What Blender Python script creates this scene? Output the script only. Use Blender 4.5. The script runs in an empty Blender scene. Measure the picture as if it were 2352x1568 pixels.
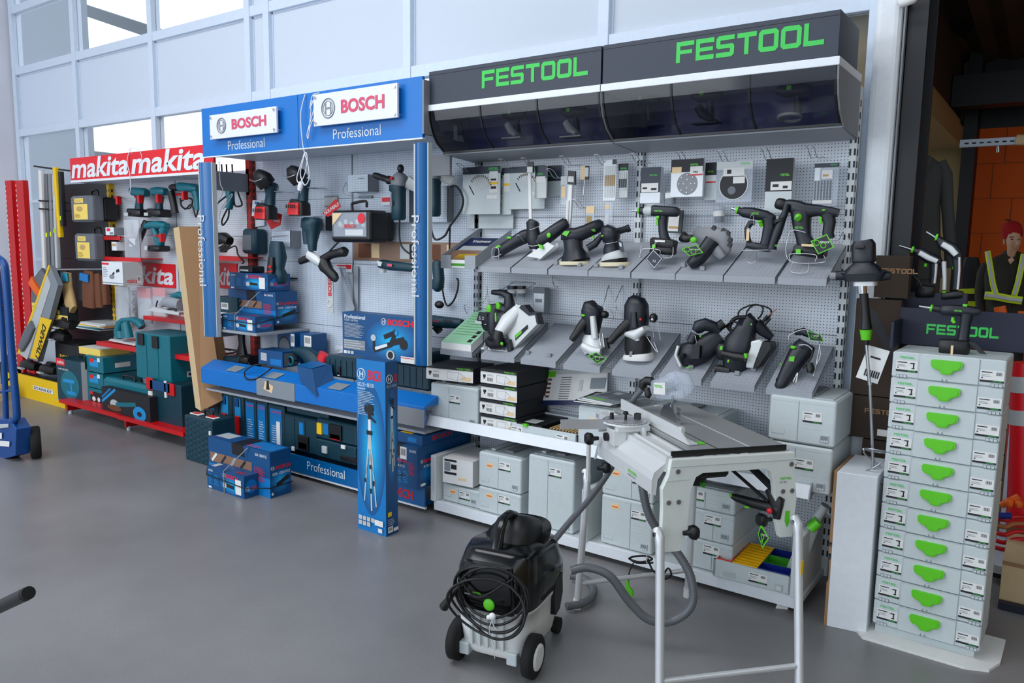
import bpy, math, random
from mathutils import Vector, Matrix
random.seed(7)
SC = bpy.context.scene
COL = SC.collection
PI = math.pi
# ---------------------------------------------------------------- camera
YAW, PIT, ROL, FP, CAMH = math.radians(35.33), math.radians(7.21), math.radians(.854), 1778.0, 1.65
_f = Vector((-math.sin(YAW)*math.cos(PIT), math.cos(YAW)*math.cos(PIT), -math.sin(PIT)))
_r = Vector((math.cos(YAW), math.sin(YAW), 0)); _u = _r.cross(_f)
_R = _r*math.cos(ROL) + _u*math.sin(ROL); _U = _u*math.cos(ROL) - _r*math.sin(ROL)
CP = Vector((0, 0, CAMH))
cd = bpy.data.cameras.new('camera'); cam = bpy.data.objects.new('camera', cd); COL.objects.link(cam)
cd.sensor_width = 36; cd.lens = 36*FP/2352; cd.clip_end = 300; cd.clip_start = .02
mw = Matrix((_R, _U, -_f)).transposed().to_4x4(); mw.translation = CP; cam.matrix_world = mw
SC.camera = cam
# ---------------------------------------------------------------- light
w = bpy.data.worlds.new('sky'); SC.world = w; w.use_nodes = True
bg = w.node_tree.nodes['Background']; bg.inputs[0].default_value = (.76, .87, 1, 1); bg.inputs[1].default_value = 1.35
def area(name, loc, target, sx, sy, power, col):
    ld = bpy.data.lights.new(name, 'AREA'); ld.shape = 'RECTANGLE'; ld.size = sx; ld.size_y = sy; ld.energy = power; ld.color = col
    o = bpy.data.objects.new(name, ld); COL.objects.link(o); o.location = loc
    o.rotation_euler = (Vector(target)-Vector(loc)).to_track_quat('-Z', 'Y').to_euler(); return o
area('shopfront_daylight', (-8.3, -4.4, 3.3), (-5.0, 3.9, 1.2), 8, 3.6, 235, (.90, .955, 1))
area('overhead_fill', (-3.6, .6, 5.3), (-3.6, 1.4, 0), 6, 2.0, 135, (.95, .97, 1))  # added fill lamp overhead, unseen; lightens tops, floor and left wall
area('hall_fill', (2.6, 6.3, 4.3), (1.6, 7.5, 1.2), 1.2, .3, 120, (1, .86, .66))  # added fill lamp out of view, brightens the orange wall and soffit
SC.view_settings.view_transform = 'Standard'; SC.view_settings.look = 'None'
SC.view_settings.exposure = 0.46; SC.view_settings.gamma = 1; SC.view_settings.use_curve_mapping = False
# ---------------------------------------------------------------- pixel <-> world
def ray(px, py): return _R*((px-1176)/FP) - _U*((py-784)/FP) + _f
def pY(px, py, y): v = ray(px, py); return CP + v*(y/v.y)
def pX(px, py, x): v = ray(px, py); return CP + v*(x/v.x)
def pZ(px, py, z=0): v = ray(px, py); return CP + v*((z-CAMH)/v.z)
def mpp(p): return (Vector(p)-CP).dot(_f)/FP        # metres per pixel there
V = Vector
EX, EY, EZ = V((1,0,0)), V((0,1,0)), V((0,0,1))
# ---------------------------------------------------------------- materials
MATS = {}
def lin(c): return tuple((x/12.92 if x <= .04045 else ((x+.055)/1.055)**2.4) for x in c)
def mat(name, rgb, rough=.5, metal=0, var=.06, scale=30, bump=0, trans=0, alpha=1, emis=0, coat=0, srgb=True):
    m = bpy.data.materials.new(name); m.use_nodes = True; nt = m.node_tree; N = nt.nodes; L = nt.links
    b = N['Principled BSDF']; c = lin(rgb) if srgb else rgb
    b.inputs['Roughness'].default_value = rough; b.inputs['Metallic'].default_value = metal
    b.inputs['Coat Weight'].default_value = coat
    tc = N.new('ShaderNodeTexCoord'); nz = N.new('ShaderNodeTexNoise'); nz.inputs['Scale'].default_value = scale; nz.inputs['Detail'].default_value = 3
    L.new(tc.outputs['Object'], nz.inputs['Vector'])
    mx = N.new('ShaderNodeMixRGB'); mx.inputs[1].default_value = tuple(x*(1-var) for x in c)+(1,); mx.inputs[2].default_value = tuple(min(1, x*(1+var)) for x in c)+(1,)
    L.new(nz.outputs[0], mx.inputs[0]); L.new(mx.outputs[0], b.inputs['Base Color'])
    if bump:
        bp = N.new('ShaderNodeBump'); bp.inputs['Strength'].default_value = bump; bp.inputs['Distance'].default_value = .002
        L.new(nz.outputs[0], bp.inputs['Height']); L.new(bp.outputs[0], b.inputs['Normal'])
    if trans: b.inputs['Transmission Weight'].default_value = trans
    if alpha < 1: b.inputs['Alpha'].default_value = alpha
    if emis: b.inputs['Emission Color'].default_value = c+(1,); b.inputs['Emission Strength'].default_value = emis
    MATS[name] = m; return m
def pegmat(name, rgb, pitch=.0152, hole=.0024, dark=.035, rough=.45, planar='xz'):
    m = bpy.data.materials.new(name); m.use_nodes = True; nt = m.node_tree; N = nt.nodes; L = nt.links; b = N['Principled BSDF']
    tc = N.new('ShaderNodeTexCoord'); sp = N.new('ShaderNodeSeparateXYZ'); L.new(tc.outputs['Object'], sp.inputs[0])
    def ma(op, a, bb=None, c=None):
        n = N.new('ShaderNodeMath'); n.operation = op
        for i, v in enumerate((a, bb, c)):
            if v is None: continue
            if isinstance(v, (int, float)): n.inputs[i].default_value = v
            else: L.new(v, n.inputs[i])
        return n.outputs[0]
    a, z = (sp.outputs[0], sp.outputs[2]) if planar == 'xz' else ((sp.outputs[0], sp.outputs[1]) if planar == 'xy' else (sp.outputs[1], sp.outputs[2]))
    u = ma('DIVIDE', a, pitch); v = ma('DIVIDE', z, pitch)
    fu = ma('SUBTRACT', ma('FRACT', u), .5); fv = ma('SUBTRACT', ma('FRACT', v), .5)
    d = ma('SQRT', ma('ADD', ma('MULTIPLY', fu, fu), ma('MULTIPLY', fv, fv)))
    t = ma('LESS_THAN', d, hole/pitch)
    mx = N.new('ShaderNodeMixRGB'); mx.inputs[1].default_value = lin(rgb)+(1,); mx.inputs[2].default_value = (dark, dark, dark*1.3, 1)
    L.new(t, mx.inputs[0]); L.new(mx.outputs[0], b.inputs['Base Color']); b.inputs['Roughness'].default_value = rough
    MATS[name] = m; return m
# name: rgb(sRGB albedo), rough, metal
for n, a in {
 'white': ((.84,.86,.865),.5), 'panelwhite': ((.90,.92,.94),.45), 'paper': ((.90,.90,.89),.7), 'greyshelf': ((.60,.62,.65),.45), 'greydark': ((.40,.42,.45),.5),
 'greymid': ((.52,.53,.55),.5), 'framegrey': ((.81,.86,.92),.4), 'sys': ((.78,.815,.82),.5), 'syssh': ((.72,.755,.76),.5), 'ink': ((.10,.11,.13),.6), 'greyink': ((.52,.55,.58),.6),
 'black': ((.055,.06,.07),.45), 'blackgloss': ((.045,.047,.055),.18), 'rubber': ((.06,.06,.06),.8), 'fblue': ((.075,.095,.14),.42), 'fgreen': ((.38,.80,.12),.4),
 'signgrey': ((.17,.20,.26),.5), 'signgreen': ((.22,.78,.32),.5), 'bblue': ((.0,.44,.77),.42), 'bblue2': ((.0,.37,.62),.28), 'bdark': ((.0,.29,.50),.42), 'bmid': ((.0,.46,.74),.42), 'blight': ((.08,.58,.84),.42),
 'bred': ((.86,.10,.18),.45), 'signpink': ((.84,.30,.42),.5), 'teal': ((.0,.43,.49),.42), 'tealdark': ((.02,.24,.30),.45), 'teallight': ((.10,.55,.68),.4), 'bcase': ((.02,.21,.27),.48),
 'red': ((.80,.04,.07),.4), 'mred': ((.90,.07,.13),.4), 'redrust': ((.62,.12,.06),.5), 'yellow': ((.96,.78,.02),.5), 'dyellow': ((.98,.85,.40),.5), 'orange': ((.95,.40,.06),.5), 'orangewall': ((.88,.36,.05),.8),
 'card': ((.62,.47,.33),.85), 'cardlight': ((.80,.70,.54),.85), 'leather': ((.42,.24,.13),.7), 'tan': ((.76,.63,.42),.8), 'skin': ((.80,.62,.50),.55), 'olive': ((.19,.18,.15),.85), 'suit': ((.26,.27,.27),.9),
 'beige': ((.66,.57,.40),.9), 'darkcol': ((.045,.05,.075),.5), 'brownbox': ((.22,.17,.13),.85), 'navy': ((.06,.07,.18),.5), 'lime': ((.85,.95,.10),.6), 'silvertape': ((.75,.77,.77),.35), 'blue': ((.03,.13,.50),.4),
 'green': ((.20,.55,.08),.4), 'binyellow': ((.95,.74,.03),.4), 'binred': ((.88,.10,.03),.4), 'greenpaper': ((.62,.83,.68),.6), 'magblue': ((.06,.12,.30),.4), 'peach': ((.92,.80,.62),.6), 'pad': ((.86,.82,.70),.8),
 'cord': ((.05,.05,.055),.5), 'whitecord': ((.86,.87,.90),.5), 'copper': ((.70,.42,.22),.5), 'photobrown': ((.55,.42,.34),.3), 'hosegrey': ((.40,.41,.43),.30), 'extbuild': ((.40,.43,.46),.8), 'extbeam': ((.16,.20,.22),.8), 'shirt': ((.42,.52,.68),.8)}.items():
    mat(n, *a)
mat('alu', (.80,.81,.83), .36, .75, .04, 60); mat('steel', (.72,.73,.75), .25, 1, .05, 80); mat('castalu', (.84,.85,.85), .42, .2, .06, 90); mat('wire', (.78,.78,.80), .28, .9)
mat('tabletop', (.60,.61,.61), .42, .25, .08, 14); mat('legalu', (.84,.85,.86), .35, .35); mat('chrome', (.85,.85,.87), .12, 1)
mat('wallpaint', (.86,.86,.89), .8, 0, .03, 8, .1); mat('ceilpaint', (.70,.71,.73), .9); mat('corrugated', (.30,.25,.18), .5, .3, .4, 6)
pegmat('pegwhite', (.86,.88,.91)); pegmat('peggrey', (.80,.84,.89)); pegmat('pegblack', (.13,.14,.16), dark=.005); pegmat('traypeg', (.62,.64,.67), .021, .0018, .09, planar='xy')
pegmat('pegside', (.86,.88,.92), .03, .003, planar='xz')
def tintmat(name, rgb, transp, rough=.05):
    m = bpy.data.materials.new(name); m.use_nodes = True; nt = m.node_tree; N = nt.nodes; L = nt.links; N.remove(N['Principled BSDF']); out = N['Material Output']
    t = N.new('ShaderNodeBsdfTransparent'); g = N.new('ShaderNodeBsdfPrincipled'); g.inputs['Base Color'].default_value = lin(rgb)+(1,); g.inputs['Roughness'].default_value = rough
    lw = N.new('ShaderNodeLayerWeight'); fr = N.new('ShaderNodeMath'); fr.operation = 'POWER'; fr.inputs[1].default_value = 4; L.new(lw.outputs['Facing'], fr.inputs[0])
    mp = N.new('ShaderNodeMath'); mp.operation = 'MULTIPLY_ADD'; mp.inputs[1].default_value = transp; mp.inputs[2].default_value = 1-transp; mp.use_clamp = True
    mx = N.new('ShaderNodeMixShader'); L.new(fr.outputs[0], mp.inputs[0]); L.new(mp.outputs[0], mx.inputs[0]); L.new(t.outputs[0], mx.inputs[1]); L.new(g.outputs[0], mx.inputs[2]); L.new(mx.outputs[0], out.inputs[0])
    MATS[name] = m
tintmat('glass', (.9,.95,1), .96); tintmat('visor', (.06,.07,.14), .45, .08); tintmat('clearplastic', (.82,.86,.92), .74, .10); tintmat('bag', (.88,.90,.93), .62, .15); tintmat('opal', (.93,.94,.97), .08, .15)
def panelmat():
    m = bpy.data.materials.new('glazingpanel'); m.use_nodes = True; nt = m.node_tree; N = nt.nodes; L = nt.links; N.remove(N['Principled BSDF']); out = N['Material Output']
    d = N.new('ShaderNodeBsdfDiffuse'); d.inputs[0].default_value = (.80,.86,.93,1); t = N.new('ShaderNodeBsdfTranslucent'); t.inputs[0].default_value = (.50,.60,.74,1)
    nz = N.new('ShaderNodeTexNoise'); nz.inputs['Scale'].default_value = 2.2
    mx = N.new('ShaderNodeMixShader'); mx.inputs[0].default_value = .30; L.new(d.outputs[0], mx.inputs[1]); L.new(t.outputs[0], mx.inputs[2]); L.new(mx.outputs[0], out.inputs[0]); MATS['glazingpanel'] = m
panelmat()
def floormat():
    m = bpy.data.materials.new('floorresin'); m.use_nodes = True; nt = m.node_tree; N = nt.nodes; L = nt.links; b = N['Principled BSDF']
    tc = N.new('ShaderNodeTexCoord'); n1 = N.new('ShaderNodeTexNoise'); n1.inputs['Scale'].default_value = .9; n1.inputs['Detail'].default_value = 8; n1.inputs['Roughness'].default_value = .62
    n2 = N.new('ShaderNodeTexNoise'); n2.inputs['Scale'].default_value = 130; n2.inputs['Detail'].default_value = 2
    L.new(tc.outputs['Object'], n1.inputs[0]); L.new(tc.outputs['Object'], n2.inputs[0])
    r = N.new('ShaderNodeValToRGB'); r.color_ramp.elements[0].position = .3; r.color_ramp.elements[0].color = (.178,.174,.176,1); r.color_ramp.elements[1].position = .72; r.color_ramp.elements[1].color = (.262,.256,.26,1)
    L.new(n1.outputs[0], r.inputs[0]); mx = N.new('ShaderNodeMixRGB'); mx.blend_type = 'OVERLAY'; mx.inputs[0].default_value = .18; L.new(r.outputs[0], mx.inputs[1]); L.new(n2.outputs[0], mx.inputs[2]); L.new(mx.outputs[0], b.inputs['Base Color'])
    rr = N.new('ShaderNodeMapRange'); rr.inputs[3].default_value = .24; rr.inputs[4].default_value = .42; L.new(n1.outputs[0], rr.inputs[0]); L.new(rr.outputs[0], b.inputs['Roughness'])
    bp = N.new('ShaderNodeBump'); bp.inputs['Strength'].default_value = .05; bp.inputs['Distance'].default_value = .004; L.new(n1.outputs[0], bp.inputs['Height']); L.new(bp.outputs[0], b.inputs['Normal']); MATS['floorresin'] = m
floormat()
# ---------------------------------------------------------------- mesh builder
_tc = {}
def textmesh(s, bold=0, shear=0):
    k = (s, bold, shear)
    if k in _tc: return _tc[k]
    c = bpy.data.curves.new('t', 'FONT'); c.body = s; c.size = 1; c.offset = bold; c.shear = shear; c.resolution_u = 3; c.fill_mode = 'BOTH' if False else c.fill_mode
    o = bpy.data.objects.new('t', c); COL.objects.link(o); dg = bpy.context.evaluated_depsgraph_get(); dg.update()
    me = bpy.data.meshes.new_from_object(o.evaluated_get(dg)); vs = [(v.co.x, v.co.y) for v in me.vertices]; fs = [tuple(p.vertices) for p in me.polygons if p.normal.z > .5 or True]
    bpy.data.objects.remove(o); bpy.data.curves.remove(c); bpy.data.meshes.remove(me)
    xs = [v[0] for v in vs]; ys = [v[1] for v in vs]; _tc[k] = (vs, fs, min(xs), max(xs), min(ys), max(ys)); return _tc[k]
class MB:
    def __init__(s, m='white'): s.v = []; s.f = []; s.m = []; s.sm = []; s.names = []; s.cur = m; s.lo = None
    def mi(s, m):
        m = m or s.cur
        if m not in s.names: s.names.append(m)
        return s.names.index(m)
    def add(s, vs, fs, m=None, smooth=False):
        b = len(s.v); s.v += [V(x) for x in vs]; i = s.mi(m)
        for f in fs: s.f.append(tuple(b+k for k in f)); s.m.append(i); s.sm.append(smooth)
    def hexa(s, a, m=None):   # 8 corners: bottom 4 ccw, top 4
        s.add(a, [(3,2,1,0),(4,5,6,7),(0,1,5,4),(1,2,6,5),(2,3,7,6),(3,0,4,7)], m); return s
    def box(s, x0, x1, y0, y1, z0, z1, m=None):
        return s.hexa([(x0,y0,z0),(x1,y0,z0),(x1,y1,z0),(x0,y1,z0),(x0,y0,z1),(x1,y0,z1),(x1,y1,z1),(x0,y1,z1)], m)
    def rbox(s, x0, x1, y0, y1, z0, z1, r=.006, m=None, frame=None, seg=3):   # rounded vertical edges + chamfered top/bottom
        r = min(r, (x1-x0)/2.01, (y1-y0)/2.01, (z1-z0)/2.01); pts = []
        for cx, cy, a0 in ((x1-r, y1-r, 0), (x0+r, y1-r, PI/2), (x0+r, y0+r, PI), (x1-r, y0+r, 1.5*PI)):
            for k in range(seg+1): a = a0+PI/2*k/seg; pts.append((cx, cy, math.cos(a), math.sin(a)))
        n = len(pts); rings = []
        for z, q in ((z0, .35), (z0+r*.65, 1), (z1-r*.65, 1), (z1, .35)): rings.append([(p[0]+p[2]*r*q, p[1]+p[3]*r*q, z) for p in pts])
        vs = [p for R in rings for p in R]
        if frame is not None: vs = [frame @ V(p) for p in vs]
        fs = [tuple(range(n))[::-1], tuple(range(3*n, 4*n))]
        for k in range(3):
            for i in range(n): fs.append((k*n+i, k*n+(i+1)%n, (k+1)*n+(i+1)%n, (k+1)*n+i))
        s.add(vs, fs, m); return s
    def prism(s, pts, o, ex, ey, d, m=None, side=None):   # polygon pts in plane (ex,ey) from origin o, extruded by vector d
        o, ex, ey, d = V(o), V(ex), V(ey), V(d); n = len(pts); A = [o+ex*p[0]+ey*p[1] for p in pts]
        s.add(A+[a+d for a in A], [tuple(range(n))[::-1], tuple(range(n, 2*n))], m)
        s.add(A+[a+d for a in A], [(i, (i+1) % n, n+(i+1) % n, n+i) for i in range(n)], side or m); return s
    def quad(s, a, b, c, d, m=None): s.add([a, b, c, d], [(0,1,2,3)], m); return s
    def loft(s, secs, n=14, m=None, caps=True, up=None, p=2.0, smooth=True):
        # secs: list of (point, ra, rb[, p]); cross axes: side = tangent x up
        P = [V(q[0]) for q in secs]; rings = []; pn = None
        for i, q in enumerate(secs):
            t = (P[min(i+1, len(P)-1)]-P[max(i-1, 0)]).normalized()
            if up is not None: u_ = V(up)
            else:
                if pn is None: pn = EZ if abs(t.z) < .9 else EY
                u_ = pn
            side = t.cross(u_)
            if side.length < 1e-5: side = t.cross(EX)
            side.normalize(); u2 = side.cross(t).normalized()
            if up is None: pn = u2
            e = q[3] if len(q) > 3 else p; ring = []
            for k in range(n):
                a = 2*PI*(k+.5)/n; c, sn = math.cos(a), math.sin(a)
                cc = math.copysign(abs(c)**(2/e), c); ss = math.copysign(abs(sn)**(2/e), sn)
                ring.append(P[i]+side*cc*q[1]+u2*ss*q[2])
            rings.append(ring)
        vs = [v for R in rings for v in R]; fs = []
        for i in range(len(rings)-1):
            for k in range(n): fs.append((i*n+k, i*n+(k+1)%n, (i+1)*n+(k+1)%n, (i+1)*n+k))
        s.add(vs, fs, m, smooth)
        if caps: s.add(rings[0], [tuple(range(n))], m); s.add(rings[-1], [tuple(range(n))[::-1]], m)
        return s
    def tube(s, pts, r, n=8, m=None, smooth=True):
        rr = r if isinstance(r, (list, tuple)) else [r]*len(pts)
        return s.loft([(p, a, a) for p, a in zip(pts, rr)], n, m, smooth=smooth)
    def wire(s, pts, r, n=6, m=None, res=6, closed=False):   # smooth catmull path
        P = [V(p) for p in pts]; out = []
        for i in range(len(P)-1):
            a, b, c, d = P[max(i-1, 0)], P[i], P[i+1], P[min(i+2, len(P)-1)]
            for k in range(res):
                t = k/res; out.append(.5*((2*b)+(c-a)*t+(2*a-5*b+4*c-d)*t*t+(3*b-a-3*c+d)*t**3))
        out.append(P[-1]); return s.tube(out, r, n, m)
    def ball(s, c, rx, ry=None, rz=None, m=None, n=14, k=8, M=None):
        ry = ry or rx; rz = rz or rx; vs = []; c = V(c)
        for i in range(k+1):
            t = PI*i/k
            for j in range(n):
                a = 2*PI*j/n; q = V((rx*math.sin(t)*math.cos(a), ry*math.sin(t)*math.sin(a), rz*math.cos(t)))
                vs.append(c+((M @ q) if M else q))
        fs = [(i*n+j, (i+1)*n+j, (i+1)*n+(j+1)%n, i*n+(j+1)%n) for i in range(k) for j in range(n)]
        s.add(vs, fs, m, True); return s
    def cyl(s, a, b, r, n=20, m=None, r2=None, bev=0):
        a, b = V(a), V(b); r2 = r if r2 is None else r2
        if bev:
            t = (b-a).normalized()*bev; return s.loft([(a, r-bev, r-bev), (a+t, r, r), (b-t, r2, r2), (b, r2-bev, r2-bev)], n, m, smooth=False)
        return s.loft([(a, r, r), (b, r2, r2)], n, m, smooth=n > 12)
    def ring(s, c, axis, R, r, n=32, k=8, m=None, ex=1, ey=1):
        c, ax = V(c), V(axis).normalized(); e1 = ax.orthogonal().normalized() if abs(ax.z) > .9 or True else EZ; e2 = ax.cross(e1); vs = []
        for i in range(n):
            a = 2*PI*i/n; d = e1*math.cos(a)*ex+e2*math.sin(a)*ey
            for j in range(k): b = 2*PI*j/k; vs.append(c+d*(R+r*math.cos(b))+ax*r*math.sin(b))
        s.add(vs, [(i*k+j, ((i+1)%n)*k+j, ((i+1)%n)*k+(j+1)%k, i*k+(j+1)%k) for i in range(n) for j in range(k)], m, True); return s
    def disc(s, c, axis, r, m=None, n=24, ex=1, ey=1):
        c, ax = V(c), V(axis).normalized(); e1 = ax.orthogonal().normalized(); e2 = ax.cross(e1)
        s.add([c+(e1*math.cos(2*PI*i/n)*ex+e2*math.sin(2*PI*i/n)*ey)*r for i in range(n)], [tuple(range(n))], m); return s
    def text(s, t, p, w, h, m=None, ex=EX, ez=EZ, bold=.0, shear=0, th=.0):
        vs, fs, x0, x1, y0, y1 = textmesh(t, bold, shear); ex, ez, p = V(ex), V(ez), V(p)
        s.add([p+ex*((x-x0)/(x1-x0)*w)+ez*((y-y0)/(y1-y0)*h) for x, y in vs], fs, m); return s
    def build(s, name, parent=None, bevel=0):
        me = bpy.data.meshes.new(name)
        if parent is not None: off = V(parent.get('_o', (0,0,0)))
        else: off = V((0,0,0)) if s.lo is None else V(s.lo)
        me.from_pydata([v-off for v in s.v], [], s.f)
        for n in s.names: me.materials.append(MATS[n])
        me.polygons.foreach_set('material_index', s.m); me.polygons.foreach_set('use_smooth', s.sm); me.update()
        o = bpy.data.objects.new(name, me); COL.objects.link(o)
        if parent is not None: o.parent = parent; o['_o'] = tuple(off)
        else: o.location = off; o['_o'] = tuple(off)
        if bevel:
            b = o.modifiers.new('bevel', 'BEVEL'); b.width = bevel; b.segments = 2; b.limit_method = 'ANGLE'
        return o
def thing(name, label, cat, loc=(0,0,0), group=None):
    o = bpy.data.objects.new(name, None); COL.objects.link(o); o.location = loc; o['_o'] = tuple(loc); o['label'] = label; o['category'] = cat; o.empty_display_size = .05
    if group: o['group'] = group
    return o
def tag(o, label, cat, group=None, kind=None):
    o['label'] = label; o['category'] = cat
    if group: o['group'] = group
    if kind: o['kind'] = kind
    return o
def struct(name, mb, bevel=0): o = mb.build(name, None, bevel); o['kind'] = 'structure'; return o
def dup(root, loc, label, group=None, name=None):
    r = root.copy(); COL.objects.link(r); r.location = loc; r['label'] = label
    if name: r.name = name
    if group: r['group'] = group
    for ch in list(root.children):
        c = ch.copy(); COL.objects.link(c); c.parent = r
        for g in list(ch.children):
            d = g.copy(); COL.objects.link(d); d.parent = c
    return r
class Fr:     # pixel frame on the plane y = y0: f(px,py,dy) -> world point
    def __init__(s, y): s.y = y
    def __call__(s, px, py, dy=0):
        q = pY(px, py, s.y); return V((q.x, q.y+dy, q.z))
    def s(s_, px, py): return mpp(pY(px, py, s_.y))
FEST = {}
def festool(mb, p, w, h, m='signgreen', ex=EX, ez=EZ):   # the blocky seven-letter wordmark
    ex, ez, p = V(ex), V(ez), V(p); t = .22
    def R(x0, x1, y0, y1): return [(x0,y0),(x1,y0),(x1,y1),(x0,y1)]
    G = {'F': [R(0,t,0,1), R(t,.98,1-t,1), R(t,.88,.40,.40+t*.85)],
         'E': [R(0,t,0,1), R(t,.98,1-t,1), R(t,.92,.40,.40+t*.85), R(t,.98,0,t)],
         'S': [[(0,0),(.82,0),(.95,.12),(.95,.22),(0,.22)], R(.73,.95,.22,.40), [(.10,.40),(.95,.40),(.95,.50),(.86,.60),(0,.60),(0,.50)], R(0,.22,.60,.78), [(0,.78),(.95,.78),(.95,1),(.13,1),(0,.88)]],
         'T': [R(0,.98,1-t,1), R(.38,.60,0,1-t)],
         'O': [[(0,.14),(.14,0),(.22,0),(.22,1),(.14,1),(0,.86)], [(.98,.14),(.98,.86),(.84,1),(.76,1),(.76,0),(.84,0)], R(.22,.76,0,t), R(.22,.76,1-t,1)],
         'L': [R(0,t,0,1), R(t,.95,0,t)]}
    adv = 1.0/7.55
    for i, c in enumerate('FESTOOL'):
        for poly in G[c]:
            q = [p+ex*((i*1.09+x)*adv*w)+ez*(y*h) for x, y in poly]; mb.add(q, [tuple(range(len(q)))], m)
# ================================================================ SETTING
struct('floor', MB('floorresin').box(-16, 9, -9, 14, -.1, 0))
struct('ceiling', MB('ceilpaint').box(-9.9, 2.6, -6.5, 4.0, 5.6, 5.75))
struct('wall_left', MB('wallpaint').box(-9.95, -9.72, -6.5, 4.15, 0, 5.6))
GY = 4.04
mx = [-9.66, -8.31, -6.90, -5.49, -5.25, -3.755, -2.245]
rz = [.04, 2.79, 3.45, 4.10, 5.5]
fb = MB('framegrey')
for x in mx: fb.box(x-.035, x+.035, GY-.03, GY+.06, 0, 5.6)
for z in rz: fb.box(-9.7, -.78, GY-.022, GY+.05, z-.04, z+.04)
fb.box(-.84, -.80, GY-.03, GY+.06, 0, 5.6)
struct('wall_back', fb, .004)
n = 0
xs = mx+[-.80]
for i in range(len(xs)-1):
    x0, x1 = xs[i]+.035, xs[i+1]-.035
    for j in range(len(rz)-1):
        z0, z1 = rz[j]+.04, rz[j+1]-.04; n += 1
        solid = j == 1 or (j >= 2 and xs[i] > -5.6)
        if solid:
            b = MB('glazingpanel').box(x0, x1, GY+.012, GY+.03, z0, z1)
            for a in ((x0, x0+.012, z0, z1), (x1-.012, x1, z0, z1), (x0, x1, z1-.012, z1)): b.box(a[0], a[1], GY+.006, GY+.02, a[2], a[3], 'framegrey')
        else: b = MB('glass').box(x0, x1, GY+.015, GY+.023, z0, z1)
        struct('window_%d' % n, b)
struct('trim_1', MB('framegrey').box(-9.62, -8.35, GY-.03, GY+.0, 2.02, 2.05).box(-9.62, -8.35, GY-.03, GY, 1.38, 1.41))
# pale boxed pillar and black steel column that end the glazing
pil = MB('panelwhite'); pil.rbox(-.80, -.685, 3.93, 4.3, 0, 5.6, .03); struct('trim_2', pil)
struct('trim_3', MB('greymid').box(-.68, -.672, 3.95, 4.3, 0, 5.6))
struct('trim_4', MB('darkcol').box(-.668, -.585, 3.98, 4.0, 0, 5.6).box(-.632, -.622, 4.0, 4.25, 0, 5.6).box(-.668, -.585, 4.25, 4.27, 0, 5.6), .002)
# hall beyond the column
struct('wall_inner', MB('beige').box(-6, -.80, 7.97, 7.999, 0, 4.5))
struct('trim_5', MB('beige').box(-1.5, -.80, 4.6, 7.98, 2.53, 2.6).box(-.9, -.80, 4.6, 7.98, 2.6, 2.68))
struct('trim_6', MB('brownbox').box(-1.0, -.86, 4.6, 7.98, 2.70, 3.3).box(-.84,-.83,4.6,7.98,2.69,2.75,'beige'))
struct('trim_7', MB('darkcol').box(-.80, -.70, 7.7, 7.95, 0, 3.3).box(-.86, -.70, 4.4, 7.9, 3.32, 3.5))
struct('trim_8', MB('beige').box(-1.45, -.83, 4.35, 4.39, 0, 5.5))
struct('wall_right', MB('orangewall').box(-.9, 5, 8.0, 8.1, 0, 2.70).box(-.9,5,8.0,8.1,2.7,5.6,'darkcol').box(-6,5,8.1,8.2,3,5.6,'darkcol').box(5, 5.1, -6.5, 8.1, 0, 5.6, 'beige'))
o = MB('leather')
for z in (.3, .6, .9, 1.2, 1.5, 1.8, 2.1, 2.4):
    o.box(-.70, 5, 7.998, 8.0, z-.002, z+.002)
for k, (x, z) in enumerate(((-.58, 2.4), (-.42, 2.1), (-.62, 1.8), (-.35, 1.5), (-.5, 2.7))): o.box(x-.003, x+.003, 7.996, 8.0, z-.3, z)
struct('trim_9', o)
struct('trim_10', MB('darkcol').box(-.85, 5, 7.2, 7.4, 2.78, 3.02).box(-.85, 5, 4.6, 5.0, 3.15, 3.45))
rf = MB('corrugated'); rf.box(-.84, 5, 4.0, 8.1, 5.6, 5.7, 'darkcol')
for k in range(60):
    x = -.9+k*.1; rf.hexa([(x,4,3.5+.03*(k%2)),(x+.1,4,3.5+.03*((k+1)%2)),(x+.1,8,3.25+.03*((k+1)%2)),(x,8,3.25+.03*(k%2)),(x,4,3.56),(x+.1,4,3.56),(x+.1,8,3.32),(x,8,3.32)])
struct('ceiling_hall', rf); bpy.data.objects['ceiling_hall'].name = 'ceiling_inner'
# buildings seen through the panes
b = MB('extbuild').box(-24, -18.7, 9, 9.4, 0, 12); t = b.build('neighbouring_building'); tag(t, 'plain grey building wall seen outside through the leftmost window panes', 'building')
b = MB('extbeam')
A, B, C2, D2 = pY(160, 12, 12), pY(400, 92, 12), pY(160, 352, 12), pY(330, 372, 12)
for P, Q, h in ((A, B, .32), (C2, D2, .3)):
    b.hexa([(P.x,12,P.z-h/2),(Q.x,12,Q.z-h/2),(Q.x,12.3,Q.z-h/2),(P.x,12.3,P.z-h/2),(P.x,12,P.z+h/2),(Q.x,12,Q.z+h/2),(Q.x,12.3,Q.z+h/2),(P.x,12.3,P.z+h/2)])
tag(b.build('outdoor_canopy_beam'), 'dark sloping beams of an outdoor canopy seen through the bright upper panes', 'beam')
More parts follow.
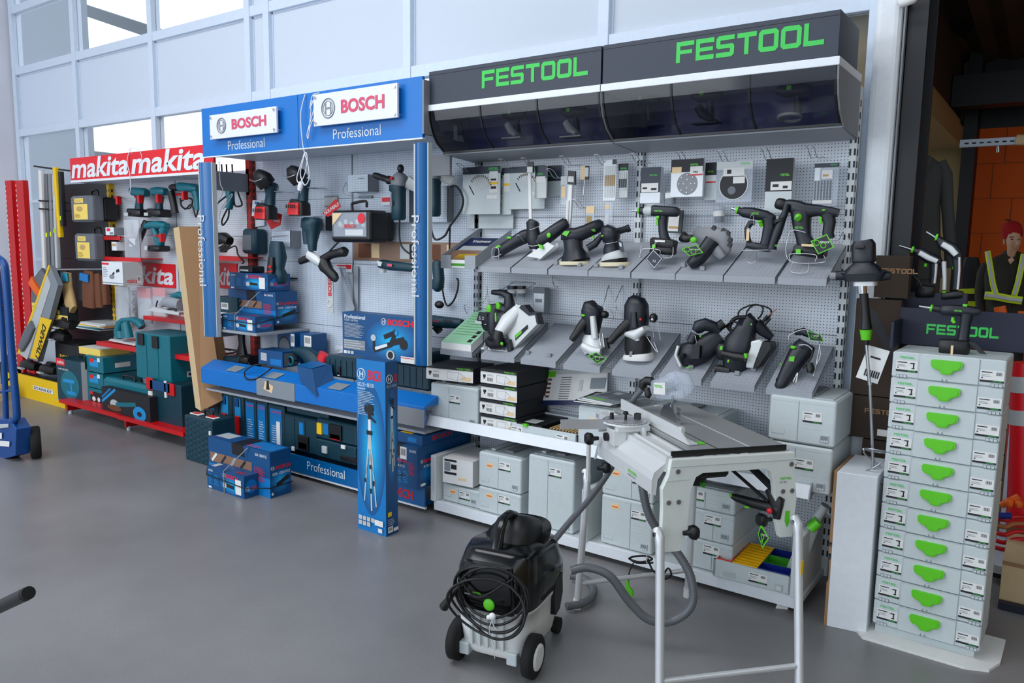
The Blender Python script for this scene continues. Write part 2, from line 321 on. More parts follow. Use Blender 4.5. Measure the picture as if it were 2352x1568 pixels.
# ================================================================ GONDOLAS (wall shelving runs)
PY = 3.90     # pegboard face
def upright(mb, x, y, z0, z1, m='white', w=.03, slot='ink'):
    mb.box(x-w/2, x+w/2, y-.03, y+.03, z0, z1, m)
    z = z0+.1
    while z < z1-.04: mb.box(x-w/2+.002, x-w/2+.010, y-.0312, y-.03, z, z+.03, slot); mb.box(x+w/2-.010, x+w/2-.002, y-.0312, y-.03, z, z+.03, slot); mb.box(x+w/2, x+w/2+.001, y-.012, y+.006, z, z+.03, slot); z += .055
def pegpanel(x0, x1, z0, z1, m, rows, root):
    b = MB(m); hs = [z0+(z1-z0)*k/rows for k in range(rows+1)]
    for k in range(rows): b.box(x0, x1, PY, PY+.02, hs[k]+.0015, hs[k+1]-.0015)
    b.box(x0-.02, x1+.02, PY+.02, PY+.026, z0, z1, 'greymid'); b.build('pegboard', root)  # added backing sheet, stops outside light leaking through the board seams
# Festool run
F0, F1, FM = -3.03, -.84, -1.915
g = thing('gondola_shelving', 'white pegboard shelving run under the dark green-lettered headers', 'shelving unit', (F0, PY, 0))
for x0, x1 in ((F0+.02, FM-.012), (FM+.012, F1-.015)): pegpanel(x0, x1, .09, 2.38, 'pegwhite', 4, g)
for x, zz in ((F0, 2.36), (FM, 2.40), (F1, 2.385)):
    b = MB('white'); upright(b, x, PY, .05, zz, 'white' if x > -3 else 'greyshelf', .032); b.build('upright', g)
b = MB('white').box(F0, F1, 3.47, PY, .055, .085); b.box(F0+.01, F1-.01, 3.46, 3.475, .03, .088, 'panelwhite'); b.build('base_shelf', g, .002)
for x in (F0+.01, FM-.045, F1-.03):
    MB('white').rbox(x-.02, x+.02, 3.45, 3.85, .085, .37, .006).build('side_panel', g)
for x in (F0+.02, F0+.9, FM-.1, FM+.5, F1-.05):
    MB('black').cyl((x, 3.52, 0), (x, 3.52, .05), .018).build('foot', g)
s = MB('greyshelf').box(F0, F1, 3.50, PY, .545, .56); s.build('mid_shelf', g)
s = MB('panelwhite')
for a, c in ((F0-.06, FM-.005), (FM+.005, F1)):
    s.hexa([(a, 3.47, .545), (c, 3.47, .545), (c, 3.50, .555), (a, 3.50, .555), (a, 3.50, .60), (c, 3.50, .60), (c, 3.512, .60), (a, 3.512, .60)])
    s.hexa([(c, 3.465, .54), (c+.006, 3.465, .54), (c+.006, 3.51, .54), (c, 3.51, .54), (c, 3.497, .612), (c+.006, 3.497, .612), (c+.006, 3.515, .612), (c, 3.515, .612)], 'greyshelf')
    s.hexa([(a-.006, 3.465, .54), (a, 3.465, .54), (a, 3.51, .54), (a-.006, 3.51, .54), (a-.006, 3.497, .612), (a, 3.497, .612), (a, 3.515, .612), (a-.006, 3.515, .612)], 'greyshelf')
s.build('price_rail', g)
# Festool headers with curved smoked visor
mat('visorback', (.20,.20,.48), .4)  # stronger blue-purple puts the visor's reflections into the backing colour
def header(x0, x1, label, tx0, tx1):
    t = thing('light_box_header', label, 'sign', (x0, 3.47, 2.15))
    zt, zs = 2.615, 2.43
    MB('signgrey').box(x0, x1, 3.45, 3.80, zs, zt).box(x0-.001, x1+.001, 3.449, 3.46, zt-.022, zt-.019, 'ink').build('sign_box', t, .004)
    b = MB(); h = (zt-zs)*.50; festool(b, (tx0, 3.4485, zs+.055), tx1-tx0, h); b.build('lettering', t)
    MB('panelwhite').box(x0-.01, x1+.01, 3.44, 3.86, zs-.035, zs).build('trim_strip', t, .003)
    prof = [(3.445, 2.395), (3.452, 2.34), (3.475, 2.28), (3.515, 2.225), (3.58, 2.18)]
    v = MB('visor')
    for k in range(4):
        (a, z), (c, z2) = prof[k], prof[k+1]
        v.add([(x0+.012, a, z), (x1-.012, a, z), (x1-.012, c, z2), (x0+.012, c, z2)], [(0,1,2,3)], None, True)
    v.build('visor', t)
    e = MB('black')
    L = [x0+.006, x1-.006] if x1 > -1.5 else [x0+.006, x1-.006]
    L += [x0+(x1-x0)*k/3 for k in (1, 2)]
    for x in L:
        for k in range(4):
            (a, z), (c, z2) = prof[k], prof[k+1]
            e.hexa([(x-.005, a-.004, z), (x+.005, a-.004, z), (x+.005, a+.006, z), (x-.005, a+.006, z), (x-.005, c-.004, z2), (x+.005, c-.004, z2), (x+.005, c+.006, z2), (x-.005, c+.006, z2)])
    e.box(x0, x1, 3.575, 3.59, 2.172, 2.182); e.build('visor_rib', t)
    side = [(3.445, 2.40), (3.86, 2.40), (3.87, 2.15), (3.59, 2.165)]+[(a, z) for a, z in prof[::-1][:4]]
    for x in (x0-.008, x1): MB('greymid').prism([(q[0], q[1]) for q in side], (x, 0, 0), EY, EZ, (.008, 0, 0)).build('end_cheek', t)
    MB('visorback').box(x0+.01, x1-.01, 3.80, 3.82, 2.19, 2.39).build('back_panel', t)
    MB('greyshelf').hexa([(x0, 3.59, 2.165), (x1, 3.59, 2.165), (x1, 3.87, 2.145), (x0, 3.87, 2.145), (x0, 3.59, 2.175), (x1, 3.59, 2.175), (x1, 3.87, 2.155), (x0, 3.87, 2.155)]).build('bottom_panel', t)
    return t
q = pY(1107, 190, 3.45); q2 = pY(1352, 190, 3.45); header(-3.055, -1.935, 'shorter dark header on the left with green letters over a smoked visor', q.x, q2.x)
q = pY(1553, 140, 3.45); q2 = pY(1893, 140, 3.45); header(-1.925, -.83, 'right hand dark header with green letters over a smoked visor, next to the pillar', q.x, q2.x)
# tools shown behind the smoked visors
def vis(px0, py, lab, k, m='sys'):
    f = Fr(3.68); c = f(px0, py); b = MB('fblue'); t = thing('displayed_tool', lab, 'power tool', tuple(c))
    b.loft([(c+V((-.07, 0, .06)), .02, .02), (c+V((-.03, 0, .05)), .028, .03), (c+V((.05, 0, .05)), .028, .03), (c+V((.08, 0, .05)), .015, .02)], 10); b.loft([(c+V((.02, 0, .04)), .016, .016), (c+V((.03, 0, -.05)), .018, .02)], 10).build('housing', t)
    MB('fgreen').box(c.x-.02, c.x, c.y-.035, c.y-.02, c.z+.05, c.z+.07).build('badge', t)
    b = MB(m)
    if k == 0: b.ring(c+V((0, -.02, -.07)), (0, .2, 1), .05, .008)
    elif k == 1: b.loft([(c+V((-.03, -.02, .0)), .02, .02), (c+V((.0, -.02, -.04)), .03, .025), (c+V((.06, -.03, -.075)), .045, .01)], 8); b.box(c.x-.05, c.x+.08, c.y-.05, c.y+.02, c.z-.085, c.z-.078)
    else: b.hexa([(c.x-.09,c.y,c.z-.06),(c.x+.02,c.y-.02,c.z-.09),(c.x+.03,c.y+.03,c.z-.09),(c.x-.08,c.y+.03,c.z-.06),(c.x-.06,c.y,c.z+.04),(c.x+.01,c.y-.02,c.z+.0),(c.x+.01,c.y+.02,c.z),(c.x-.06,c.y+.02,c.z+.04)])
    b.build('base', t)
vis(1050, 290, 'pale-bladed tool behind the leftmost pane of the smoked visor', 2)
vis(1180, 285, 'dark tool with green badge behind the second visor pane from the left', 1)
vis(1315, 280, 'router on a light base behind the third visor pane from the left', 1, 'white')
vis(1480, 255, 'drill standing behind the first pane of the right hand visor', 2, 'fblue')
vis(1620, 245, 'dark tool with green spots behind the middle pane of the right hand visor', 1, 'fblue')
vis(1820, 235, 'tool with pale ring behind the rightmost visor pane', 0, 'white')
# Bosch run
B0, BM, B1 = -5.30, -4.175, -3.06
g = thing('gondola_shelving', 'white pegboard shelving run between the two blue posts', 'shelving unit', (B0, PY, 0))
for x0, x1 in ((B0+.02, BM-.008), (BM+.008, B1-.01)): pegpanel(x0, x1, .09, 2.42, 'peggrey', 5, g)
b = MB('redrust'); upright(b, B0, PY-.02, .05, 2.45, 'redrust', .06, 'black'); b.build('red_upright', g)
b = MB('greyink'); b.box(BM-.006, BM+.006, PY-.004, PY+.01, .1, 2.4); b.build('upright', g)
MB('greyshelf').box(B0, B1, 3.42, PY, .50, .515).build('mid_shelf', g)
MB('bdark').box(B0, B1, 3.46, PY, .05, .075).build('base_shelf', g)
b = MB('bblue2').box(B0+.45, B1-.0, 3.42, 3.435, .045, .165); b.box(B0+.45, B1, 3.425, 3.44, .03, .046, 'panelwhite')
for xa in (-4.05, -3.05): b.box(xa-.002, xa+.002, 3.419, 3.42, .045, .165, 'ink')
P = pY(706, 1085, 3.42); Q = pY(792, 1085, 3.42); b.text('Professional', (P.x, 3.4185, .085), Q.x-P.x, .06, 'white')
P = pY(655, 1055, 3.42); b.text('BOSCH', (P.x-.13, 3.4185, .095), .18, .05, 'bred', bold=.03)
P = pY(900, 1145, 3.42); b.text('BOSCH', (P.x-.02, 3.4185, .07), .20, .06, 'bred', bold=.03)
b.build('front_skirt', g)
MB('greyink').box(B0-.02, B0, 3.5, PY, 2.02, 2.16).build('side_bracket', g)
MB('beige').box(B1, B1+.0, 3.5, PY, 2.04, 2.16) ; MB('greymid').box(B1-.16, B1+.02, 3.62, 3.64, 2.05, 2.17).build('side_bracket', g)
for x in (-4.3, -3.6, -3.15): MB('black').cyl((x, 3.5, 0), (x, 3.5, .05), .02).build('foot', g)
# posts
for i, (pa, pb, lab) in enumerate((((457, 375), (492, 375), 'blue fluted post with white lettering, left of the pegboard'), ((953, 330), (993, 330), 'blue fluted post with white lettering, beside the upright tripod carton'))):
    y = 3.38; a = pY(*pa, y); c = pY(*pb, y); x0, x1 = a.x, c.x-.03; zt = a.z
    t = thing('display_post', lab, 'post', ((x0+x1)/2, y, .93))
    b = MB('bblue2'); n = 16; W = x1-x0; prof = []
    for k in range(n+1):
        u = k/n; prof.append((u*W, -.035*math.sin(PI*u)-(.006 if .35 < u < .5 else 0)))
    prof += [(W, .03), (0, .03)]
    b.prism(prof, (x0, y, .93), EX, EY, (0, 0, zt-.93)); b.build('post', t)
    MB('silvertape').box(x0-.006, x0+.004, y-.004, y+.03, .93, zt).box(x1-.004, x1+.004, y-.004, y+.03, .93, zt).build('edge_strip', t)
    b = MB('blight'); tz = pY(pa[0]+10, 495, y).z; bz = pY(pa[0]+10, 655 if i == 0 else 680, y).z
    b.text('Professional', (x0+W*.10, y-.0395, tz), tz-bz, W*.55, 'white', ex=-EZ, ez=EX); b.build('lettering', t)
# Bosch sign
t = thing('sign_board', 'long blue header board carrying two white illuminated plates and Professional lettering', 'sign', (B0, 3.4, 2.24))
sl, sr = -5.205, -3.06; zb, zt = 2.245, 2.585
MB('bblue').box(sl, sr, 3.40, 3.42, zb, zt).build('board', t)
MB('bdark').box(-4.142, -4.139, 3.398, 3.40, zb, zt).build('joint', t)
MB('greymid').box(sr, sr+.01, 3.40, PY, zb+.02, zt-.02).build('end_panel', t)
MB('panelwhite').box(sl, sr, 3.40, 3.425, zb-.008, zb).box(sl+.02, sr-.02, 3.43, PY, zt-.06, zt-.04, 'peggrey').box(sl+.02, sr, 3.43, 3.88, zb+.01, zb+.02, 'peggrey').build('canopy_panel', t)
for (pl, pr, pt, pb, la, ra) in ((484, 637, 265, 323, (524, 616), (535, 616)), (722, 914, 218, 293, (765, 875), (783, 887))):
    a = pY(pl, pb-2, 3.36); c = pY(pr, pb-5, 3.36); top = pY(pl, pt, 3.36)
    x0, x1, z0, z1 = a.x, c.x, a.z, top.z
    pt_ = MB('opal').rbox(x0, x1, 3.355, 3.372, z0, z1, .003).build('plate', t)
    H_ = z1-z0; cx = x0+(x1-x0)*.19; cz = z0+H_*.52; R_ = H_*.30
    b = MB('greyink'); b.ring((cx, 3.3535, cz), EY, R_, .004, 28, 6); b.text('H', (cx-R_*.5, 3.353, cz-R_*.62), R_, R_*1.24, 'greyink', bold=.01); b.ring((cx, 3.3535, cz), EY, R_*.75, .002, 28, 6)
    b.text('BOSCH', (x0+(x1-x0)*.35, 3.3525, z0+H_*.31), (x1-x0)*.51, H_*.42, 'signpink', bold=.035); b.build('logo', pt_)
    for xx in (x0+.02, x1-.02):
        for zz in (z0+.02, z1-.02): MB('chrome').cyl((xx, 3.348, zz), (xx, 3.40, zz), .009).build('standoff', pt_)
    q0 = pY(la[0], 345 if pl < 600 else 320, 3.3985); q1 = pY(608 if pl < 600 else la[1], 330, 3.4)
    MB('white').text('Professional', (q0.x, 3.3985, q0.z), q1.x-q0.x, .062).build('lettering', t)
# Makita run
K0, KM, K1 = -7.45, -6.40, -5.34
g = thing('gondola_shelving', 'white pegboard shelving run under the red and white header', 'shelving unit', (K0, PY, 0))
for x0, x1 in ((K0+.02, KM-.005), (KM+.005, K1-.01)): pegpanel(x0, x1, .1, 2.2, 'pegwhite', 4, g)
b = MB('yellow'); upright(b, K0, PY-.02, .05, 2.15, 'yellow', .05, 'black'); b.build('yellow_upright', g)
MB('greyink').box(KM-.005, KM+.005, PY-.003, PY+.01, .1, 2.2).build('upright', g)
yr = 3.37; a, m1, c = pY(138, 918, yr), pY(272, 955, yr), pY(424, 998, yr); b = MB('red')
for q0, q1, zz in ((a, m1, (a.z+m1.z)/2), (m1, c, (m1.z+c.z)/2)): b.box(q0.x, q1.x, yr, PY, zz-.004, zz+.008).box(q0.x, q1.x, yr-.012, yr, zz-.02, zz+.014)
b.build('base_shelf', g)
for x in (a.x+.06, m1.x+.05): MB('red').box(x-.012, x+.012, yr+.03, PY, .03, a.z-.03).build('base_bracket', g); MB('white').cyl((x, yr+.06, 0), (x, yr+.06, .035), .018).build('foot', g)
a = pY(262, 787, 3.55)
MB('red').box(-7.2, K1, 3.55, PY, .685, .70).box(-7.2, K1, 3.545, 3.555, .665, .703).build('mid_shelf', g)
for px0, px1, py in ((335, 470, 725), (455, 560, 587), (440, 560, 727), (245, 282, 543), (245, 330, 590)):
    a = pY(px0, py, 3.72); c = pY(px1, py, 3.72)
    MB('red').box(a.x, c.x, 3.70, PY, a.z-.01, a.z).box(a.x, c.x, 3.695, 3.705, a.z-.03, a.z+.005).build('small_shelf', g)
MB('red').box(-5.33, -5.29, PY-.05, PY-.02, 2.0, 2.2).build('red_cap', g)
sy = 3.55; a = pY(160, 362, sy); a2 = pY(163, 420, sy); c = pY(478, 325, sy)
x0, xm, x1 = a.x, pY(297, 360, sy).x, c.x+.06; zb, zt = 2.15, 2.362
def makita(mb, x, z, w, h, y, m): mb.text('makita', (x, y, z), w, h, m, bold=.025, shear=.18)
for i, (q0, q1) in enumerate(((x0, xm-.003), (xm+.003, x1))):
    t = thing('sign_board', ('red header sign with white slanted letters, left of the pair above the cordless drills', 'red header sign with white slanted letters, right of the pair, running behind the blue header')[i], 'sign', (q0, sy, zb))
    MB('mred').box(q0, q1, sy, sy+.02, zb, zt).box(q0, q1, sy-.002, sy+.02, zb-.006, zb+.014, 'panelwhite').build('board', t)
    b = MB(); makita(b, q0+.02, zb+.03, q1-q0-(.04 if i == 0 else .12), zt-zb-.035, sy-.0025, 'panelwhite'); b.build('lettering', t)
    MB('framegrey').box(q0, q1, sy+.02, PY, zb+.0, zb+.012).build('canopy_panel', t)
for (pl, pr, pt, pb, lab) in ((282, 405, 601, 652, 'red panel with white slanted letters behind the brown carton'), (495, 548, 603, 660, 'red panel with white slanted letters, seen beside the blue post')):
    a = pY(pl, pb, PY); c = pY(pr, pb, PY); top = pY(pl, pt, PY); t = thing('banner', lab, 'sign', (a.x, PY, a.z))
    xa = a.x-(.12 if pl < 400 else .18); xb = c.x
    MB('mred').box(xa, xb, PY-.012, PY-.002, a.z, top.z).build('board', t)
    b = MB(); makita(b, xa+.02, a.z+.025, xb-xa-.04, (top.z-a.z)-.05, PY-.0135, 'panelwhite'); b.build('lettering', t)
# DeWalt black run
g = thing('gondola_shelving', 'black slatted pegboard unit at the far left with a yellow base', 'shelving unit', (-8.7, PY, 0))
pegpanel(-8.72, K0-.03, .3, 2.18, 'pegblack', 5, g)
a = pY(48, 903, 3.50); c = pY(150, 935, 3.50)
b = MB('yellow').box(-8.78, c.x, 3.5, 3.52, 0.0, .235); b.box(-8.78, c.x, 3.52, PY, .2, .235, 'black')
q = pY(76, 895, 3.5); q1 = pY(124, 905, 3.5); b.box(q.x, q1.x, 3.498, 3.5, .10, .165, 'binyellow').box(q.x+.01, q1.x-.01, 3.4965, 3.498, .11, .155, 'paper'); b.text('STANLEY', (q.x+.03, 3.496, .118), q1.x-q.x-.06, .028, 'ink', bold=.02)
b.build('base_box', g)
MB('black').box(-8.73, -8.70, PY-.03, PY+.03, .2, 2.2).build('upright', g)
# ================================================================ FESTOOL SHELVES: trays, systainers, boxes
def label_on(b, x, z, w, h, y, kind=0):     # white product label on a front at depth y
    b.box(x, x+w, y-.0008, y, z, z+h, 'paper'); yy = y-.0014
    b.box(x, x+w, yy, y-.0008, z, z+h*.17, 'ink'); festool(b, (x+w*.55, yy-.0004, z+h*.05), w*.38, h*.08, 'signgreen')
    b.box(x+w*.06, x+w*.5, yy, y-.0008, z+h*.80, z+h*.88, 'ink'); b.box(x+w*.06, x+w*.4, yy, y-.0008, z+h*.60, z+h*.64, 'greyink'); b.box(x+w*.06, x+w*.45, yy, y-.0008, z+h*.48, z+h*.52, 'greyink'); b.box(x+w*.06, x+w*.12, yy, y-.0008, z+h*.30, z+h*.40, 'ink')
    if kind == 0:
        for k in range(8): b.box(x+w*(.66+.032*k), x+w*(.66+.032*k+(.018 if k % 3 else .01)), yy, y-.0008, z+h*.60, z+h*.88, 'ink')
    else:
        b.box(x+w*.66, x+w*.86, yy, y-.0008, z+h*.74, z+h*.85, 'ink'); b.box(x+w*.78, x+w*.84, yy, y-.0008, z+h*.38, z+h*.74, 'ink'); b.box(x+w*.72, x+w*.86, yy, y-.0008, z+h*.30, z+h*.39, 'ink'); b.box(x+w*.56, x+w*.64, yy, y-.0008, z+h*.76, z+h*.80, 'greyink')
def sys_body(w, d, h, seam=.42, lines=(), price=None, box=True):
    b = MB('sys'); b.rbox(0, w, 0, d, 0, h, .012)
    b.box(seam*w-.0015, seam*w+.0015, -.0006, .002, .01, h-.015, 'greyink')
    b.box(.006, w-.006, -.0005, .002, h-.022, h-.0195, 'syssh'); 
    for z in lines: b.box(0, w, -.0008, .002, z-.0012, z+.0012, 'greyink'); b.box(w-.002, w+.0008, 0, d, z-.0015, z+.0015, 'greyink')
    for k in range(3): b.box(seam*w+.01, seam*w+.10, -.0005, .001, h*.52-k*.018, h*.52-k*.018+.001, 'syssh')
    b.box(w*.06, w*.25, -.0006, .001, .030, .0315, 'greyink'); b.box(w*.06, w*.061, -.0006, .001, .03, .055, 'greyink'); b.box(w*.25, w*.252, -.0006, .001, .03, .055, 'greyink')
    if price: b.box(price[0], price[0]+.045, -.0008, .001, price[1], price[1]+.028, 'peach'); b.box(price[0]+.004, price[0]+.038, -.0012, .001, price[1]+.008, price[1]+.015, 'orange')
    # recessed lid top
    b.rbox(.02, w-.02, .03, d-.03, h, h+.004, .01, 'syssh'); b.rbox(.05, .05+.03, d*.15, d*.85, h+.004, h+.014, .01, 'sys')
    return b
def systainer(label, loc, w=.296, d=.37, h=.21, seam=.42, lines=(), price=None, group='light grey tool cases on the shelves', lx=None, lz=None, handle=True, rz=0, kind=0, name='tool_case'):
    t = thing(name, label, 'tool case', (0,0,0), group)
    sys_body(w, d, h, seam, lines, price).build('body', t)
    lw, lh = .082, .048; lx = seam*w+.004 if lx is None else lx; lz = h-.115 if lz is None else lz
    b = MB(); label_on(b, lx, lz, lw, lh, -.0008, kind); b.build('product_label', t)
    b = MB('syssh'); b.box(w-.062, w-.024, -.004, 0, .022, .052); b.box(w-.058, w-.028, -.0045, -.004, .026, .048, 'greyink')
    for k in range(3): b.box(w-.055+k*.010, w-.048+k*.010, -.006, -.004, .022, .030, 'white')
    b.build('latch', t)
    if handle:
        b = MB('greymid'); b.rbox(w*.45, w*.55+.03, d*.2, d*.8, h+.003, h+.014, .012); b.build('handle', t)
    t.location = loc; t.rotation_euler.z = rz; return t
Zp = .088; YF = 3.49
def X_(px, py, y=YF): return pY(px, py, y).x
def Z_(px, py, y=YF): return pY(px, py, y).z
xa, xb = -2.985, -2.72
systainer('low grey tool case under the white carton at the left end of the base shelf', (-2.985, 3.50, Zp), w=.285, h=.105, seam=.45, price=(.06, .055), lz=.035)
# white carton
t = thing('carton', 'small white carton with a printed label set askew on the low grey tool case', 'box', (0,0,0))
b = MB('paper').box(0, .215, 0, .30, 0, .155); b.box(.012, .10, -.0008, 0, .135, .148, 'ink').box(.012, .055, -.0008, 0, .075, .13, 'greyink').box(.06, .10, -.0008, 0, .09, .12, 'ink').box(.012, .10, -.0008, 0, .055, .07, 'ink').box(.11, .17, -.0008, 0, .03, .045, 'peach'); b.build('carton', t, .002)
t.location = (-2.965, 3.478, .21); t.rotation_euler.z = .10
x0, x1 = X_(1099, 1100), X_(1197, 1100); w_ = x1-x0
systainer('squat grey tool case at the bottom of the second base-shelf stack from the left', (x0, YF, Zp), w=w_, h=.147, seam=.47, price=(.06, .09), lz=.075)
systainer('tall grey tool case resting on the squat one, second base-shelf stack', (x0, YF, Zp+.151), w=w_, h=.205, seam=.47, price=(.06, .12), lz=.12)
x0, x1 = X_(1213, 1100), X_(1319, 1100)
systainer('tallest plain grey tool case standing alone on the base shelf behind the vacuum', (x0, YF, Zp), w=x1-x0, h=.40, seam=.44, lines=(), lz=.30)
x0, x1 = X_(1383, 1100), X_(1383, 1100)+.295
systainer('lower tall grey tool case right of the base-shelf divider, behind the saw leg', (x0, YF, Zp), w=.295, h=.265, seam=.58, lines=(), price=(.06, .20), lz=.17)
systainer('upper grey tool case right of the base-shelf divider, under the saw', (x0, YF, Zp+.268), w=.295, h=.165, seam=.58, price=(.06, .11), lz=.09)
x0 = X_(1575, 1150)-.02
for k, (hh, lab) in enumerate(((.147, 'bottom grey tool case of the base-shelf stack beside the open bin case'), (.147, 'middle grey tool case of the base-shelf stack beside the open bin case'), (.105, 'topmost grey tool case of the base-shelf stack, under the coiled hose'))):
    zz = Zp+(0, .15, .30)[k]; systainer(lab, (x0, YF, zz), w=.265, d=.38, h=hh, seam=.62 if k < 2 else .45, lz=hh-.065, lx=.12 if k < 2 else .03)
b = MB('hosegrey'); c = V((x0+.15, YF+.2, Zp+.425)); b.ring(c, EZ, .12, .018, 36, 8); b.ring(c+V((0, 0, .02)), EZ, .10, .018, 36, 8); b.lo = tuple(c)
tag(b.build('suction_hose'), 'coiled grey suction hose lying on the topmost tool case under the saw', 'hose')
# open case with coloured bins
x0 = X_(1644, 1345)+.0; t = thing('open_tool_case', 'open light grey case full of red, yellow, green and blue bins on the base shelf', 'tool case', (0,0,0))
W_, D_, H_ = .36, .31, .085
b = MB('sys'); b.rbox(0, W_, 0, D_, 0, .01, .008)
for a in ((0, W_, 0, .012), (0, W_, D_-.012, D_), (0, .012, 0, D_), (W_-.012, W_, 0, D_)): b.box(*a, .006, H_)
b.box(.05, .11, -.001, 0, .012, .04, 'syssh'); b.build('body', t, .003)
b = MB(); label_on(b, .17, .02, .085, .045, -.0012); b.build('product_label', t)
MB('syssh').box(.29, .325, -.004, 0, .008, .04).box(.296, .319, -.006, -.004, .012, .03, 'white').build('latch', t)
def bin_(x0, x1, y0, y1, m):
    b = MB(m); e = .002; h0, h1 = .058, H_+.004
    for a in ((x0, x1, y0, y0+e), (x0, x1, y1-e, y1), (x0, x0+e, y0, y1), (x1-e, x1, y0, y1)): b.box(*a, h0, h1)
    b.box(x0, x1, y0, y1, h0, h0+e); b.build('bin', t)
bin_(.014, .085, .014, .06, 'binred'); bin_(.014, .085, .062, .20, 'binred'); bin_(.014, .085, .202, .295, 'binred')
for k in range(8): bin_(.087, .205, .014+k*.0352, .014+(k+1)*.0352-.001, 'binyellow')
bin_(.207, .345, .014, .09, 'blue'); bin_(.207, .345, .092, .20, 'green'); bin_(.207, .345, .202, .295, 'blue')
t.location = (x0+.0, 3.44, Zp+.004); t.rotation_euler.z = .03
# sliding compound-mitre case parts at the right end
t = thing('guide_stop', 'grey plastic saw stop with bright green clip at the right end of base shelf', 'tool part', (-1.0, 3.6, Zp))
f = Fr(3.62); b = MB('syssh'); b.loft([(f(1815, 1325), .03, .03), (f(1850, 1250), .035, .04), (f(1880, 1185), .02, .03), (f(1896, 1160), .02, .025)], 6, p=5); b.build('body', t)
b = MB('fgreen'); b.loft([(f(1868, 1205, -.05), .035, .02), (f(1885, 1190, -.04), .04, .02)], 8, p=4); b.build('clip', t)
b = MB('paper'); b.hexa([tuple(f(*q)) for q in ((1800, 1378, -.15), (1826, 1378, -.12), (1850, 1260, .0), (1835, 1255, .0))]+[tuple(f(*q)+V((0,.01,0))) for q in ((1800, 1378, -.15), (1826, 1378, -.12), (1850, 1260, .0), (1835, 1255, .0))]); b.build('flap', t)
# ---- mid shelf stock
ZS = .562
x0 = pY(977, 965, 3.52).x
t0 = systainer('grey tool case on the left end of the middle shelf, under a dark flat box', (-3.11, 3.53, ZS), w=.37, d=.31, h=.238, seam=.40, lx=.15, lz=.13)
def flatbox(label, loc, w=.285, d=.30, h=.082, rz=0, group='dark flat sandpaper boxes on the middle shelf'):
    t = thing('flat_box', label, 'box', (0,0,0), group)
    b = MB('ink'); b.box(0, w, 0, d, 0, h); b.build('box', t, .0015)
    b = MB('paper').box(.002, w-.002, -.001, 0, .002, h*.74); b.box(.002, w-.002, -.001, 0, h*.74, h*.80, 'silvertape'); festool(b, (w*.66, -.0008, h*.86), w*.30, h*.09, 'fgreen')
    b.box(.02, .04, -.0016, -.001, h*.42, h*.60, 'ink').box(.024, .034, -.0016, -.001, h*.30, h*.44, 'ink')
    for k in range(7): b.box(.052+k*.006, .052+k*.006+.003, -.0016, -.001, h*.18, h*.42, 'ink')
    for z in (.55, .62): b.box(.052, .094, -.0016, -.001, h*z, h*z+.002, 'greyink')
    for (xa, za, xb_, zb_) in ((.13, .65, .20, .65), (.13, .2, .13, .65), (.20, .65, .24, .35), (.24, .35, .19, .1), (.13, .2, .19, .1), (.19, .1, .20, .65)):
        A, B = V((w*xa/.285, -.0012, h*za)), V((w*xb_/.285, -.0012, h*zb_)); b.tube([A, B], .0009, 4, 'greyink')
    b.box(w*.76, w*.95, -.0016, -.001, h*.12, h*.38, 'peach'); b.build('front_label', t)
    t.location = loc; t.rotation_euler.z = rz; return t
fb0 = flatbox('dark flat box lying askew on the leftmost tool case of the middle shelf', (-3.12, 3.50, ZS+.262), w=.33, d=.26, h=.088, rz=.16)
xs_ = pY(1103, 900, 3.53).x; xe_ = pY(1187, 900, 3.53).x; n_ = ['bottom', 'second from the bottom', 'second from the top', 'top']
for k in range(4): flatbox('dark flat box with printed front, %s of four on the middle shelf' % n_[k], (xs_+(.006, -.004, .004, 0)[k], 3.53, ZS+.012+k*.0895), w=xe_-xs_, d=.33, h=.086)
# poster card
t = thing('accessory_poster', 'white printed display card showing cutters, leaning against the pegboard on the middle shelf', 'poster', (-2.2, 3.86, ZS))
a, b_, c, d_ = pY(1256, 850, 3.87), pY(1396, 850, 3.87), pY(1392, 930, 3.80), pY(1242, 930, 3.80)
b = MB('paper'); q = [d_, c, c+V((0,.006,0)), d_+V((0,.006,0)), a, b_, b_+V((0,.006,0)), a+V((0,.006,0))]; b.hexa([tuple(v) for v in q]); b.build('card', t)
ex = (c-d_); ez = (a-d_); nrm = V((0, -.002, -.0005)); b = MB()
def onc(u0, u1, v0, v1, m):
    P = lambda u, v: d_+ex*u+ez*v+nrm; b.quad(P(u0, v0), P(u1, v0), P(u1, v1), P(u0, v1), m)
onc(0, 1, 0, .14, 'magblue'); onc(.02, .16, .80, .97, 'fgreen'); onc(.16, 1, .88, 1.0, 'silvertape')
for k in range(5): onc(.05, .11, .22+k*.12, .28+k*.12, 'leather')
for k in range(10): onc(.26, .42, .18+k*.066, .195+k*.066, 'ink')
onc(.72, .94, .45, .75, 'greyink'); onc(.55, .60, .4, .7, 'silvertape'); b.build('print', t)
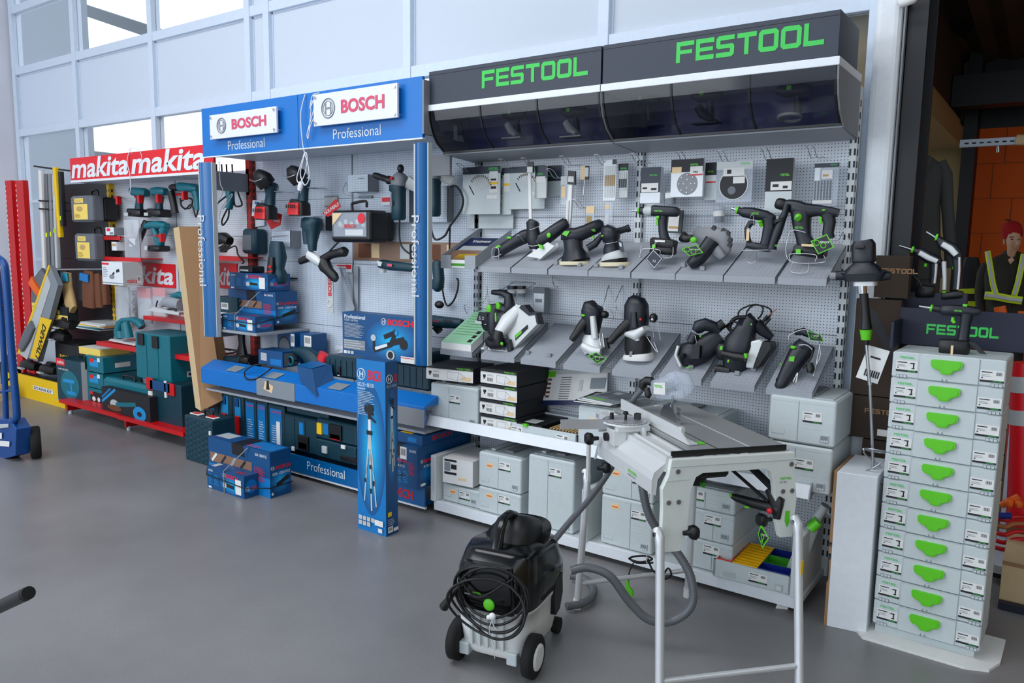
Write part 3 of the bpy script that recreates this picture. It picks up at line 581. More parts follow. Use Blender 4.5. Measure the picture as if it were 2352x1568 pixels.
# open case with black inserts
t = thing('open_tool_case', 'open grey tool case with black inserts and green lid catch on the middle shelf', 'tool case', (-2.45, 3.53, ZS))
xl = pY(1172, 1000, 3.52).x; xr = pY(1325, 1000, 3.52).x
MB('sys').box(xl, xr, 3.52, 3.535, ZS, ZS+.075).box(xl, xl+.01, 3.52, 3.84, ZS, ZS+.075).box(xr-.01, xr, 3.52, 3.84, ZS, ZS+.075).box(xl, xr, 3.82, 3.84, ZS, ZS+.09).box(xl, xr, 3.52, 3.84, ZS, ZS+.01).build('body', t, .003)
MB('black').box(xl+.012, xl+.2, 3.537, 3.82, ZS+.05, ZS+.082).box(xl+.22, xr-.015, 3.537, 3.82, ZS+.04, ZS+.07).box(xl+.06, xl+.14, 3.57, 3.66, ZS+.082, ZS+.0825, 'silvertape').build('insert', t)
b = MB('leather')
for k in range(9): b.box(xl+.24+k*.02, xl+.25+k*.02, 3.56, 3.78, ZS+.07, ZS+.076, 'tan')
b.build('drill_bits', t); MB('fgreen').box(xl+.09, xl+.12, 3.51, 3.53, ZS+.07, ZS+.085).build('catch', t)
b = MB(); label_on(b, xl+.005, ZS+.005, .08, .055, 3.5195, 1); label_on(b, xr-.13, ZS+.005, .08, .055, 3.5195, 0); b.build('product_label', t)
# case with magazines + case behind the saw
x0 = pY(1326, 1000, 3.53).x
systainer('grey tool case on the middle shelf carrying magazines, partly behind the mitre gauge', (x0, 3.53, ZS), w=.30, d=.34, h=.235, seam=.52, price=(.07, .15), lz=.14)
def magazine(label, P, w, d, rz, cover, z, group='brochures on the middle shelf', txt=None, tilt=0):
    t = thing('brochure', label, 'magazine', (0,0,0), group); b = MB('paper'); b.box(0, w, 0, d, 0, .005); b.build('pages', t)
    b = MB(cover); b.box(-.0005, w+.0005, -.0005, d, .005, .006)
    b.box(w*.45, w*.9, d*.25, d*.6, .006, .0063, 'greydark'); b.box(w*.1, w*.35, d*.7, d*.9, .006, .0063, 'paper')
    if txt: b.text(txt, (w*.45, d*.3, .0066), w*.35, d*.3, 'paper', ex=EX, ez=EY, bold=.03)
    else: b.box(w*.05, w*.6, d*.08, d*.16, .006, .0063, 'fgreen')
    b.build('cover', t); t.location = (P[0], P[1], z); t.rotation_euler = (tilt, 0, rz); return t
for k, (dx, r, cv) in enumerate(((.0, .1, 'ink'), (.012, -.08, 'silvertape'), (.03, -.22, 'greyink'))):
    magazine(('dark brochure at the bottom of the fan on the tool case behind the mitre gauge', 'pale brochure in the middle of the fan behind the mitre gauge', 'grey-covered brochure on top of the fan behind the mitre gauge')[k], (x0-.01+dx, 3.50+k*.02), .21, .297, r, cv, ZS+.258+k*.007)
x0 = pY(1470, 960, 3.55).x
systainer('grey tool case on the middle shelf behind the clear saw guard', (x0, 3.55, ZS), w=.40, d=.32, h=.262, seam=.3, lz=.15)
b = MB('black'); p = pZ(1592, 903, .842); b.wire([p, p+V((.06, .03, .0)), p+V((.12, .05, .0))], .013); b.lo = tuple(p); tag(b.build('hose_piece'), 'short dark hose lying on the tool case behind the clear saw guard', 'hose')
x0 = pY(1640, 975, 3.58).x
for k in range(4):
    magazine(('lowest brochure of the messy pile right of the clear saw guard', 'second lowest brochure of the pile right of the saw guard', 'second brochure from the top of the pile right of the saw guard', 'top brochure with a large 10 on the pile right of the saw guard')[k], (x0+.012*k, 3.56+.012*(k % 2)), .32, .28, (.05, -.04, .08, -.02)[k], ('silvertape', 'paper', 'greydark', 'ink')[k], ZS+.10+k*.012, txt='10' if k == 3 else None)
b = MB('sys'); b.rbox(x0, x0+.3, 3.57, 3.85, ZS, ZS+.095, .01); b.lo = (x0, 3.57, ZS); tag(b.build('tool_case'), 'thin grey case under the pile of brochures right of the saw guard', 'tool case', 'light grey tool cases on the shelves')
xr0, xr1 = pY(1766, 950, 3.53).x, pY(1920, 950, 3.53).x
systainer('lower of the two stacked grey tool cases at the right end of the middle shelf', (xr0+.0, 3.52, ZS), w=xr1-xr0, d=.38, h=.21, seam=.45, lz=.10, lx=.13)
systainer('upper of the two stacked grey tool cases at the right end of the middle shelf', (xr0+.004, 3.52, ZS+.218), w=xr1-xr0, d=.38, h=.205, seam=.45, lz=.10, lx=.15)
# ---- sloping display trays
def tray(label, x0, x1, yb, zb, yf, zf, group, row):
    t = thing('sloping_tray', label, 'shelf', (x0, yb, zb), group)
    b = MB('traypeg'); T = .004; dz = .030
    def P(x, u, h): y = yb+(yf-yb)*u; z = zb+(zf-zb)*u; return (x, y, z+h)
    b.hexa([P(x0, 1, -T), P(x1, 1, -T), P(x1, 0, -T), P(x0, 0, -T), P(x0, 1, 0), P(x1, 1, 0), P(x1, 0, 0), P(x0, 0, 0)]); b.build('panel', t)
    s = MB('greyshelf'); s.box(x0, x1, yf-.002, yf, zf-dz, zf+.001)
    for xx in (x0, x1-.002): s.hexa([(xx, yf, zf-dz), (xx+.002, yf, zf-dz), (xx+.002, yb, zb-.05), (xx, yb, zb-.05), (xx, yf, zf), (xx+.002, yf, zf), (xx+.002, yb, zb), (xx, yb, zb)])
    s.build('edge', t)
    return t
R1 = [(1096, 1172), (1175, 1257), (1260, 1350), (1352, 1448), (1451, 1551), (1553, 1661), (1664, 1781), (1788, 1900)]
r1lab = ['first perforated grey tray from the left in the upper row', 'second perforated grey tray in the upper row, under the pale jigsaw', 'third perforated grey tray in the upper row, under the round sander with grip', 'fourth perforated grey tray in the upper row, under the palm sander', 'fifth perforated grey tray in the upper row, under the cordless drill', 'sixth perforated grey tray in the upper row, under the masonry saw', 'seventh perforated grey tray in the upper row, under the drill in a wire cradle', 'last perforated grey tray on the right of the upper row, under the rotary hammer']
yb1, zb1, yf1, zf1 = 3.885, 1.672, 3.545, 1.515
TR1 = []
for (a, c), l in zip(R1, r1lab): x0, x1 = pY(a, 620, yf1).x, pY(c, 625, yf1).x; TR1.append((x0, x1)); tray(l, x0, x1, yb1, zb1, yf1, zf1, 'sloping trays of the upper row', 1)
R2 = [(1105, 1181), (1196, 1276), (1294, 1378), (1406, 1496), (1514, 1612), (1634, 1735), (1762, 1869)]
r2lab = ['perforated tray of the lower row carrying the track saw', 'empty perforated tray of the lower row with two grey clips', 'lower row tray carrying the small router', 'lower row tray carrying the tall router', 'lower row tray carrying the small black planer', 'lower row tray carrying the belt sander with coiled cable', 'rightmost lower row tray carrying the black orbital jigsaw']
yb2, zb2, yf2, zf2 = 3.885, 1.185, 3.54, 1.010
for (a, c), l in zip(R2, r2lab): x0, x1 = pY(a, 850, yf2).x, pY(c, 855, yf2).x; tray(l, x0, x1, yb2, zb2, yf2, zf2, 'sloping trays of the lower row', 2)
# far-left trays beyond the upright
tray('narrow tray left of the upright in the lower row, holding a pad of green leaflets', pY(1012, 800, yf2).x, pY(1078, 815, yf2).x+.02, yb2, zb2+.0, yf2, zf2, 'sloping trays of the lower row', 2)
def onslope(row, u, h=0):
    yb, zb, yf, zf = (yb1, zb1, yf1, zf1) if row == 1 else (yb2, zb2, yf2, zf2); return yb+(yf-yb)*u, zb+(zf-zb)*u+h
# green leaflet pad
x0, x1 = pY(1012, 790, yf2).x, pY(1080, 805, yf2).x
t = thing('leaflet_pad', 'thick pad of pale green printed leaflets on the narrow lower tray', 'leaflets', (x0, 3.7, 1.1))
def slab(b, x0, x1, u0, u1, h0, h1, row, m=None):
    pts = []
    for h in (h0, h1):
        for (x, u) in ((x0, u1), (x1, u1), (x1, u0), (x0, u0)): y, z = onslope(row, u, h); pts.append((x, y, z))
    b.hexa(pts, m)
b = MB('paper'); slab(b, x0, x1, .0, .98, .001, .04, 2); b.build('paper_stack', t)
b = MB('greenpaper'); slab(b, x0, x1, .0, .98, .04, .041, 2)
for k in range(9): slab(b, x0+.02, x1-.06+.01*(k % 3), .12+k*.075, .13+k*.075, .041, .0414, 2, 'green')
for k in range(3): slab(b, x1-.05-k*.0, x1-.02, .60+k*.12, .68+k*.12, .041, .0414, 2, 'ink')
b.build('top_sheet', t)
def clip(label, row, x, u, parent=None):
    b = MB('greymid'); y, z = onslope(row, u); b.hexa([(x-.014, y-.012, z-.004), (x+.014, y-.012, z-.004), (x+.014, y+.016, z), (x-.014, y+.016, z), (x-.012, y-.010, z+.020), (x+.012, y-.010, z+.020), (x+.012, y+.012, z+.014), (x-.012, y+.012, z+.014)]); b.lo = (x, y, z)
    o = b.build('tray_clip', None, .003); tag(o, label, 'clip', 'grey plastic stops on the sloping trays'); return o
for (px, py, row, l) in ((1278, 607, 1, 'left grey stop at the foot of the round sander with grip'), (1332, 611, 1, 'right grey stop at the foot of the round sander with grip'), (1370, 613, 1, 'left grey stop at the foot of the palm sander'), (1427, 617, 1, 'right grey stop at the foot of the palm sander'),
    (1570, 612, 1, 'left grey stop below the masonry saw'), (1614, 620, 1, 'right grey stop below the masonry saw'), (1027, 790, 2, 'left grey stop holding the green leaflets'), (1069, 794, 2, 'right grey stop holding the green leaflets'),
    (1118, 800, 2, 'left grey stop below the track saw'), (1168, 804, 2, 'right grey stop below the track saw'), (1213, 812, 2, 'left grey stop on the empty lower tray'), (1262, 818, 2, 'right grey stop on the empty lower tray'),
    (1588, 845, 2, 'grey stop below the small black planer'), (1694, 860, 2, 'left grey stop below the belt sander'), (1732, 850, 2, 'right grey stop below the belt sander')):
    y = 3.60; p = pY(px, py, y); yb, zb, yf, zf = (yb1, zb1, yf1, zf1) if row == 1 else (yb2, zb2, yf2, zf2)
    # solve for the tray surface
    for _ in range(6):
        p = pY(px, py, y); zt = zb+(zf-zb)*(y-yb)/(yf-yb); y += (zt-p.z)*-.9 if False else 0
        v = ray(px, py); k = (zf-zb)/(yf-yb); t_ = (zb-k*yb-CAMH)/(v.z-k*v.y); p = CP+v*t_; break
    clip(l, row, p.x, (p.y-yb)/(yf-yb))
# brochure box at the left end of the upper row
t = thing('brochure_holder', 'grey metal leaflet trough left of the upper row of trays', 'holder', (-2.9, 3.7, 1.6))
x0, x1 = pY(1013, 620, 3.52).x, pY(1092, 635, 3.52).x
b = MB('greyshelf'); yF, yB = 3.52, 3.87
def hb(xa, xc, ya, yc, za, zc, zd, ze): b.hexa([(xa, ya, za), (xc, ya, za), (xc, yc, zc), (xa, yc, zc), (xa, ya, zd), (xc, ya, zd), (xc, yc, ze), (xa, yc, ze)])
hb(x0, x1, yF, yB, 1.50, 1.66, 1.505, 1.665); hb(x0, x0+.003, yF, yB, 1.50, 1.66, 1.575, 1.735); hb(x1-.003, x1, yF, yB, 1.50, 1.66, 1.575, 1.735)
wq = (x1-x0)*.30; b.box(x0, x0+wq, yF-.003, yF, 1.50, 1.578); b.box(x1-wq, x1, yF-.003, yF, 1.50, 1.578); b.build('trough', t)
t = thing('leaflet_stack', 'stack of catalogues with blue and yellow cover in the grey trough', 'catalogue', (x0, 3.6, 1.55))
b = MB('paper'); x0 += .006; x1 -= .006; hb(x0, x1, yF+.002, 3.80, 1.506, 1.637, 1.55, 1.68); b.build('pages', t)
b = MB('magblue')
def hs(u0, u1, v0, v1, m):
    P = lambda u, v: (x0+(x1-x0)*u, yF+.002+(3.80-yF-.002)*v, 1.551+.13*v+.0006*(1 if m != 'magblue' else 0)); b.quad(P(u0, v0), P(u1, v0), P(u1, v1), P(u0, v1), m)
hs(0, 1, 0, 1, 'magblue'); hs(0, 1, .0, .42, 'photobrown'); hs(.3, .9, .06, .25, 'yellow'); hs(.1, .9, .42, .62, 'silvertape'); b.text('Vraiment', (x0+.05, 3.735, 1.6525), .14, .035, 'paper', ex=EX, ez=(0, .9, .43), bold=.02)
b.box(x0+.05, x1-.05, yF, yF+.003, 1.515, 1.53, 'green'); b.build('cover', t)
# ================================================================ FESTOOL TOOLS AND HANGING GOODS
def LF(b, f, secs, m=None, p=2.4, n=14):   # secs (px, py, dy, half width px, half depth px)
    out = []
    for i, q in enumerate(secs):
        a, c = secs[max(i-1, 0)], secs[min(i+1, len(secs)-1)]; dx, dy = c[0]-a[0], c[1]-a[1]; L = math.hypot(dx, dy) or 1
        P = f(q[0], q[1], q[2]); W = f(q[0]-dy/L*q[3], q[1]+dx/L*q[3], q[2]); out.append((P, (W-P).length, q[4]*f.s(q[0], q[1])))
    b.loft(out, n, m, up=EY, p=p); return b
def TB(b, f, pts, r, m=None, n=8, smooth=True):   # pts (px,py,dy) tube radius px
    P = [f(*q) for q in pts]; s_ = f.s(pts[0][0], pts[0][1]); rr = [x*s_ for x in r] if isinstance(r, (list, tuple)) else r*s_
    if smooth and len(P) > 2 and not isinstance(rr, list): b.wire(P, rr, n, m)
    else: b.tube(P, rr, n, m)
    return b
def BL(b, f, px, py, dy, rw, rh, rd, m=None):
    s_ = f.s(px, py); sx = (f(px+1, py)-f(px, py)).length; b.ball(f(px, py, dy), rw*sx, rd*s_, rh*s_, m); return b
def PL(b, f, pts, dy, d, m=None):   # flat plate outline in px, thickness d metres
    n = len(pts); A = [f(x, y, dy) for x, y in pts]; b.add(A+[a+V((0, d, 0)) for a in A], [tuple(range(n))[::-1], tuple(range(n, 2*n))]+[(i, (i+1) % n, n+(i+1) % n, n+i) for i in range(n)], m); return b
def TX(b, f, s, x0, y0, x1, h, dy, m, bold=.01):
    P = f(x0, y0, dy); Q = f(x1, y0, dy); b.text(s, P, Q.x-P.x, h*f.s(x0, y0), m, bold=bold)
def FX(b, f, x0, y0, x1, h, dy, m='fgreen'):
    P = f(x0, y0, dy); Q = f(x1, y0, dy); festool(b, P, Q.x-P.x, h*f.s(x0, y0), m)
class T:
    def __init__(s, name, label, cat, f, base, group=None): s.f = f; s.t = thing(name, label, cat, tuple(f(*base)), group); s.p = {}; s.b = {}
    def part(s, n, m='fblue'): s.b = MB(m); s.n = n; s.k = []; return s
    def L(s, secs, m=None, p=2.4, n=14): s.k.append(len(s.b.f)); LF(s.b, s.f, secs, m, p, n); return s
    def W(s, pts, r, m=None): TB(s.b, s.f, pts, r, m); return s
    def B(s, *a): s.k.append(len(s.b.f)); BL(s.b, s.f, *a); return s
    def P(s, pts, dy, d, m=None): s.k.append(len(s.b.f)); PL(s.b, s.f, pts, dy, d, m); return s
    def done(s, bevel=0):
        if s.n not in ('badge', 'switch', 'trigger', 'teeth', 'guard_rim', 'belt_cover', 'side_cover', 'front_grip', 'shine') or len(s.k) < 2: return s.b.build(s.n, s.t, bevel)
        B = s.b; K = s.k+[len(B.f)]
        for a, c in zip(K[:-1], K[1:]):
            q = MB(); q.v = B.v; q.names = B.names; q.f = B.f[a:c]; q.m = B.m[a:c]; q.sm = B.sm[a:c]; u = sorted({i for f_ in q.f for i in f_}); r = {x: i for i, x in enumerate(u)}
            q.v = [B.v[i] for i in u]; q.f = [tuple(r[i] for i in f_) for f_ in q.f]; q.build(s.n, s.t, bevel)
def cradle(t, pts, r=.9): t.part('wire_cradle', 'wire'); [t.W(q, r) for q in pts]; t.done()
WR = 'wire'
f = Fr(3.64)
# 1 multitool lying in a cradle
t = T('multi_tool', 'short cylindrical tool with green oval in a wire cradle on the first upper tray', 'power tool', f, (1170, 590))
t.part('housing').L([(1141, 588, 0, 5, 5), (1145, 582, 0, 9, 9), (1160, 569, 0, 12, 12), (1180, 554, .02, 13, 13), (1196, 543, .04, 15, 15), (1204, 538, .05, 13, 13)]); t.b.disc(f(1141, 589, -.012), (.3, -1, -.1), .009, 'black'); t.done()
t.part('gear_head', 'greymid').L([(1202, 538, .05, 10, 10), (1212, 527, .06, 8, 12), (1216, 519, .06, 5, 6)]); t.done()
t.part('badge', 'fgreen').B(1151, 566, -.027, 6, 3, 2).B(1172, 546, -.012, 6, 3, 2); t.done()
cradle(t, [[(1140, 594, -.04), (1138, 573, -.03), (1146, 568, -.03), (1153, 574, -.03), (1155, 594, -.04)], [(1140, 590, -.04), (1155, 588, -.04)], [(1190, 560, .02), (1190, 543, -.02), (1198, 541, -.02), (1200, 556, .02)], [(1145, 590, -.03), (1190, 562, .03)]])
# 2 barrel jigsaw
t = T('jigsaw', 'barrel-grip jigsaw with silver footplate on the second upper tray', 'power tool', f, (1240, 594))
t.part('housing').L([(1226, 506, 0, 9, 9), (1224, 512, 0, 13, 13), (1224, 524, 0, 12, 12), (1226, 545, 0, 15, 14), (1228, 560, 0, 13, 13), (1228, 572, 0, 10, 10)]); t.L([(1232, 556, .0, 14, 12), (1250, 545, .02, 15, 13), (1270, 525, .05, 14, 13), (1284, 512, .07, 13, 12), (1288, 509, .075, 8, 8)]); t.done()
t.part('badge', 'fgreen').B(1263, 540, -.012, 5, 6, 2).P([(1243, 560), (1252, 563), (1255, 573), (1247, 570)], -.035, .01); t.done()
t.part('footplate', 'steel').L([(1228, 570, 0, 8, 8), (1230, 584, 0, 7, 7)]).P([(1214, 588), (1246, 594), (1278, 565), (1262, 556)], -.02, .006, 'castalu').L([(1232, 588, 0, 14, 6), (1252, 575, .03, 10, 6), (1272, 562, .05, 6, 4)], 'castalu'); t.done()
cradle(t, [[(1211, 524, -.0), (1226, 528, -.035), (1240, 520, -.01)], [(1217, 562, -.03), (1230, 565, -.035), (1242, 563, -.02)]])
# 3 rotex sander
t = T('round_sander', 'dark round-pad sander with raised rear grip and green badge on the third upper tray', 'power tool', f, (1320, 604))
t.part('housing').L([(1299, 552, 0, 8, 12), (1300, 545, 0, 13, 15), (1312, 540, 0, 18, 20), (1325, 540, 0, 17, 18), (1340, 532, .02, 15, 15), (1355, 522, .05, 15, 14), (1366, 516, .07, 14, 13), (1371, 514, .075, 8, 8)], p=2.6)
t.L([(1316, 550, 0, 20, 18), (1318, 572, 0, 19, 18), (1320, 590, 0, 27, 25), (1322, 600, 0, 30, 28)]); t.L([(1345, 570, .02, 8, 7), (1358, 560, .04, 8, 7), (1370, 540, .06, 5, 6)]); t.done()
t.part('badge', 'fgreen').P([(1302, 538), (1308, 531), (1320, 531), (1313, 543)], -.052, .012).P([(1352, 546), (1358, 540), (1360, 548)], .02, .01); t.done()
t.part('lettering', 'fgreen'); FX(t.b, f, 1350, 531, 1366, 5, .010); t.done()
t.part('pad', 'pad').L([(1322, 600, 0, 31, 29), (1322, 603, .0, 33, 30), (1322, 608, .0, 32, 30)]); t.done()
# 4 palm sander
t = T('palm_sander', 'small palm sander with silver collar and cream pad on the fourth upper tray', 'power tool', f, (1410, 610))
t.part('housing').L([(1404, 519, 0, 9, 10), (1402, 524, 0, 18, 18), (1402, 538, 0, 20, 20), (1404, 550, 0, 18, 18), (1406, 556, 0, 14, 14), (1405, 572, 0, 17, 16), (1406, 584, 0, 18, 16)]).L([(1412, 532, .02, 8, 8), (1425, 526, .05, 7, 7), (1430, 524, .06, 9, 8), (1434, 522, .065, 8, 7)]); t.done()
t.part('collar', 'silvertape').L([(1408, 580, 0, 20, 18), (1410, 588, 0, 27, 24), (1411, 596, 0, 28, 25)]); t.done()
t.part('skirt', 'black').L([(1411, 595, 0, 27, 25), (1412, 603, 0, 25, 24)]); t.done()
t.part('badge', 'fgreen').B(1393, 542, -.044, 3.5, 2, 2); t.done()
t.part('hang_tag', 'signgrey').P([(1429, 549), (1439, 556), (1443, 580), (1434, 577)], -.045, .002); t.P([(1431, 556), (1437, 559), (1438, 567), (1433, 565)], -.047, .001, 'silvertape'); t.done()
t.part('pad', 'pad').L([(1415, 602, 0, 33, 30), (1415, 606, 0, 35, 31), (1415, 611, .0, 34, 31)]); t.done()
cradle(t, [[(1386, 556, 0), (1402, 560, -.045), (1422, 555, -.02)]])
# generic cordless drill facing left
def drill(label, f, ox, oy, k=1, group='cordless drills on the trays', body='fblue', acc='fgreen', battery=True, rot=0, chuckm='silvertape', lettering=True, dy=0, name='cordless_drill', hang=None):
    ca, sa = math.cos(rot), math.sin(rot)
    def q(x, y): x, y = x*k, y*k; return ox+x*ca-y*sa, oy+x*sa+y*ca
    def S(*L): return [q(a[0], a[1])+(a[2]+dy,)+(a[3]*k, a[4]*k) for a in L]
    t = T(name, label, 'power tool', f, q(40, 100)+(dy,), group)
    t.part('housing', body).L(S((17, 0, 0, 14, 12), (24, 0, 0, 15, 14), (45, 1, 0, 14, 14), (68, 2, 0, 14, 13), (80, 3, 0, 13, 12), (86, 3, 0, 9, 8)), p=3)
    t.L(S((44, 12, 0, 13, 10), (43, 30, 0, 11, 9), (44, 50, 0, 11, 9), (47, 68, 0, 12, 10), (48, 76, 0, 16, 12))); t.done()
    t.part('chuck', chuckm).L(S((-5, 0, 0, 9, 9), (2, 0, 0, 13, 12), (10, 0, 0, 14, 13), (18, 0, 0, 13, 13))); t.L(S((-20, 0, 0, 7, 7), (-15, 0, 0, 10, 9), (-4, 0, 0, 10, 9)), acc if False else body); t.L(S((-19, 0, 0, 8, 8), (-15, 0, 0, 10.5, 10)), acc); t.done()
    t.part('bit', 'steel').L(S((-38, 0, 0, 2, 2), (-19, 0, 0, 2.5, 2.5))); t.done()
    t.part('trigger', acc).L(S((33, 22, -.0, 5, 5), (31, 30, 0, 6, 5), (32, 38, 0, 4, 4))).L(S((33, 18, -.025, 4, 3), (40, 17, -.027, 4, 2))); t.done()
    if lettering:
        t.part('lettering', acc); a = q(28, 3); FX(t.b, f, a[0], a[1], a[0]+22*k, 4*k, -.035*k+dy, acc); t.done()
    if battery:
        t.part('battery', 'black').L(S((16, 82, 0, 10, 14), (20, 82, 0, 13, 18), (65, 88, 0, 14, 18), (76, 90, 0, 11, 15)), p=6).L(S((16, 100, 0, 8, 14), (22, 102, 0, 10, 18), (68, 106, 0, 10, 18), (74, 106, 0, 8, 14)), p=6)
        t.P([q(*z) for z in ((24, 88), (33, 88), (33, 97), (24, 97))], -.045*k+dy, .002, acc).P([q(*z) for z in ((32, 76), (58, 77), (58, 82), (32, 81))], -.047*k+dy, .004, 'paper'); t.done()
    return t
f = Fr(3.62)
t = drill('cordless drill with silver collar and a grey diamond tag, on the fifth upper tray', f, 1484, 484, .88)
t.part('hang_tag', 'signgrey').P([(1513, 572), (1535, 593), (1515, 618), (1494, 594)], -.062, .002); t.P([(1513, 574), (1533, 593), (1515, 616), (1496, 594)], -.0625, .0004, 'silvertape').P([(1513, 576), (1531, 593), (1515, 613), (1498, 594)], -.063, .0004, 'signgrey'); TX(t.b, f, 'N', 1512, 602, 1518, 6, -.064, 'silvertape'); t.W([(1519, 552, -.03), (1514, 562, -.058), (1513, 574, -.063)], .8, 'whitecord'); t.done()
cradle(t, [[(1480, 564, -.03), (1478, 588, -.04), (1484, 590, -.05), (1487, 572, -.055), (1525, 574, -.055), (1526, 590, -.05), (1550, 590, -.04), (1552, 568, -.03)]], 1)
# 6 masonry saw
f = Fr(3.66)
t = T('masonry_cutter', 'grey-guarded disc cutter with toothed rim and green diamond tag on the sixth upper tray', 'power tool', f, (1630, 610))
t.part('guard', 'greymid').L([(1588, 532, .05, 14, 6), (1605, 540, .02, 20, 8), (1640, 550, 0, 30, 10), (1660, 560, 0, 34, 14), (1672, 562, 0, 28, 10), (1678, 562, 0, 16, 6)], p=3).L([(1650, 575, -.02, 14, 12), (1662, 586, -.03, 10, 10), (1666, 592, -.03, 8, 6)], 'greymid', 4); t.done()
t.part('housing', 'fblue').L([(1642, 552, -.03, 17, 16), (1630, 572, -.045, 16, 16), (1616, 592, -.06, 16, 16), (1603, 604, -.07, 13, 13), (1597, 610, -.075, 8, 8)]); t.done()
t.part('handle', 'black').L([(1570, 535, -.0, 5, 5), (1575, 546, -.02, 12, 12), (1584, 548, -.03, 9, 9), (1596, 545, -.03, 6, 6)]); t.B(1602, 551, -.05, 8, 7, 4, 'fgreen'); t.done()
t.part('teeth', 'black')
for x, y in ((1642, 523), (1664, 529), (1674, 535), (1679, 551), (1678, 562)): t.P([(x-6, y+2), (x-1, y-6), (x+5, y-2), (x+3, y+6)], -.02, .02)
t.done()
def diamond_tag(t, pts, dy, inner='fblue'):
    cx = sum(p[0] for p in pts)/4; cy = sum(p[1] for p in pts)/4
    t.part('hang_tag', 'fgreen').P(pts, dy, .002); t.P([(cx+(x-cx)*.88, cy+(y-cy)*.88) for x, y in pts], dy-.0006, .0006, inner)
    f = t.f; r = abs(pts[1][0]-pts[3][0])*.09
    for k in (-1, 1): t.W([(cx+k*r*1.6+r*1.3*math.cos(a*PI/4)-r, cy+r*1.2*math.sin(a*PI/4)+k*r*.6, dy-.002) for a in range(9)], r*.22, 'fgreen')
    TX(t.b, t.f, 'SERVICE', cx-abs(pts[1][0]-pts[3][0])*.1, cy-abs(pts[0][1]-pts[2][1])*.05, cx+abs(pts[1][0]-pts[3][0])*.30, abs(pts[0][1]-pts[2][1])*.10, dy-.002, 'paper', .02); t.done()
diamond_tag(t, [(1622, 562), (1638, 580), (1607, 588), (1588, 572)], -.125)
# 7 drill in wire cradle
f = Fr(3.66)
t = T('cordless_drill', 'cordless drill with closed D-shaped handle standing in a wire cradle on the seventh upper tray', 'power tool', f, (1735, 575), 'cordless drills on the trays')
t.part('housing').L([(1700, 485, 0, 8, 8), (1708, 487, 0, 12, 11), (1730, 490, 0, 14, 13), (1760, 496, 0, 13, 12), (1778, 501, 0, 8, 8)]).L([(1766, 500, 0, 16, 12), (1768, 520, 0, 14, 11), (1762, 545, 0, 12, 10), (1758, 562, 0, 12, 10)], p=3).L([(1716, 562, 0, 8, 10), (1740, 566, 0, 9, 12), (1766, 570, 0, 9, 12), (1770, 570, 0, 7, 9)], p=4).L([(1722, 560, 0, 6, 8), (1717, 545, 0, 6, 7), (1716, 525, 0, 6, 7), (1724, 512, 0, 7, 7), (1733, 512, 0, 6, 6)]); t.done()
t.part('chuck', 'black').L([(1694, 483, 0, 8, 8), (1706, 485, 0, 8, 8)]).L([(1692, 482, 0, 8, 8), (1697, 483, 0, 9, 9)], 'fgreen'); t.done()
t.part('bit', 'steel').L([(1680, 478, 0, 3, 3), (1693, 482, 0, 3, 3)]); t.done()
t.part('trigger', 'fgreen').L([(1749, 508, -.02, 5, 4), (1752, 520, -.01, 4, 4)]).B(1749, 509, -.032, 6, 2.5, 2); t.done()
t.part('label_strip', 'peach').P([(1720, 526), (1726, 524), (1725, 552), (1718, 554)], -.03, .002); t.done()
t.part('lettering', 'fgreen'); FX(t.b, f, 1732, 493, 1749, 4, -.034); t.done()
cradle(t, [[(1728, 500, -.03), (1732, 494, -.035), (1736, 500, -.03), (1735, 540, -.03), (1722, 522, -.03)], [(1708, 575, -.02), (1770, 574, -.03), (1776, 576, -.03)], [(1727, 580, -.03), (1727, 600, -.06), (1742, 602, -.06), (1748, 580, -.03)], [(1745, 596, -.06), (1745, 580, -.03)]], .9)
# 8 rotary hammer
t = T('rotary_hammer', 'large black cordless rotary hammer with green dial and side handle on the rightmost upper tray', 'power tool', f, (1850, 605))
t.part('housing').L([(1802, 470, 0, 10, 10), (1810, 471, 0, 14, 13), (1830, 477, 0, 18, 16), (1850, 484, 0, 18, 16), (1880, 483, 0, 13, 12), (1910, 486, 0, 11, 11), (1926, 489, 0, 10, 9)], p=3).L([(1840, 485, 0, 24, 17), (1842, 520, 0, 20, 17), (1846, 545, 0, 17, 16), (1852, 562, 0, 21, 17)], p=3).L([(1900, 490, 0, 17, 11), (1906, 510, 0, 14, 10), (1902, 535, 0, 13, 10), (1905, 548, 0, 13, 10)], p=3); t.done()
t.part('chuck', 'black').L([(1783, 466, 0, 10, 10), (1787, 467, 0, 13, 13), (1797, 469, 0, 14, 14), (1806, 471, 0, 11, 11)]); t.done()
t.part('side_handle', 'fblue').L([(1812, 470, -.03, 8, 9), (1808, 490, -.035, 7, 8), (1800, 508, -.035, 9, 9), (1790, 535, -.035, 11, 10), (1780, 562, -.035, 9, 9), (1778, 572, -.035, 11, 10)]).L([(1794, 504, -.035, 15, 14), (1796, 510, -.035, 15, 14)], 'black'); TX(t.b, f, 'FESTOOL', 1789, 566, 1800, 4, -.062, 'fgreen'); t.done()
t.part('dial', 'fgreen').B(1840, 500, -.045, 9, 9, 7).P([(1833, 503), (1846, 496), (1847, 499), (1834, 506)], -.066, .004, 'green'); t.done()
t.part('trigger', 'fgreen').L([(1887, 498, -.01, 4, 4), (1886, 506, -.01, 4, 4), (1888, 514, -.01, 3, 3)]).B(1896, 483, -.028, 5, 2, 2); t.done()
t.part('lettering', 'fgreen'); FX(t.b, f, 1831, 525, 1851, 4, -.043); t.done()
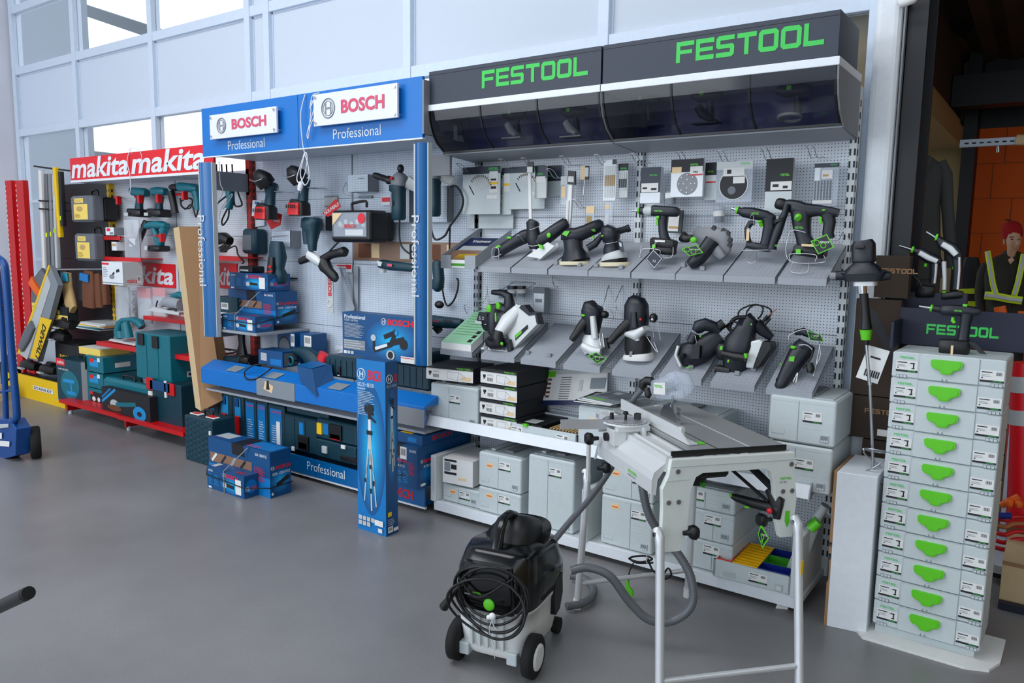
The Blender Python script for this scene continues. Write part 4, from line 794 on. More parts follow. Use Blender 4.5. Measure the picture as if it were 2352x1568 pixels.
t.part('battery', 'black').L([(1826, 572, 0, 8, 18), (1832, 573, 0, 13, 20), (1890, 580, 0, 14, 20), (1897, 581, 0, 9, 16)], p=6).P([(1835, 572), (1846, 572), (1846, 584), (1835, 584)], -.051, .002, 'fgreen').P([(1848, 560), (1876, 561), (1876, 567), (1848, 565)], -.052, .004, 'peach'); t.done()
diamond_tag(t, [(1909, 538), (1925, 568), (1889, 584), (1872, 554)], -.075)
cradle(t, [[(1856, 534, -.04), (1820, 533, -.04), (1818, 597, -.045), (1896, 602, -.045), (1898, 585, -.05)], [(1824, 598, -.06), (1825, 583, -.055), (1880, 585, -.055), (1880, 600, -.06)], [(1830, 600, -.06), (1831, 623, -.09), (1866, 624, -.09), (1866, 602, -.06)], [(1890, 540, .0), (1893, 548, -.02), (1924, 552, .0), (1930, 534, .05), (1946, 552, .05)]], 1)
# ---------------- row 2
f = Fr(3.64)
t = T('track_saw', 'track saw with broad pale blade guard and black handle, left on the lower trays', 'power tool', f, (1180, 800))
t.part('guard', 'castalu')
t.P([(1184, 800), (1168, 752), (1192, 700), (1202, 700), (1222, 718), (1236, 718), (1242, 742), (1180, 806)], -.03, .05).L([(1160, 762, -.05, 12, 12), (1175, 735, -.03, 16, 15), (1196, 705, .0, 10, 10)], p=3); t.done(.006)
t.part('guard_label', 'ink').P([(1190, 769), (1219, 744), (1220, 753), (1191, 781)], -.032, .002); t.P([(1191, 766+3), (1205, 757), (1206, 763), (1192, 776)], -.033, .001, 'fgreen'); t.done()
t.part('guard_rim', 'fblue').P([(1204, 700), (1200, 706), (1222, 724), (1236, 722), (1240, 742), (1245, 744), (1239, 718), (1224, 716), (1212, 700)], -.034, .056).P([(1180, 806), (1170, 775), (1182, 778), (1188, 800)], -.06, .03); t.done()
t.part('motor', 'fblue').L([(1113, 738, -.0, 13, 14), (1118, 738, -.0, 22, 20), (1145, 735, 0, 22, 20), (1168, 732, 0, 20, 18)], p=3).P([(1104, 733), (1130, 738), (1128, 744), (1102, 740)], -.05, .03, 'silvertape').P([(1112, 714), (1132, 718), (1126, 738), (1106, 735)], -.05, .004, 'ink'); TX(t.b, f, '5.2', 1112, 732, 1124, 7, -.052, 'silvertape'); t.done()
t.part('handle', 'fblue').L([(1131, 671, 0, 5, 6), (1135, 671, 0, 6, 7), (1155, 673, 0, 7, 8), (1168, 680, 0, 9, 9), (1170, 700, 0, 12, 11), (1164, 714, 0, 14, 12), (1150, 706, -.01, 11, 10), (1140, 705, -.02, 11, 10), (1139, 730, -.03, 11, 10), (1141, 762, -.04, 9, 9), (1143, 768, -.045, 6, 6)], p=2.4); t.done()
t.part('switch', 'fgreen').L([(1134, 700, -.045, 5, 4), (1135, 707, -.048, 6, 4), (1134, 714, -.045, 5, 4)]).L([(1150, 694, -.03, 4, 5), (1153, 702, -.03, 5, 5), (1151, 708, -.03, 4, 4)]).P([(1148, 718), (1151, 716), (1152, 735), (1149, 738)], -.05, .003).B(1172, 786, -.085, 4, 4.5, 3); t.done()
t.part('dust_port', 'black').L([(1160, 758, -.06, 12, 12), (1158, 772, -.07, 13, 12), (1165, 785, -.07, 12, 12), (1148, 790, -.07, 10, 10), (1135, 782, -.06, 8, 8)]); t.done()
t.part('base_plate', 'castalu').L([(1118, 798, -.02, 3, 14), (1180, 806, -.02, 3, 14)], p=5).W([(1123, 760, -.05), (1132, 785, -.09), (1140, 790, -.09)], 1, 'black').L([(1124, 790, -.04, 7, 6), (1145, 802, -.04, 5, 6)], 'castalu'); t.done()
def router(label, x, y, tall):
    t = T('router', label, 'power tool', f, (x, y))
    if not tall:
        t.part('housing', 'fblue').L([(1366, 697, 0, 10, 10), (1363, 700, 0, 20, 19), (1361, 715, 0, 23, 21), (1360, 735, 0, 21, 19), (1358, 765, 0, 16, 15), (1357, 772, 0, 12, 12)], p=2.6); t.done()
        t.part('grip', 'black').L([(1350, 735, -.02, 10, 9), (1344, 748, -.04, 10, 9), (1336, 765, -.06, 8, 8), (1330, 775, -.07, 7, 7), (1328, 779, -.075, 5, 5)]); t.B(1391, 722, -.01, 9, 9, 9); t.done()
        t.part('plunge_column', 'castalu').L([(1372, 724, -.05, 6, 6), (1377, 775, -.05, 7, 7)]).L([(1382, 765, -.03, 2, 2), (1386, 792, -.03, 2, 2)], 'chrome').L([(1388, 765, -.02, 2, 2), (1392, 795, -.02, 2, 2)], 'chrome'); t.done()
        t.part('base', 'castalu').L([(1364, 768, 0, 20, 14), (1364, 778, 0, 24, 18), (1366, 800, 0, 26, 20), (1368, 806, 0, 22, 20)], p=3).L([(1348, 792, -.04, 8, 8), (1370, 803, -.05, 10, 8), (1388, 806, -.04, 8, 8)], 'castalu').B(1352, 792, -.045, 6, 6, 5, 'ink'); t.done()
        t.part('lock_lever', 'black').L([(1396, 775, -.02, 4, 5), (1400, 800, -.02, 5, 5)]); t.done()
        t.part('switch', 'fgreen').B(1349, 723, -.045, 5, 3, 3).B(1336, 747, -.03, 3, 2, 3); t.done()
        diamond_tag(t, [(1390, 804), (1414, 820), (1392, 830), (1370, 812)], -.10)
    else:
        t.part('housing', 'fblue').L([(1463, 680, 0, 9, 9), (1462, 684, 0, 17, 16), (1462, 700, 0, 25, 23), (1462, 730, 0, 26, 24), (1462, 755, 0, 24, 22), (1464, 765, 0, 22, 20)], p=2.6).L([(1467, 715, -.055, 6, 5), (1468, 750, -.055, 8, 6)], p=4); t.done()
        t.part('grip', 'black').L([(1452, 738, -.03, 11, 10), (1440, 752, -.05, 10, 9), (1428, 768, -.07, 8, 8), (1420, 780, -.085, 8, 8), (1417, 784, -.09, 5, 5)]); t.B(1501, 730, -.0, 9, 11, 10).B(1504, 733, -.03, 4, 4, 3, 'steel'); t.done()
        t.part('collar', 'castalu').L([(1448, 765, -.02, 5, 16), (1470, 768, -.03, 14, 18), (1490, 752, -.03, 6, 16)], p=4).L([(1474, 768, -.05, 5, 6), (1474, 780, -.05, 5, 6)]); t.done()
        t.part('lower_housing', 'black').L([(1465, 772, 0, 26, 22), (1465, 800, 0, 27, 23), (1465, 816, 0, 24, 22)], p=3).P([(1458, 804), (1465, 804), (1463, 817), (1457, 816)], -.06, .003, 'greymid'); t.done()
        t.part('base_plate', 'paper').L([(1466, 812, 0, 30, 26), (1467, 822, 0, 32, 28), (1467, 826, 0, 30, 27)], p=3); t.done()
        t.part('switch', 'fgreen').P([(1444, 768), (1450, 760), (1453, 770), (1452, 773)], -.05, .008).B(1481, 732, -.05, 3, 3, 2, 'bred'); t.done()
        cradle(t, [[(1498, 735, 0), (1501, 775, .0)], [(1508, 733, 0), (1517, 780, .0)], [(1488, 770, -.02), (1518, 808, -.04), (1506, 785, -.02)]], .9)
    return t
router('small router with round pale base and green tag, right of the empty tray', 1366, 806, False)
router('tall dark router on a white base plate, left of the black planer', 1466, 826, True)
# planer
t = T('planer', 'compact black planer with bright front edge on the tray between router and belt sander', 'power tool', f, (1600, 845))
t.part('housing', 'fblue').L([(1560, 815, 0, 10, 12), (1566, 815, 0, 26, 20), (1590, 812, 0, 30, 24), (1615, 800, .02, 30, 24), (1635, 785, .04, 26, 22), (1648, 775, .05, 18, 14)], p=2.8).L([(1598, 760, 0, 10, 8), (1605, 750, 0, 16, 12), (1618, 745, .01, 15, 12), (1635, 752, .03, 13, 12), (1645, 765, .04, 10, 10)]).L([(1592, 785, -.03, 10, 10), (1600, 765, -.02, 10, 10)]); t.done()
t.part('edge_strip', 'castalu').L([(1567, 792, -.045, 3, 5), (1562, 812, -.05, 3, 5), (1572, 838, -.045, 3, 5)], p=5); t.done()
t.part('side_cover', 'black').P([(1602, 792), (1620, 791), (1618, 820), (1598, 820)], -.07, .03).L([(1578, 815, -.06, 8, 6), (1579, 816, -.07, 6, 3)]); t.done()
t.part('badge', 'fgreen').B(1590, 841, -.05, 5, 2, 3).B(1614, 771, -.03, 2, 3, 2); t.done()
cradle(t, [[(1597, 766, -.03), (1606, 770, -.05), (1609, 785, -.05)]])
t.part('dust_spout', 'black').L([(1636, 758, .03, 12, 10), (1654, 743, .05, 11, 10)]); t.done()
# belt sander
f = Fr(3.66)
t = T('belt_sander', 'large black belt sander with silver side plate and coiled cable on the lower trays', 'power tool', f, (1710, 860))
t.part('housing', 'fblue').L([(1712, 733, .02, 16, 14), (1716, 735, .02, 20, 17), (1710, 760, .01, 24, 20), (1700, 785, 0, 34, 24), (1694, 805, 0, 32, 24), (1690, 840, 0, 28, 22), (1690, 852, 0, 22, 20)], p=3).L([(1730, 745, .03, 16, 12), (1750, 765, .05, 12, 12), (1764, 778, .06, 8, 10)]); t.done()
t.part('side_plate', 'castalu').P([(1727, 783), (1748, 778), (1766, 790), (1738, 845), (1716, 843)], -.03, .06); t.done(.008)
t.part('belt_cover', 'black').P([(1757, 782), (1776, 785), (1778, 798), (1748, 842), (1735, 845), (1736, 838)], -.04, .08).L([(1648, 805, 0, 12, 14), (1655, 805, 0, 20, 18), (1672, 808, 0, 20, 18)], p=4).L([(1650, 845, -.02, 9, 14), (1682, 852, -.02, 10, 14)], p=5); t.done(.004)
t.part('grip', 'black').L([(1670, 808, -.06, 7, 7), (1700, 815, -.065, 9, 9), (1722, 818, -.065, 9, 9)]); t.done()
t.part('switch', 'fgreen').L([(1725, 808, -.07, 5, 5), (1724, 818, -.07, 5, 5)]).P([(1664, 792), (1670, 792), (1669, 800), (1663, 800)], -.06, .004).P([(1686, 821), (1690, 821), (1689, 827), (1685, 827)], -.09, .004).B(1729, 744, -.02, 2, 3, 2); t.done()
t.part('power_cable', 'cord').W([(1720, 735, .05), (1700, 730, .06), (1675, 735, .07), (1665, 755, .06), (1680, 765, .05), (1698, 760, .05)], 5); t.W([(1682, 735, .08), (1685, 715, .09), (1715, 702, .1), (1736, 708, .1), (1735, 725, .09), (1728, 735, .08)], 1.9); t.W([(1700, 738, .09), (1700, 718, .1), (1718, 703, .1), (1750, 710, .1), (1758, 722, .09), (1748, 740, .08)], 1.9); t.W([(1665, 757, .05), (1660, 750, .05), (1675, 740, .05), (1690, 748, .05), (1680, 758, .05)], 2.2); t.done()
t.part('spare_tips', 'copper').W([(1742, 740, .04), (1774, 712, .06)], 1.2).W([(1744, 742, .04), (1756, 727, .05)], 4, 'black').W([(1750, 748, .04), (1762, 732, .05)], 3, 'black'); t.done()
# orbital jigsaw at right
t = T('barrel_grinder', 'black cylindrical power tool pointing forward with green switch, on the rightmost lower tray', 'power tool', f, (1830, 880))
t.part('housing', 'fblue').L([(1805, 889, -.1, 8, 8), (1806, 882, -.095, 13, 13), (1812, 865, -.08, 15, 15), (1824, 840, -.05, 20, 18), (1836, 815, -.02, 24, 20), (1846, 800, .0, 26, 20), (1852, 790, .01, 22, 16)], p=2.6).L([(1822, 765, .03, 6, 8), (1840, 762, .03, 9, 10), (1862, 772, .03, 8, 10), (1872, 780, .03, 6, 8)]); t.done()
t.part('vent', 'black'); 
for k in range(6): t.W([(1797+k*3, 868+k, -.10), (1799+k*3, 861+k, -.105)], .8)
t.b.ring(f(1805, 887, -.115), (.2, -1, .2), .010, .003, 16, 6); t.done()
t.part('switch', 'fgreen').P([(1824, 815), (1836, 814), (1834, 826), (1822, 826)], -.075, .004).B(1829, 795, -.05, 7, 4, 3).B(1802, 833, -.06, 3, 2, 2); t.done()
t.part('frame', 'wire').W([(1812, 780, -.0), (1815, 768, .0), (1850, 757, .0), (1880, 780, .0), (1884, 800, -.02), (1875, 860, -.05)], 1.2).W([(1885, 790, -.02), (1888, 815, -.03), (1880, 835, -.04)], 1).W([(1842, 790, -.05), (1860, 790, -.05), (1872, 800, -.05)], 1.4).W([(1836, 870, -.10), (1846, 850, -.1), (1845, 870, -.12)], 1.2, 'paper'); t.done()
t.part('knob', 'black').L([(1866, 832, -.05, 8, 8), (1870, 845, -.06, 9, 9), (1869, 852, -.065, 6, 6)]); t.W([(1868, 790, -.03), (1870, 815, -.04), (1852, 842, -.06)], 2.4, 'black'); t.done()
diamond_tag(t, [(1856, 758), (1888, 768), (1896, 784), (1862, 780)], -.02)
# ---------------- hanging goods on hooks
fp = Fr(PY)
def hook(label, x, y, L_=.19):   # x, y: pixel of the front tip
    q = fp(x, y, -L_); p = V((q.x, PY, q.z-.03)); b = MB(WR); ln = L_; r = .0022
    for k in (-1, 1): b.wire([p+V((k*.014, 0, 0)), p+V((k*.014, -.03, -.006)), p+V((k*.014, -ln*.55, -.012)), p+V((k*.014, -ln*.8, .018)), p+V((k*.013, -ln, .03))], r)
    b.wire([p+V((-.013, -ln, .03)), p+V((.013, -ln, .03))], r, res=2); b.lo = tuple(p)
    tag(b.build('pegboard_hook'), label, 'hook', 'wire hooks on the pegboard'); return p
HK = [(1192, 372, 'wire hook above the left saw-blade envelope pair'), (1243, 370, 'wire hook holding the pale long sleeve'), (1330, 366, 'wire hook above the small slim packets'), (1408, 363, 'wire hook above the jigsaw blade sleeve'), (1488, 360, 'wire hook just right of the middle upright'), (1592, 357, 'wire hook holding the perforated disc packets'), (1684, 355, 'wire hook above the round disc in a clear pack'), (1782, 350, 'wire hook holding the tall dark carton'), (1884, 345, 'rightmost wire hook above the drill-bit set'), (1095, 382, 'wire hook at the left upright above the saw-blade envelope'), (1300, 394, 'wire hook above the black-capped tool sleeve'), (1358, 462, 'lower wire hook between two small packets')]
for x, y, l in HK: hook(l, x, y)
def pack(label, cat, x0, y0, x1, y1, dy, d, parts, name='packet', group='packets hanging on the upper pegboard', base='paper', skew=0):
    """parts: (kind, u0, u1, v0, v1, mat) with v measured from the top"""
    a = fp(x0, y1, dy); c = fp(x1, y1, dy); top = fp(x0, y0, dy); X0, X1, Z0, Z1 = a.x, c.x, a.z, top.z; y = PY+dy
    t = thing(name, label, cat, (X0, y, Z0), group); b = MB(base); b.box(X0, X1, y, y+d, Z0, Z1); b.build('pack', t, .0015 if base != 'clearplastic' else 0)
    W_, H_ = X1-X0, Z1-Z0; b = MB('ink'); k = 0
    for q in parts:
        u0, u1, v0, v1 = q[1:5]; xa, xb, za, zb = X0+u0*W_, X0+u1*W_, Z1-v1*H_, Z1-v0*H_; yy = y-.0008-.0003*k; k += 1
        if q[0] == 'r': b.box(xa, xb, yy, y-.0001, za, zb, q[5])
        elif q[0] == 'f': festool(b, (xa, yy, za), xb-xa, zb-za, q[5])
        elif q[0] == 'c': b.disc(((xa+xb)/2, yy, (za+zb)/2), (0, -1, 0), (xb-xa)/2, q[5], 28)
        elif q[0] == 't': b.text(q[6], (xa, yy, za), xb-xa, zb-za, q[5], bold=.02)
        elif q[0] == 'a':   # toothed arc window
            cx, cz, R = (xa+xb)/2, za, (xb-xa)/2; n = 12; P = [(cx, yy, cz)]+[(cx+R*math.cos(PI*(.12+.7*i/n)), yy, cz+R*math.sin(PI*(.12+.7*i/n))) for i in range(n+1)]; b.add(P, [tuple(range(len(P)))], q[5])
            for i in range(n): aa = PI*(.12+.7*i/n); p0 = V((cx+R*.86*math.cos(aa), yy-.0004, cz+R*.86*math.sin(aa))); b.tube([p0, p0+V((R*.16*math.cos(aa), 0, R*.16*math.sin(aa)))], .003, 4, 'leather')
            b.tube([(cx-R*.9, yy-.0005, cz+R*.35), (cx-R*.5, yy-.0005, cz-R*.25)], .003, 4, 'ink')
    b.build('print', t); return t
def arcpack(label, x0, y0, x1, y1, dy): 
    return pack(label, 'blade', x0, y0, x1, y1, dy, .006, [('r', 0, 1, 0, .15, 'signgrey'), ('f', .70, .95, .03, .09, 'signgreen'), ('a', .15, .80, .2, .5, 'silvertape'), ('r', .72, .94, .11, .55, 'paper'), ('r', .72, .94, .33, .38, 'yellow'), ('r', .76, .9, .26, .30, 'ink'), ('r', .76, .9, .42, .47, 'ink'), ('r', .66, .93, .60, .68, 'paper')], 'saw_blade_envelope', base='sys')
arcpack('wide grey saw-blade envelope partly hidden behind the left front one', 1079, 400, 1185, 525, -.03)
arcpack('large grey saw-blade envelope with toothed arc at the far left hook', 1083, 388, 1168, 494, -.09)
pack('narrow grey blade sleeve showing at the right of the far left envelope', 'blade', 1166, 388, 1187, 494, -.06, .006, [('r', 0, 1, 0, .15, 'signgrey'), ('r', .2, .9, .12, .5, 'paper'), ('r', .2, .9, .33, .38, 'yellow')], 'saw_blade_envelope', base='sys')
arcpack('second grey saw-blade envelope, behind the white long sleeve', 1185, 386, 1265, 482, -.07)
pack('pale grey carton with dark top, right of the second saw-blade envelope', 'packet', 1250, 382, 1293, 452, -.02, .02, [('r', 0, 1, 0, .5, 'signgrey'), ('f', .1, .5, .3, .36, 'signgreen')], base='sys')
pack('small grey packet with diamond drawing hanging over the second envelope', 'packet', 1254, 386, 1280, 458, -.12, .012, [('r', 0, 1, 0, .38, 'signgrey'), ('r', .1, .9, .32, .5, 'paper'), ('f', .2, .7, .22, .28, 'signgreen')], base='silvertape')
t = T('sleeved_rod', 'long narrow white sleeve with black header hanging to the jigsaw', 'accessory', fp, (1250, 520, -.15)); t.part('header', 'black').P([(1244, 377), (1257, 377), (1257, 402), (1244, 402)], -.15, .008).P([(1244, 388), (1256, 388), (1256, 401), (1244, 401)], -.152, .002, 'paper'); t.done(); t.part('rod', 'paper').L([(1249, 402, -.148, 3.5, 2), (1251, 518, -.148, 3.5, 2)], p=5); t.done()
t = T('guide_rail_piece', 'slim white and green strip with black clamp header, middle of the left pegboard', 'accessory', fp, (1335, 525, -.12)); t.part('header', 'black').P([(1330, 396), (1346, 397), (1346, 428), (1328, 426)], -.12, .012).P([(1331, 408), (1343, 409), (1343, 422), (1330, 421)], -.122, .002, 'paper'); t.done(); t.part('strip', 'castalu').L([(1336, 428, -.12, 6, 4), (1334, 465, -.12, 6, 4), (1332, 525, -.12, 4, 3)], p=5); t.L([(1332, 463, -.13, 4, 3), (1329, 520, -.13, 3, 2)], 'paper'); t.done()
pack('clear narrow packet with cream card left of the black-capped strip', 'packet', 1308, 408, 1327, 472, -.10, .008, [('r', 0, 1, 0, .3, 'silvertape'), ('r', .1, .6, .35, .75, 'peach')], base='clearplastic')
pack('tiny cream and black packet below the third hook', 'packet', 1358, 386, 1376, 416, -.12, .010, [('r', 0, .55, 0, 1, 'peach'), ('r', .55, 1, .1, .8, 'silvertape'), ('r', .55, 1, 0, .12, 'ink')], base='black')
b = MB('steel'); b.tube([fp(1366, 416, -.115), fp(1364, 450, -.115)], .003, 6); b.lo = tuple(fp(1364, 450, -.115)); tag(b.build('long_bit'), 'thin steel bit hanging below the tiny cream packet', 'bit')
pack('clear packet with peach label below the lower hook', 'packet', 1369, 475, 1388, 530, -.12, .008, [('r', 0, 1, .02, .3, 'peach'), ('r', .1, .7, .4, 1, 'beige')], base='clearplastic')
pack('small clear packet under the jigsaw blade sleeve', 'packet', 1409, 467, 1427, 518, -.11, .008, [('r', .1, .6, .1, .3, 'peach'), ('r', .2, .6, .5, .95, 'silvertape')], base='clearplastic')
t = pack('white sleeve of five yellow-banded jigsaw blades', 'blade', 1408, 372, 1437, 464, -.12, .006, [('r', .68, 1, 0, .12, 'signgrey')]+[('r', .12+k*.17, .24+k*.17, .15, .92, 'silvertape') for k in range(5)]+[('r', .12+k*.17, .24+k*.17, .38, .64, 'tan') for k in range(5)], base='panelwhite')
pack('grey sleeve of four dark-banded jigsaw blades beside the yellow-banded ones', 'blade', 1438, 380, 1460, 457, -.10, .006, [('r', 0, 1, 0, .2, 'ink'), ('f', .2, .9, .12, .17, 'signgreen')]+[('r', .1+k*.21, .24+k*.21, .25, .78, 'silvertape') for k in range(4)]+[('r', .1+k*.21, .24+k*.21, .45, .70, 'signgrey') for k in range(4)], base='silvertape')
pack('dark carton with white lower half and product strip, right of the middle upright', 'packet', 1494, 390, 1539, 470, -.13, .035, [('r', 0, 1, 0, .70, 'signgrey'), ('f', .45, .85, .20, .24, 'signgreen'), ('r', .06, .9, .44, .69, 'paper'), ('r', .55, .82, .58, .64, 'ink'), ('r', .12, .35, .55, .60, 'ink')], base='panelwhite')
pack('black-topped sandpaper packet with perforated grey disc at the front', 'packet', 1568, 374, 1640, 457, -.16, .02, [('r', 0, 1, 0, .34, 'ink'), ('f', .60, .85, .13, .18, 'fgreen'), ('c', .20, .84, .34, .96, 'greymid'), ('r', .03, .33, .20, .36, 'peach'), ('r', .60, .98, .20, .40, 'paper'), ('r', .60, .98, .40, .44, 'red'), ('t', .70, .84, .32, .38, 'ink', 'P40')]+[('c', .20+.64*(.5+r*math.cos(a))-.02, .20+.64*(.5+r*math.cos(a))+.02, .34+.62*(.5+r*math.sin(a))-.02, .34+.62*(.5+r*math.sin(a))+.02, 'paper') for r, n in ((.18, 4), (.38, 8)) for a in [2*PI*i/n for i in range(n)]], base='panelwhite')
pack('second sandpaper packet half hidden behind the one with a grey disc', 'packet', 1634, 378, 1661, 462, -.10, .02, [('r', 0, 1, 0, .34, 'ink'), ('f', .2, .7, .22, .26, 'fgreen'), ('r', .1, .9, .34, .50, 'paper'), ('r', .1, .9, .5, .54, 'red')], base='sys')
pack('clear square pack with a black round disc, grey printed header', 'packet', 1664, 378, 1745, 468, -.13, .012, [('r', 0, 1, 0, .20, 'silvertape'), ('f', .68, .92, .04, .09, 'signgreen'), ('c', .08, .90, .18, 1.0-.04, 'silvertape'), ('c', .11, .87, .22, .93, 'ink'), ('c', .34, .56, .60, .82, 'greydark'), ('r', .20, .78, .16, .36, 'paper'), ('r', .30, .42, .20, .30, 'ink'), ('r', .48, .80, .38, .54, 'paper')], base='clearplastic')
pack('tall black carton with a white product strip and printed lower half', 'packet', 1775, 372, 1835, 492, -.14, .03, [('r', 0, 1, 0, .60, 'ink'), ('f', .55, .88, .28, .32, 'fgreen'), ('r', .2, .98, .42, .58, 'paper'), ('r', .66, .84, .50, .55, 'ink'), ('r', .28, .5, .47, .52, 'ink')], base='sys')
pack('boxed set of six drill bits at the right edge of the pegboard', 'drill bit set', 1877, 380, 1932, 476, -.09, .012, [('r', 0, 1, 0, .10, 'signgrey'), ('f', .65, .93, .03, .06, 'signgreen'), ('r', .03, .25, .10, .40, 'panelwhite'), ('r', .32, .76, .16, .36, 'paper'), ('r', .36, .6, .26, .31, 'tan')]+[('r', .05+k*.125, .11+k*.125, .40, .85, 'greydark') for k in range(6)]+[('r', 0, .8, .86, .94, 'paper')], base='clearplastic')
def jar(label, x, y, w, h, dy, cap, group='small jars hanging on the pegboard'):
    t = T('jar', label, 'jar', fp, (x, y+h, dy), group); t.part('container', 'clearplastic').L([(x, y+h, dy, w*.8, w*.7), (x, y+h-3, dy, w, w*.9), (x, y+4, dy, w, w*.9)]); t.L([(x, y+h-3, dy, w*.8, w*.7), (x, y+h*.5, dy, w*.8, w*.7)], 'greydark'); t.done(); t.part('lid', cap).L([(x, y+4, dy, w*1.05, w*.95), (x, y-3, dy, w*1.05, w*.95)]); t.done(); t.part('label_band', 'paper').L([(x, y+h*.22, dy, w*1.02, w*.93), (x, y+h*.55, dy, w*1.02, w*.93)]); t.done()
jar('clear jar with pale label hanging beside the masonry cutter carton', 1559, 438, 12, 36, -.10, 'greydark'); jar('small clear jar with dark screws hanging above the masonry cutter', 1661, 478, 12, 36, -.06, 'clearplastic')
t = T('bit_case', 'black frame case with a window of pale bits behind the cordless drill', 'case', fp, (1560, 535, -.08)); t.part('frame', 'fblue').P([(1545, 484), (1583, 484), (1578, 537), (1541, 535)], -.08, .015); t.done(); t.part('insert', 'paper').P([(1551, 496), (1575, 496), (1571, 532), (1548, 531)], -.082, .002).P([(1551, 520), (1572, 521), (1572, 526), (1550, 525)], -.083, .001, 'tan'); t.done()
# goods between the rows
for (x, lab) in ((1198, 'left small glass flask in the wire rack above the track saw'), (1219, 'right small glass flask in the wire rack above the track saw')): jar(lab, x, 658, 9, 24, -.10, 'fblue', 'small flasks in a wire rack')
jar('dark topped flask half hidden behind the track saw handle', 1172, 666, 9, 20, -.08, 'fblue', 'small flasks in a wire rack')
b = MB(WR)
for pts in ([(1150, 655, -.02), (1185, 662, -.14), (1235, 662, -.14), (1235, 650, -.02)], [(1170, 648, 0), (1205, 646, -.1), (1230, 650, 0)], [(1185, 645, 0), (1185, 662, -.14)], [(1150, 660, -.02), (1150, 640, -.02)]): TB(b, fp, pts, .8)
b.lo = tuple(fp(1190, 655, -.05)); tag(b.build('wire_rack'), 'small wire rack holding flasks above the track saw', 'rack')
pack('narrow white carton with black end hanging right of the flasks', 'packet', 1245, 658, 1271, 718, -.10, .05, [('r', 0, 1, 0, .2, 'greydark'), ('r', .05, .95, .22, .9, 'panelwhite'), ('r', .2, .8, .42, .55, 'greyink')], base='greyink', name='carton')
for (pts, lab) in (([(1268, 635, 0), (1305, 655, -.15), (1315, 655, -.15), (1322, 648, -.15)], 'long empty wire hook right of the white carton'), ([(1398, 655, 0), (1400, 690, -.06), (1392, 710, -.06), (1415, 712, -.06), (1418, 735, -.06), (1385, 735, -.06), (1388, 715, -.06)], 'bent wire tool holder, left arm, above the routers'), ([(1430, 655, 0), (1426, 690, -.06), (1428, 708, -.06), (1418, 712, -.06)], 'bent wire tool holder, right arm, above the routers')):
    b = MB(WR); TB(b, fp, pts, 1.0); b.lo = tuple(fp(*pts[0])); tag(b.build('wire_holder'), lab, 'hook')
b = MB(WR)
for pts in ([(1092, 675, -.02), (1110, 690, -.08), (1140, 688, -.08), (1142, 700, -.1)], [(1118, 655, 0), (1120, 685, -.02), (1122, 700, -.1), (1138, 700, -.1)], [(1072, 720, -.0), (1078, 700, -.05), (1100, 705, -.05)]): TB(b, fp, pts, .8)
b.lo = tuple(fp(1110, 690, -.05)); tag(b.build('wire_holder'), 'crooked empty wire holder behind the track saw', 'hook')
# ================================================================ TABLE SAW, VACUUM, HOSES
SO = V((-1.122, 2.603, 0)); SU = V((.638, .770, 0)); SV = V((-.770, .638, 0)); SA = math.atan2(.770, .638)
def sw(u, v, z): return SO+SU*u+SV*v+EZ*z
saw = thing('table_saw', 'folding aluminium table saw with grey top standing in front of the tool cases', 'table saw', tuple(SO))
FS = Matrix(((SU.x, SV.x, 0), (SU.y, SV.y, 0), (0, 0, 1)))
def SB(b, u0, u1, v0, v1, z0, z1, m=None):
    b.hexa([sw(u0,v0,z0), sw(u1,v0,z0), sw(u1,v1,z0), sw(u0,v1,z0), sw(u0,v0,z1), sw(u1,v0,z1), sw(u1,v1,z1), sw(u0,v1,z1)], m); return b
b = MB('tabletop'); SB(b, .085, .48, .0, .76, .888, .90); SB(b, .19, .194, .0, .76, .9, .9008, 'ink'); SB(b, .325, .332, .0, .76, .9, .901, 'castalu'); b.build('table_top', saw)
SB(MB('black'), .0, .482, -.006, .0, .880, .902).build('edge_strip', saw)
b = MB('castalu'); SB(b, .01, .10, .0, .76, .870, .882); SB(b, .03, .034, .0, .76, .882, .886); SB(b, .060, .066, 0, .76, .882, .89); SB(b, .0, .006, 0, .76, .86, .892); b.build('slide_track', saw)
b = MB('castalu')   # side profile
prof = [(-.078, .748), (-.060, .742), (-.055, .80), (-.030, .835), (.0, .85), (.0, .885), (-.022, .885), (-.026, .862), (-.070, .828), (-.078, .80)]
n = len(prof); A = [sw(p[0], -.012, p[1]) for p in prof]; C_ = [sw(p[0], .53, p[1]) for p in prof]
b.add(A+C_, [tuple(range(n)), tuple(range(n, 2*n))[::-1]]+[((i+1) % n, i, n+i, n+(i+1) % n) for i in range(n)]); b.build('side_profile', saw)
b = MB('fgreen'); p = sw(-.0795, .20, .772); festool(b, p, .085, .012, 'fgreen', ex=-SV, ez=EZ); b.text('BASIS PLUS', sw(-.0795, .20, .760), .07, .006, 'ink', ex=-SV); b.build('lettering', saw)
# far side profile and rear frame
b = MB('castalu'); SB(b, .48, .50, 0, .76, .80, .885); SB(b, .0, .48, .72, .76, .80, .88); b.build('frame_profile', saw)
# end panel (arch)
arch = [(-.04, .53), (.038, .53), (.062, .60), (.072, .76), (.09, .808), (.115, .820), (.375, .820), (.40, .808), (.415, .76), (.44, .60), (.458, .545), (.512, .545), (.520, .70), (.505, .78), (.50, .82), (.50, .878), (-.012, .878), (-.022, .82), (-.045, .77), (-.04, .70)]
b = MB('sys'); cx = 16
o_, ex_, ey_ = sw(0, -.02, 0), SU, EZ
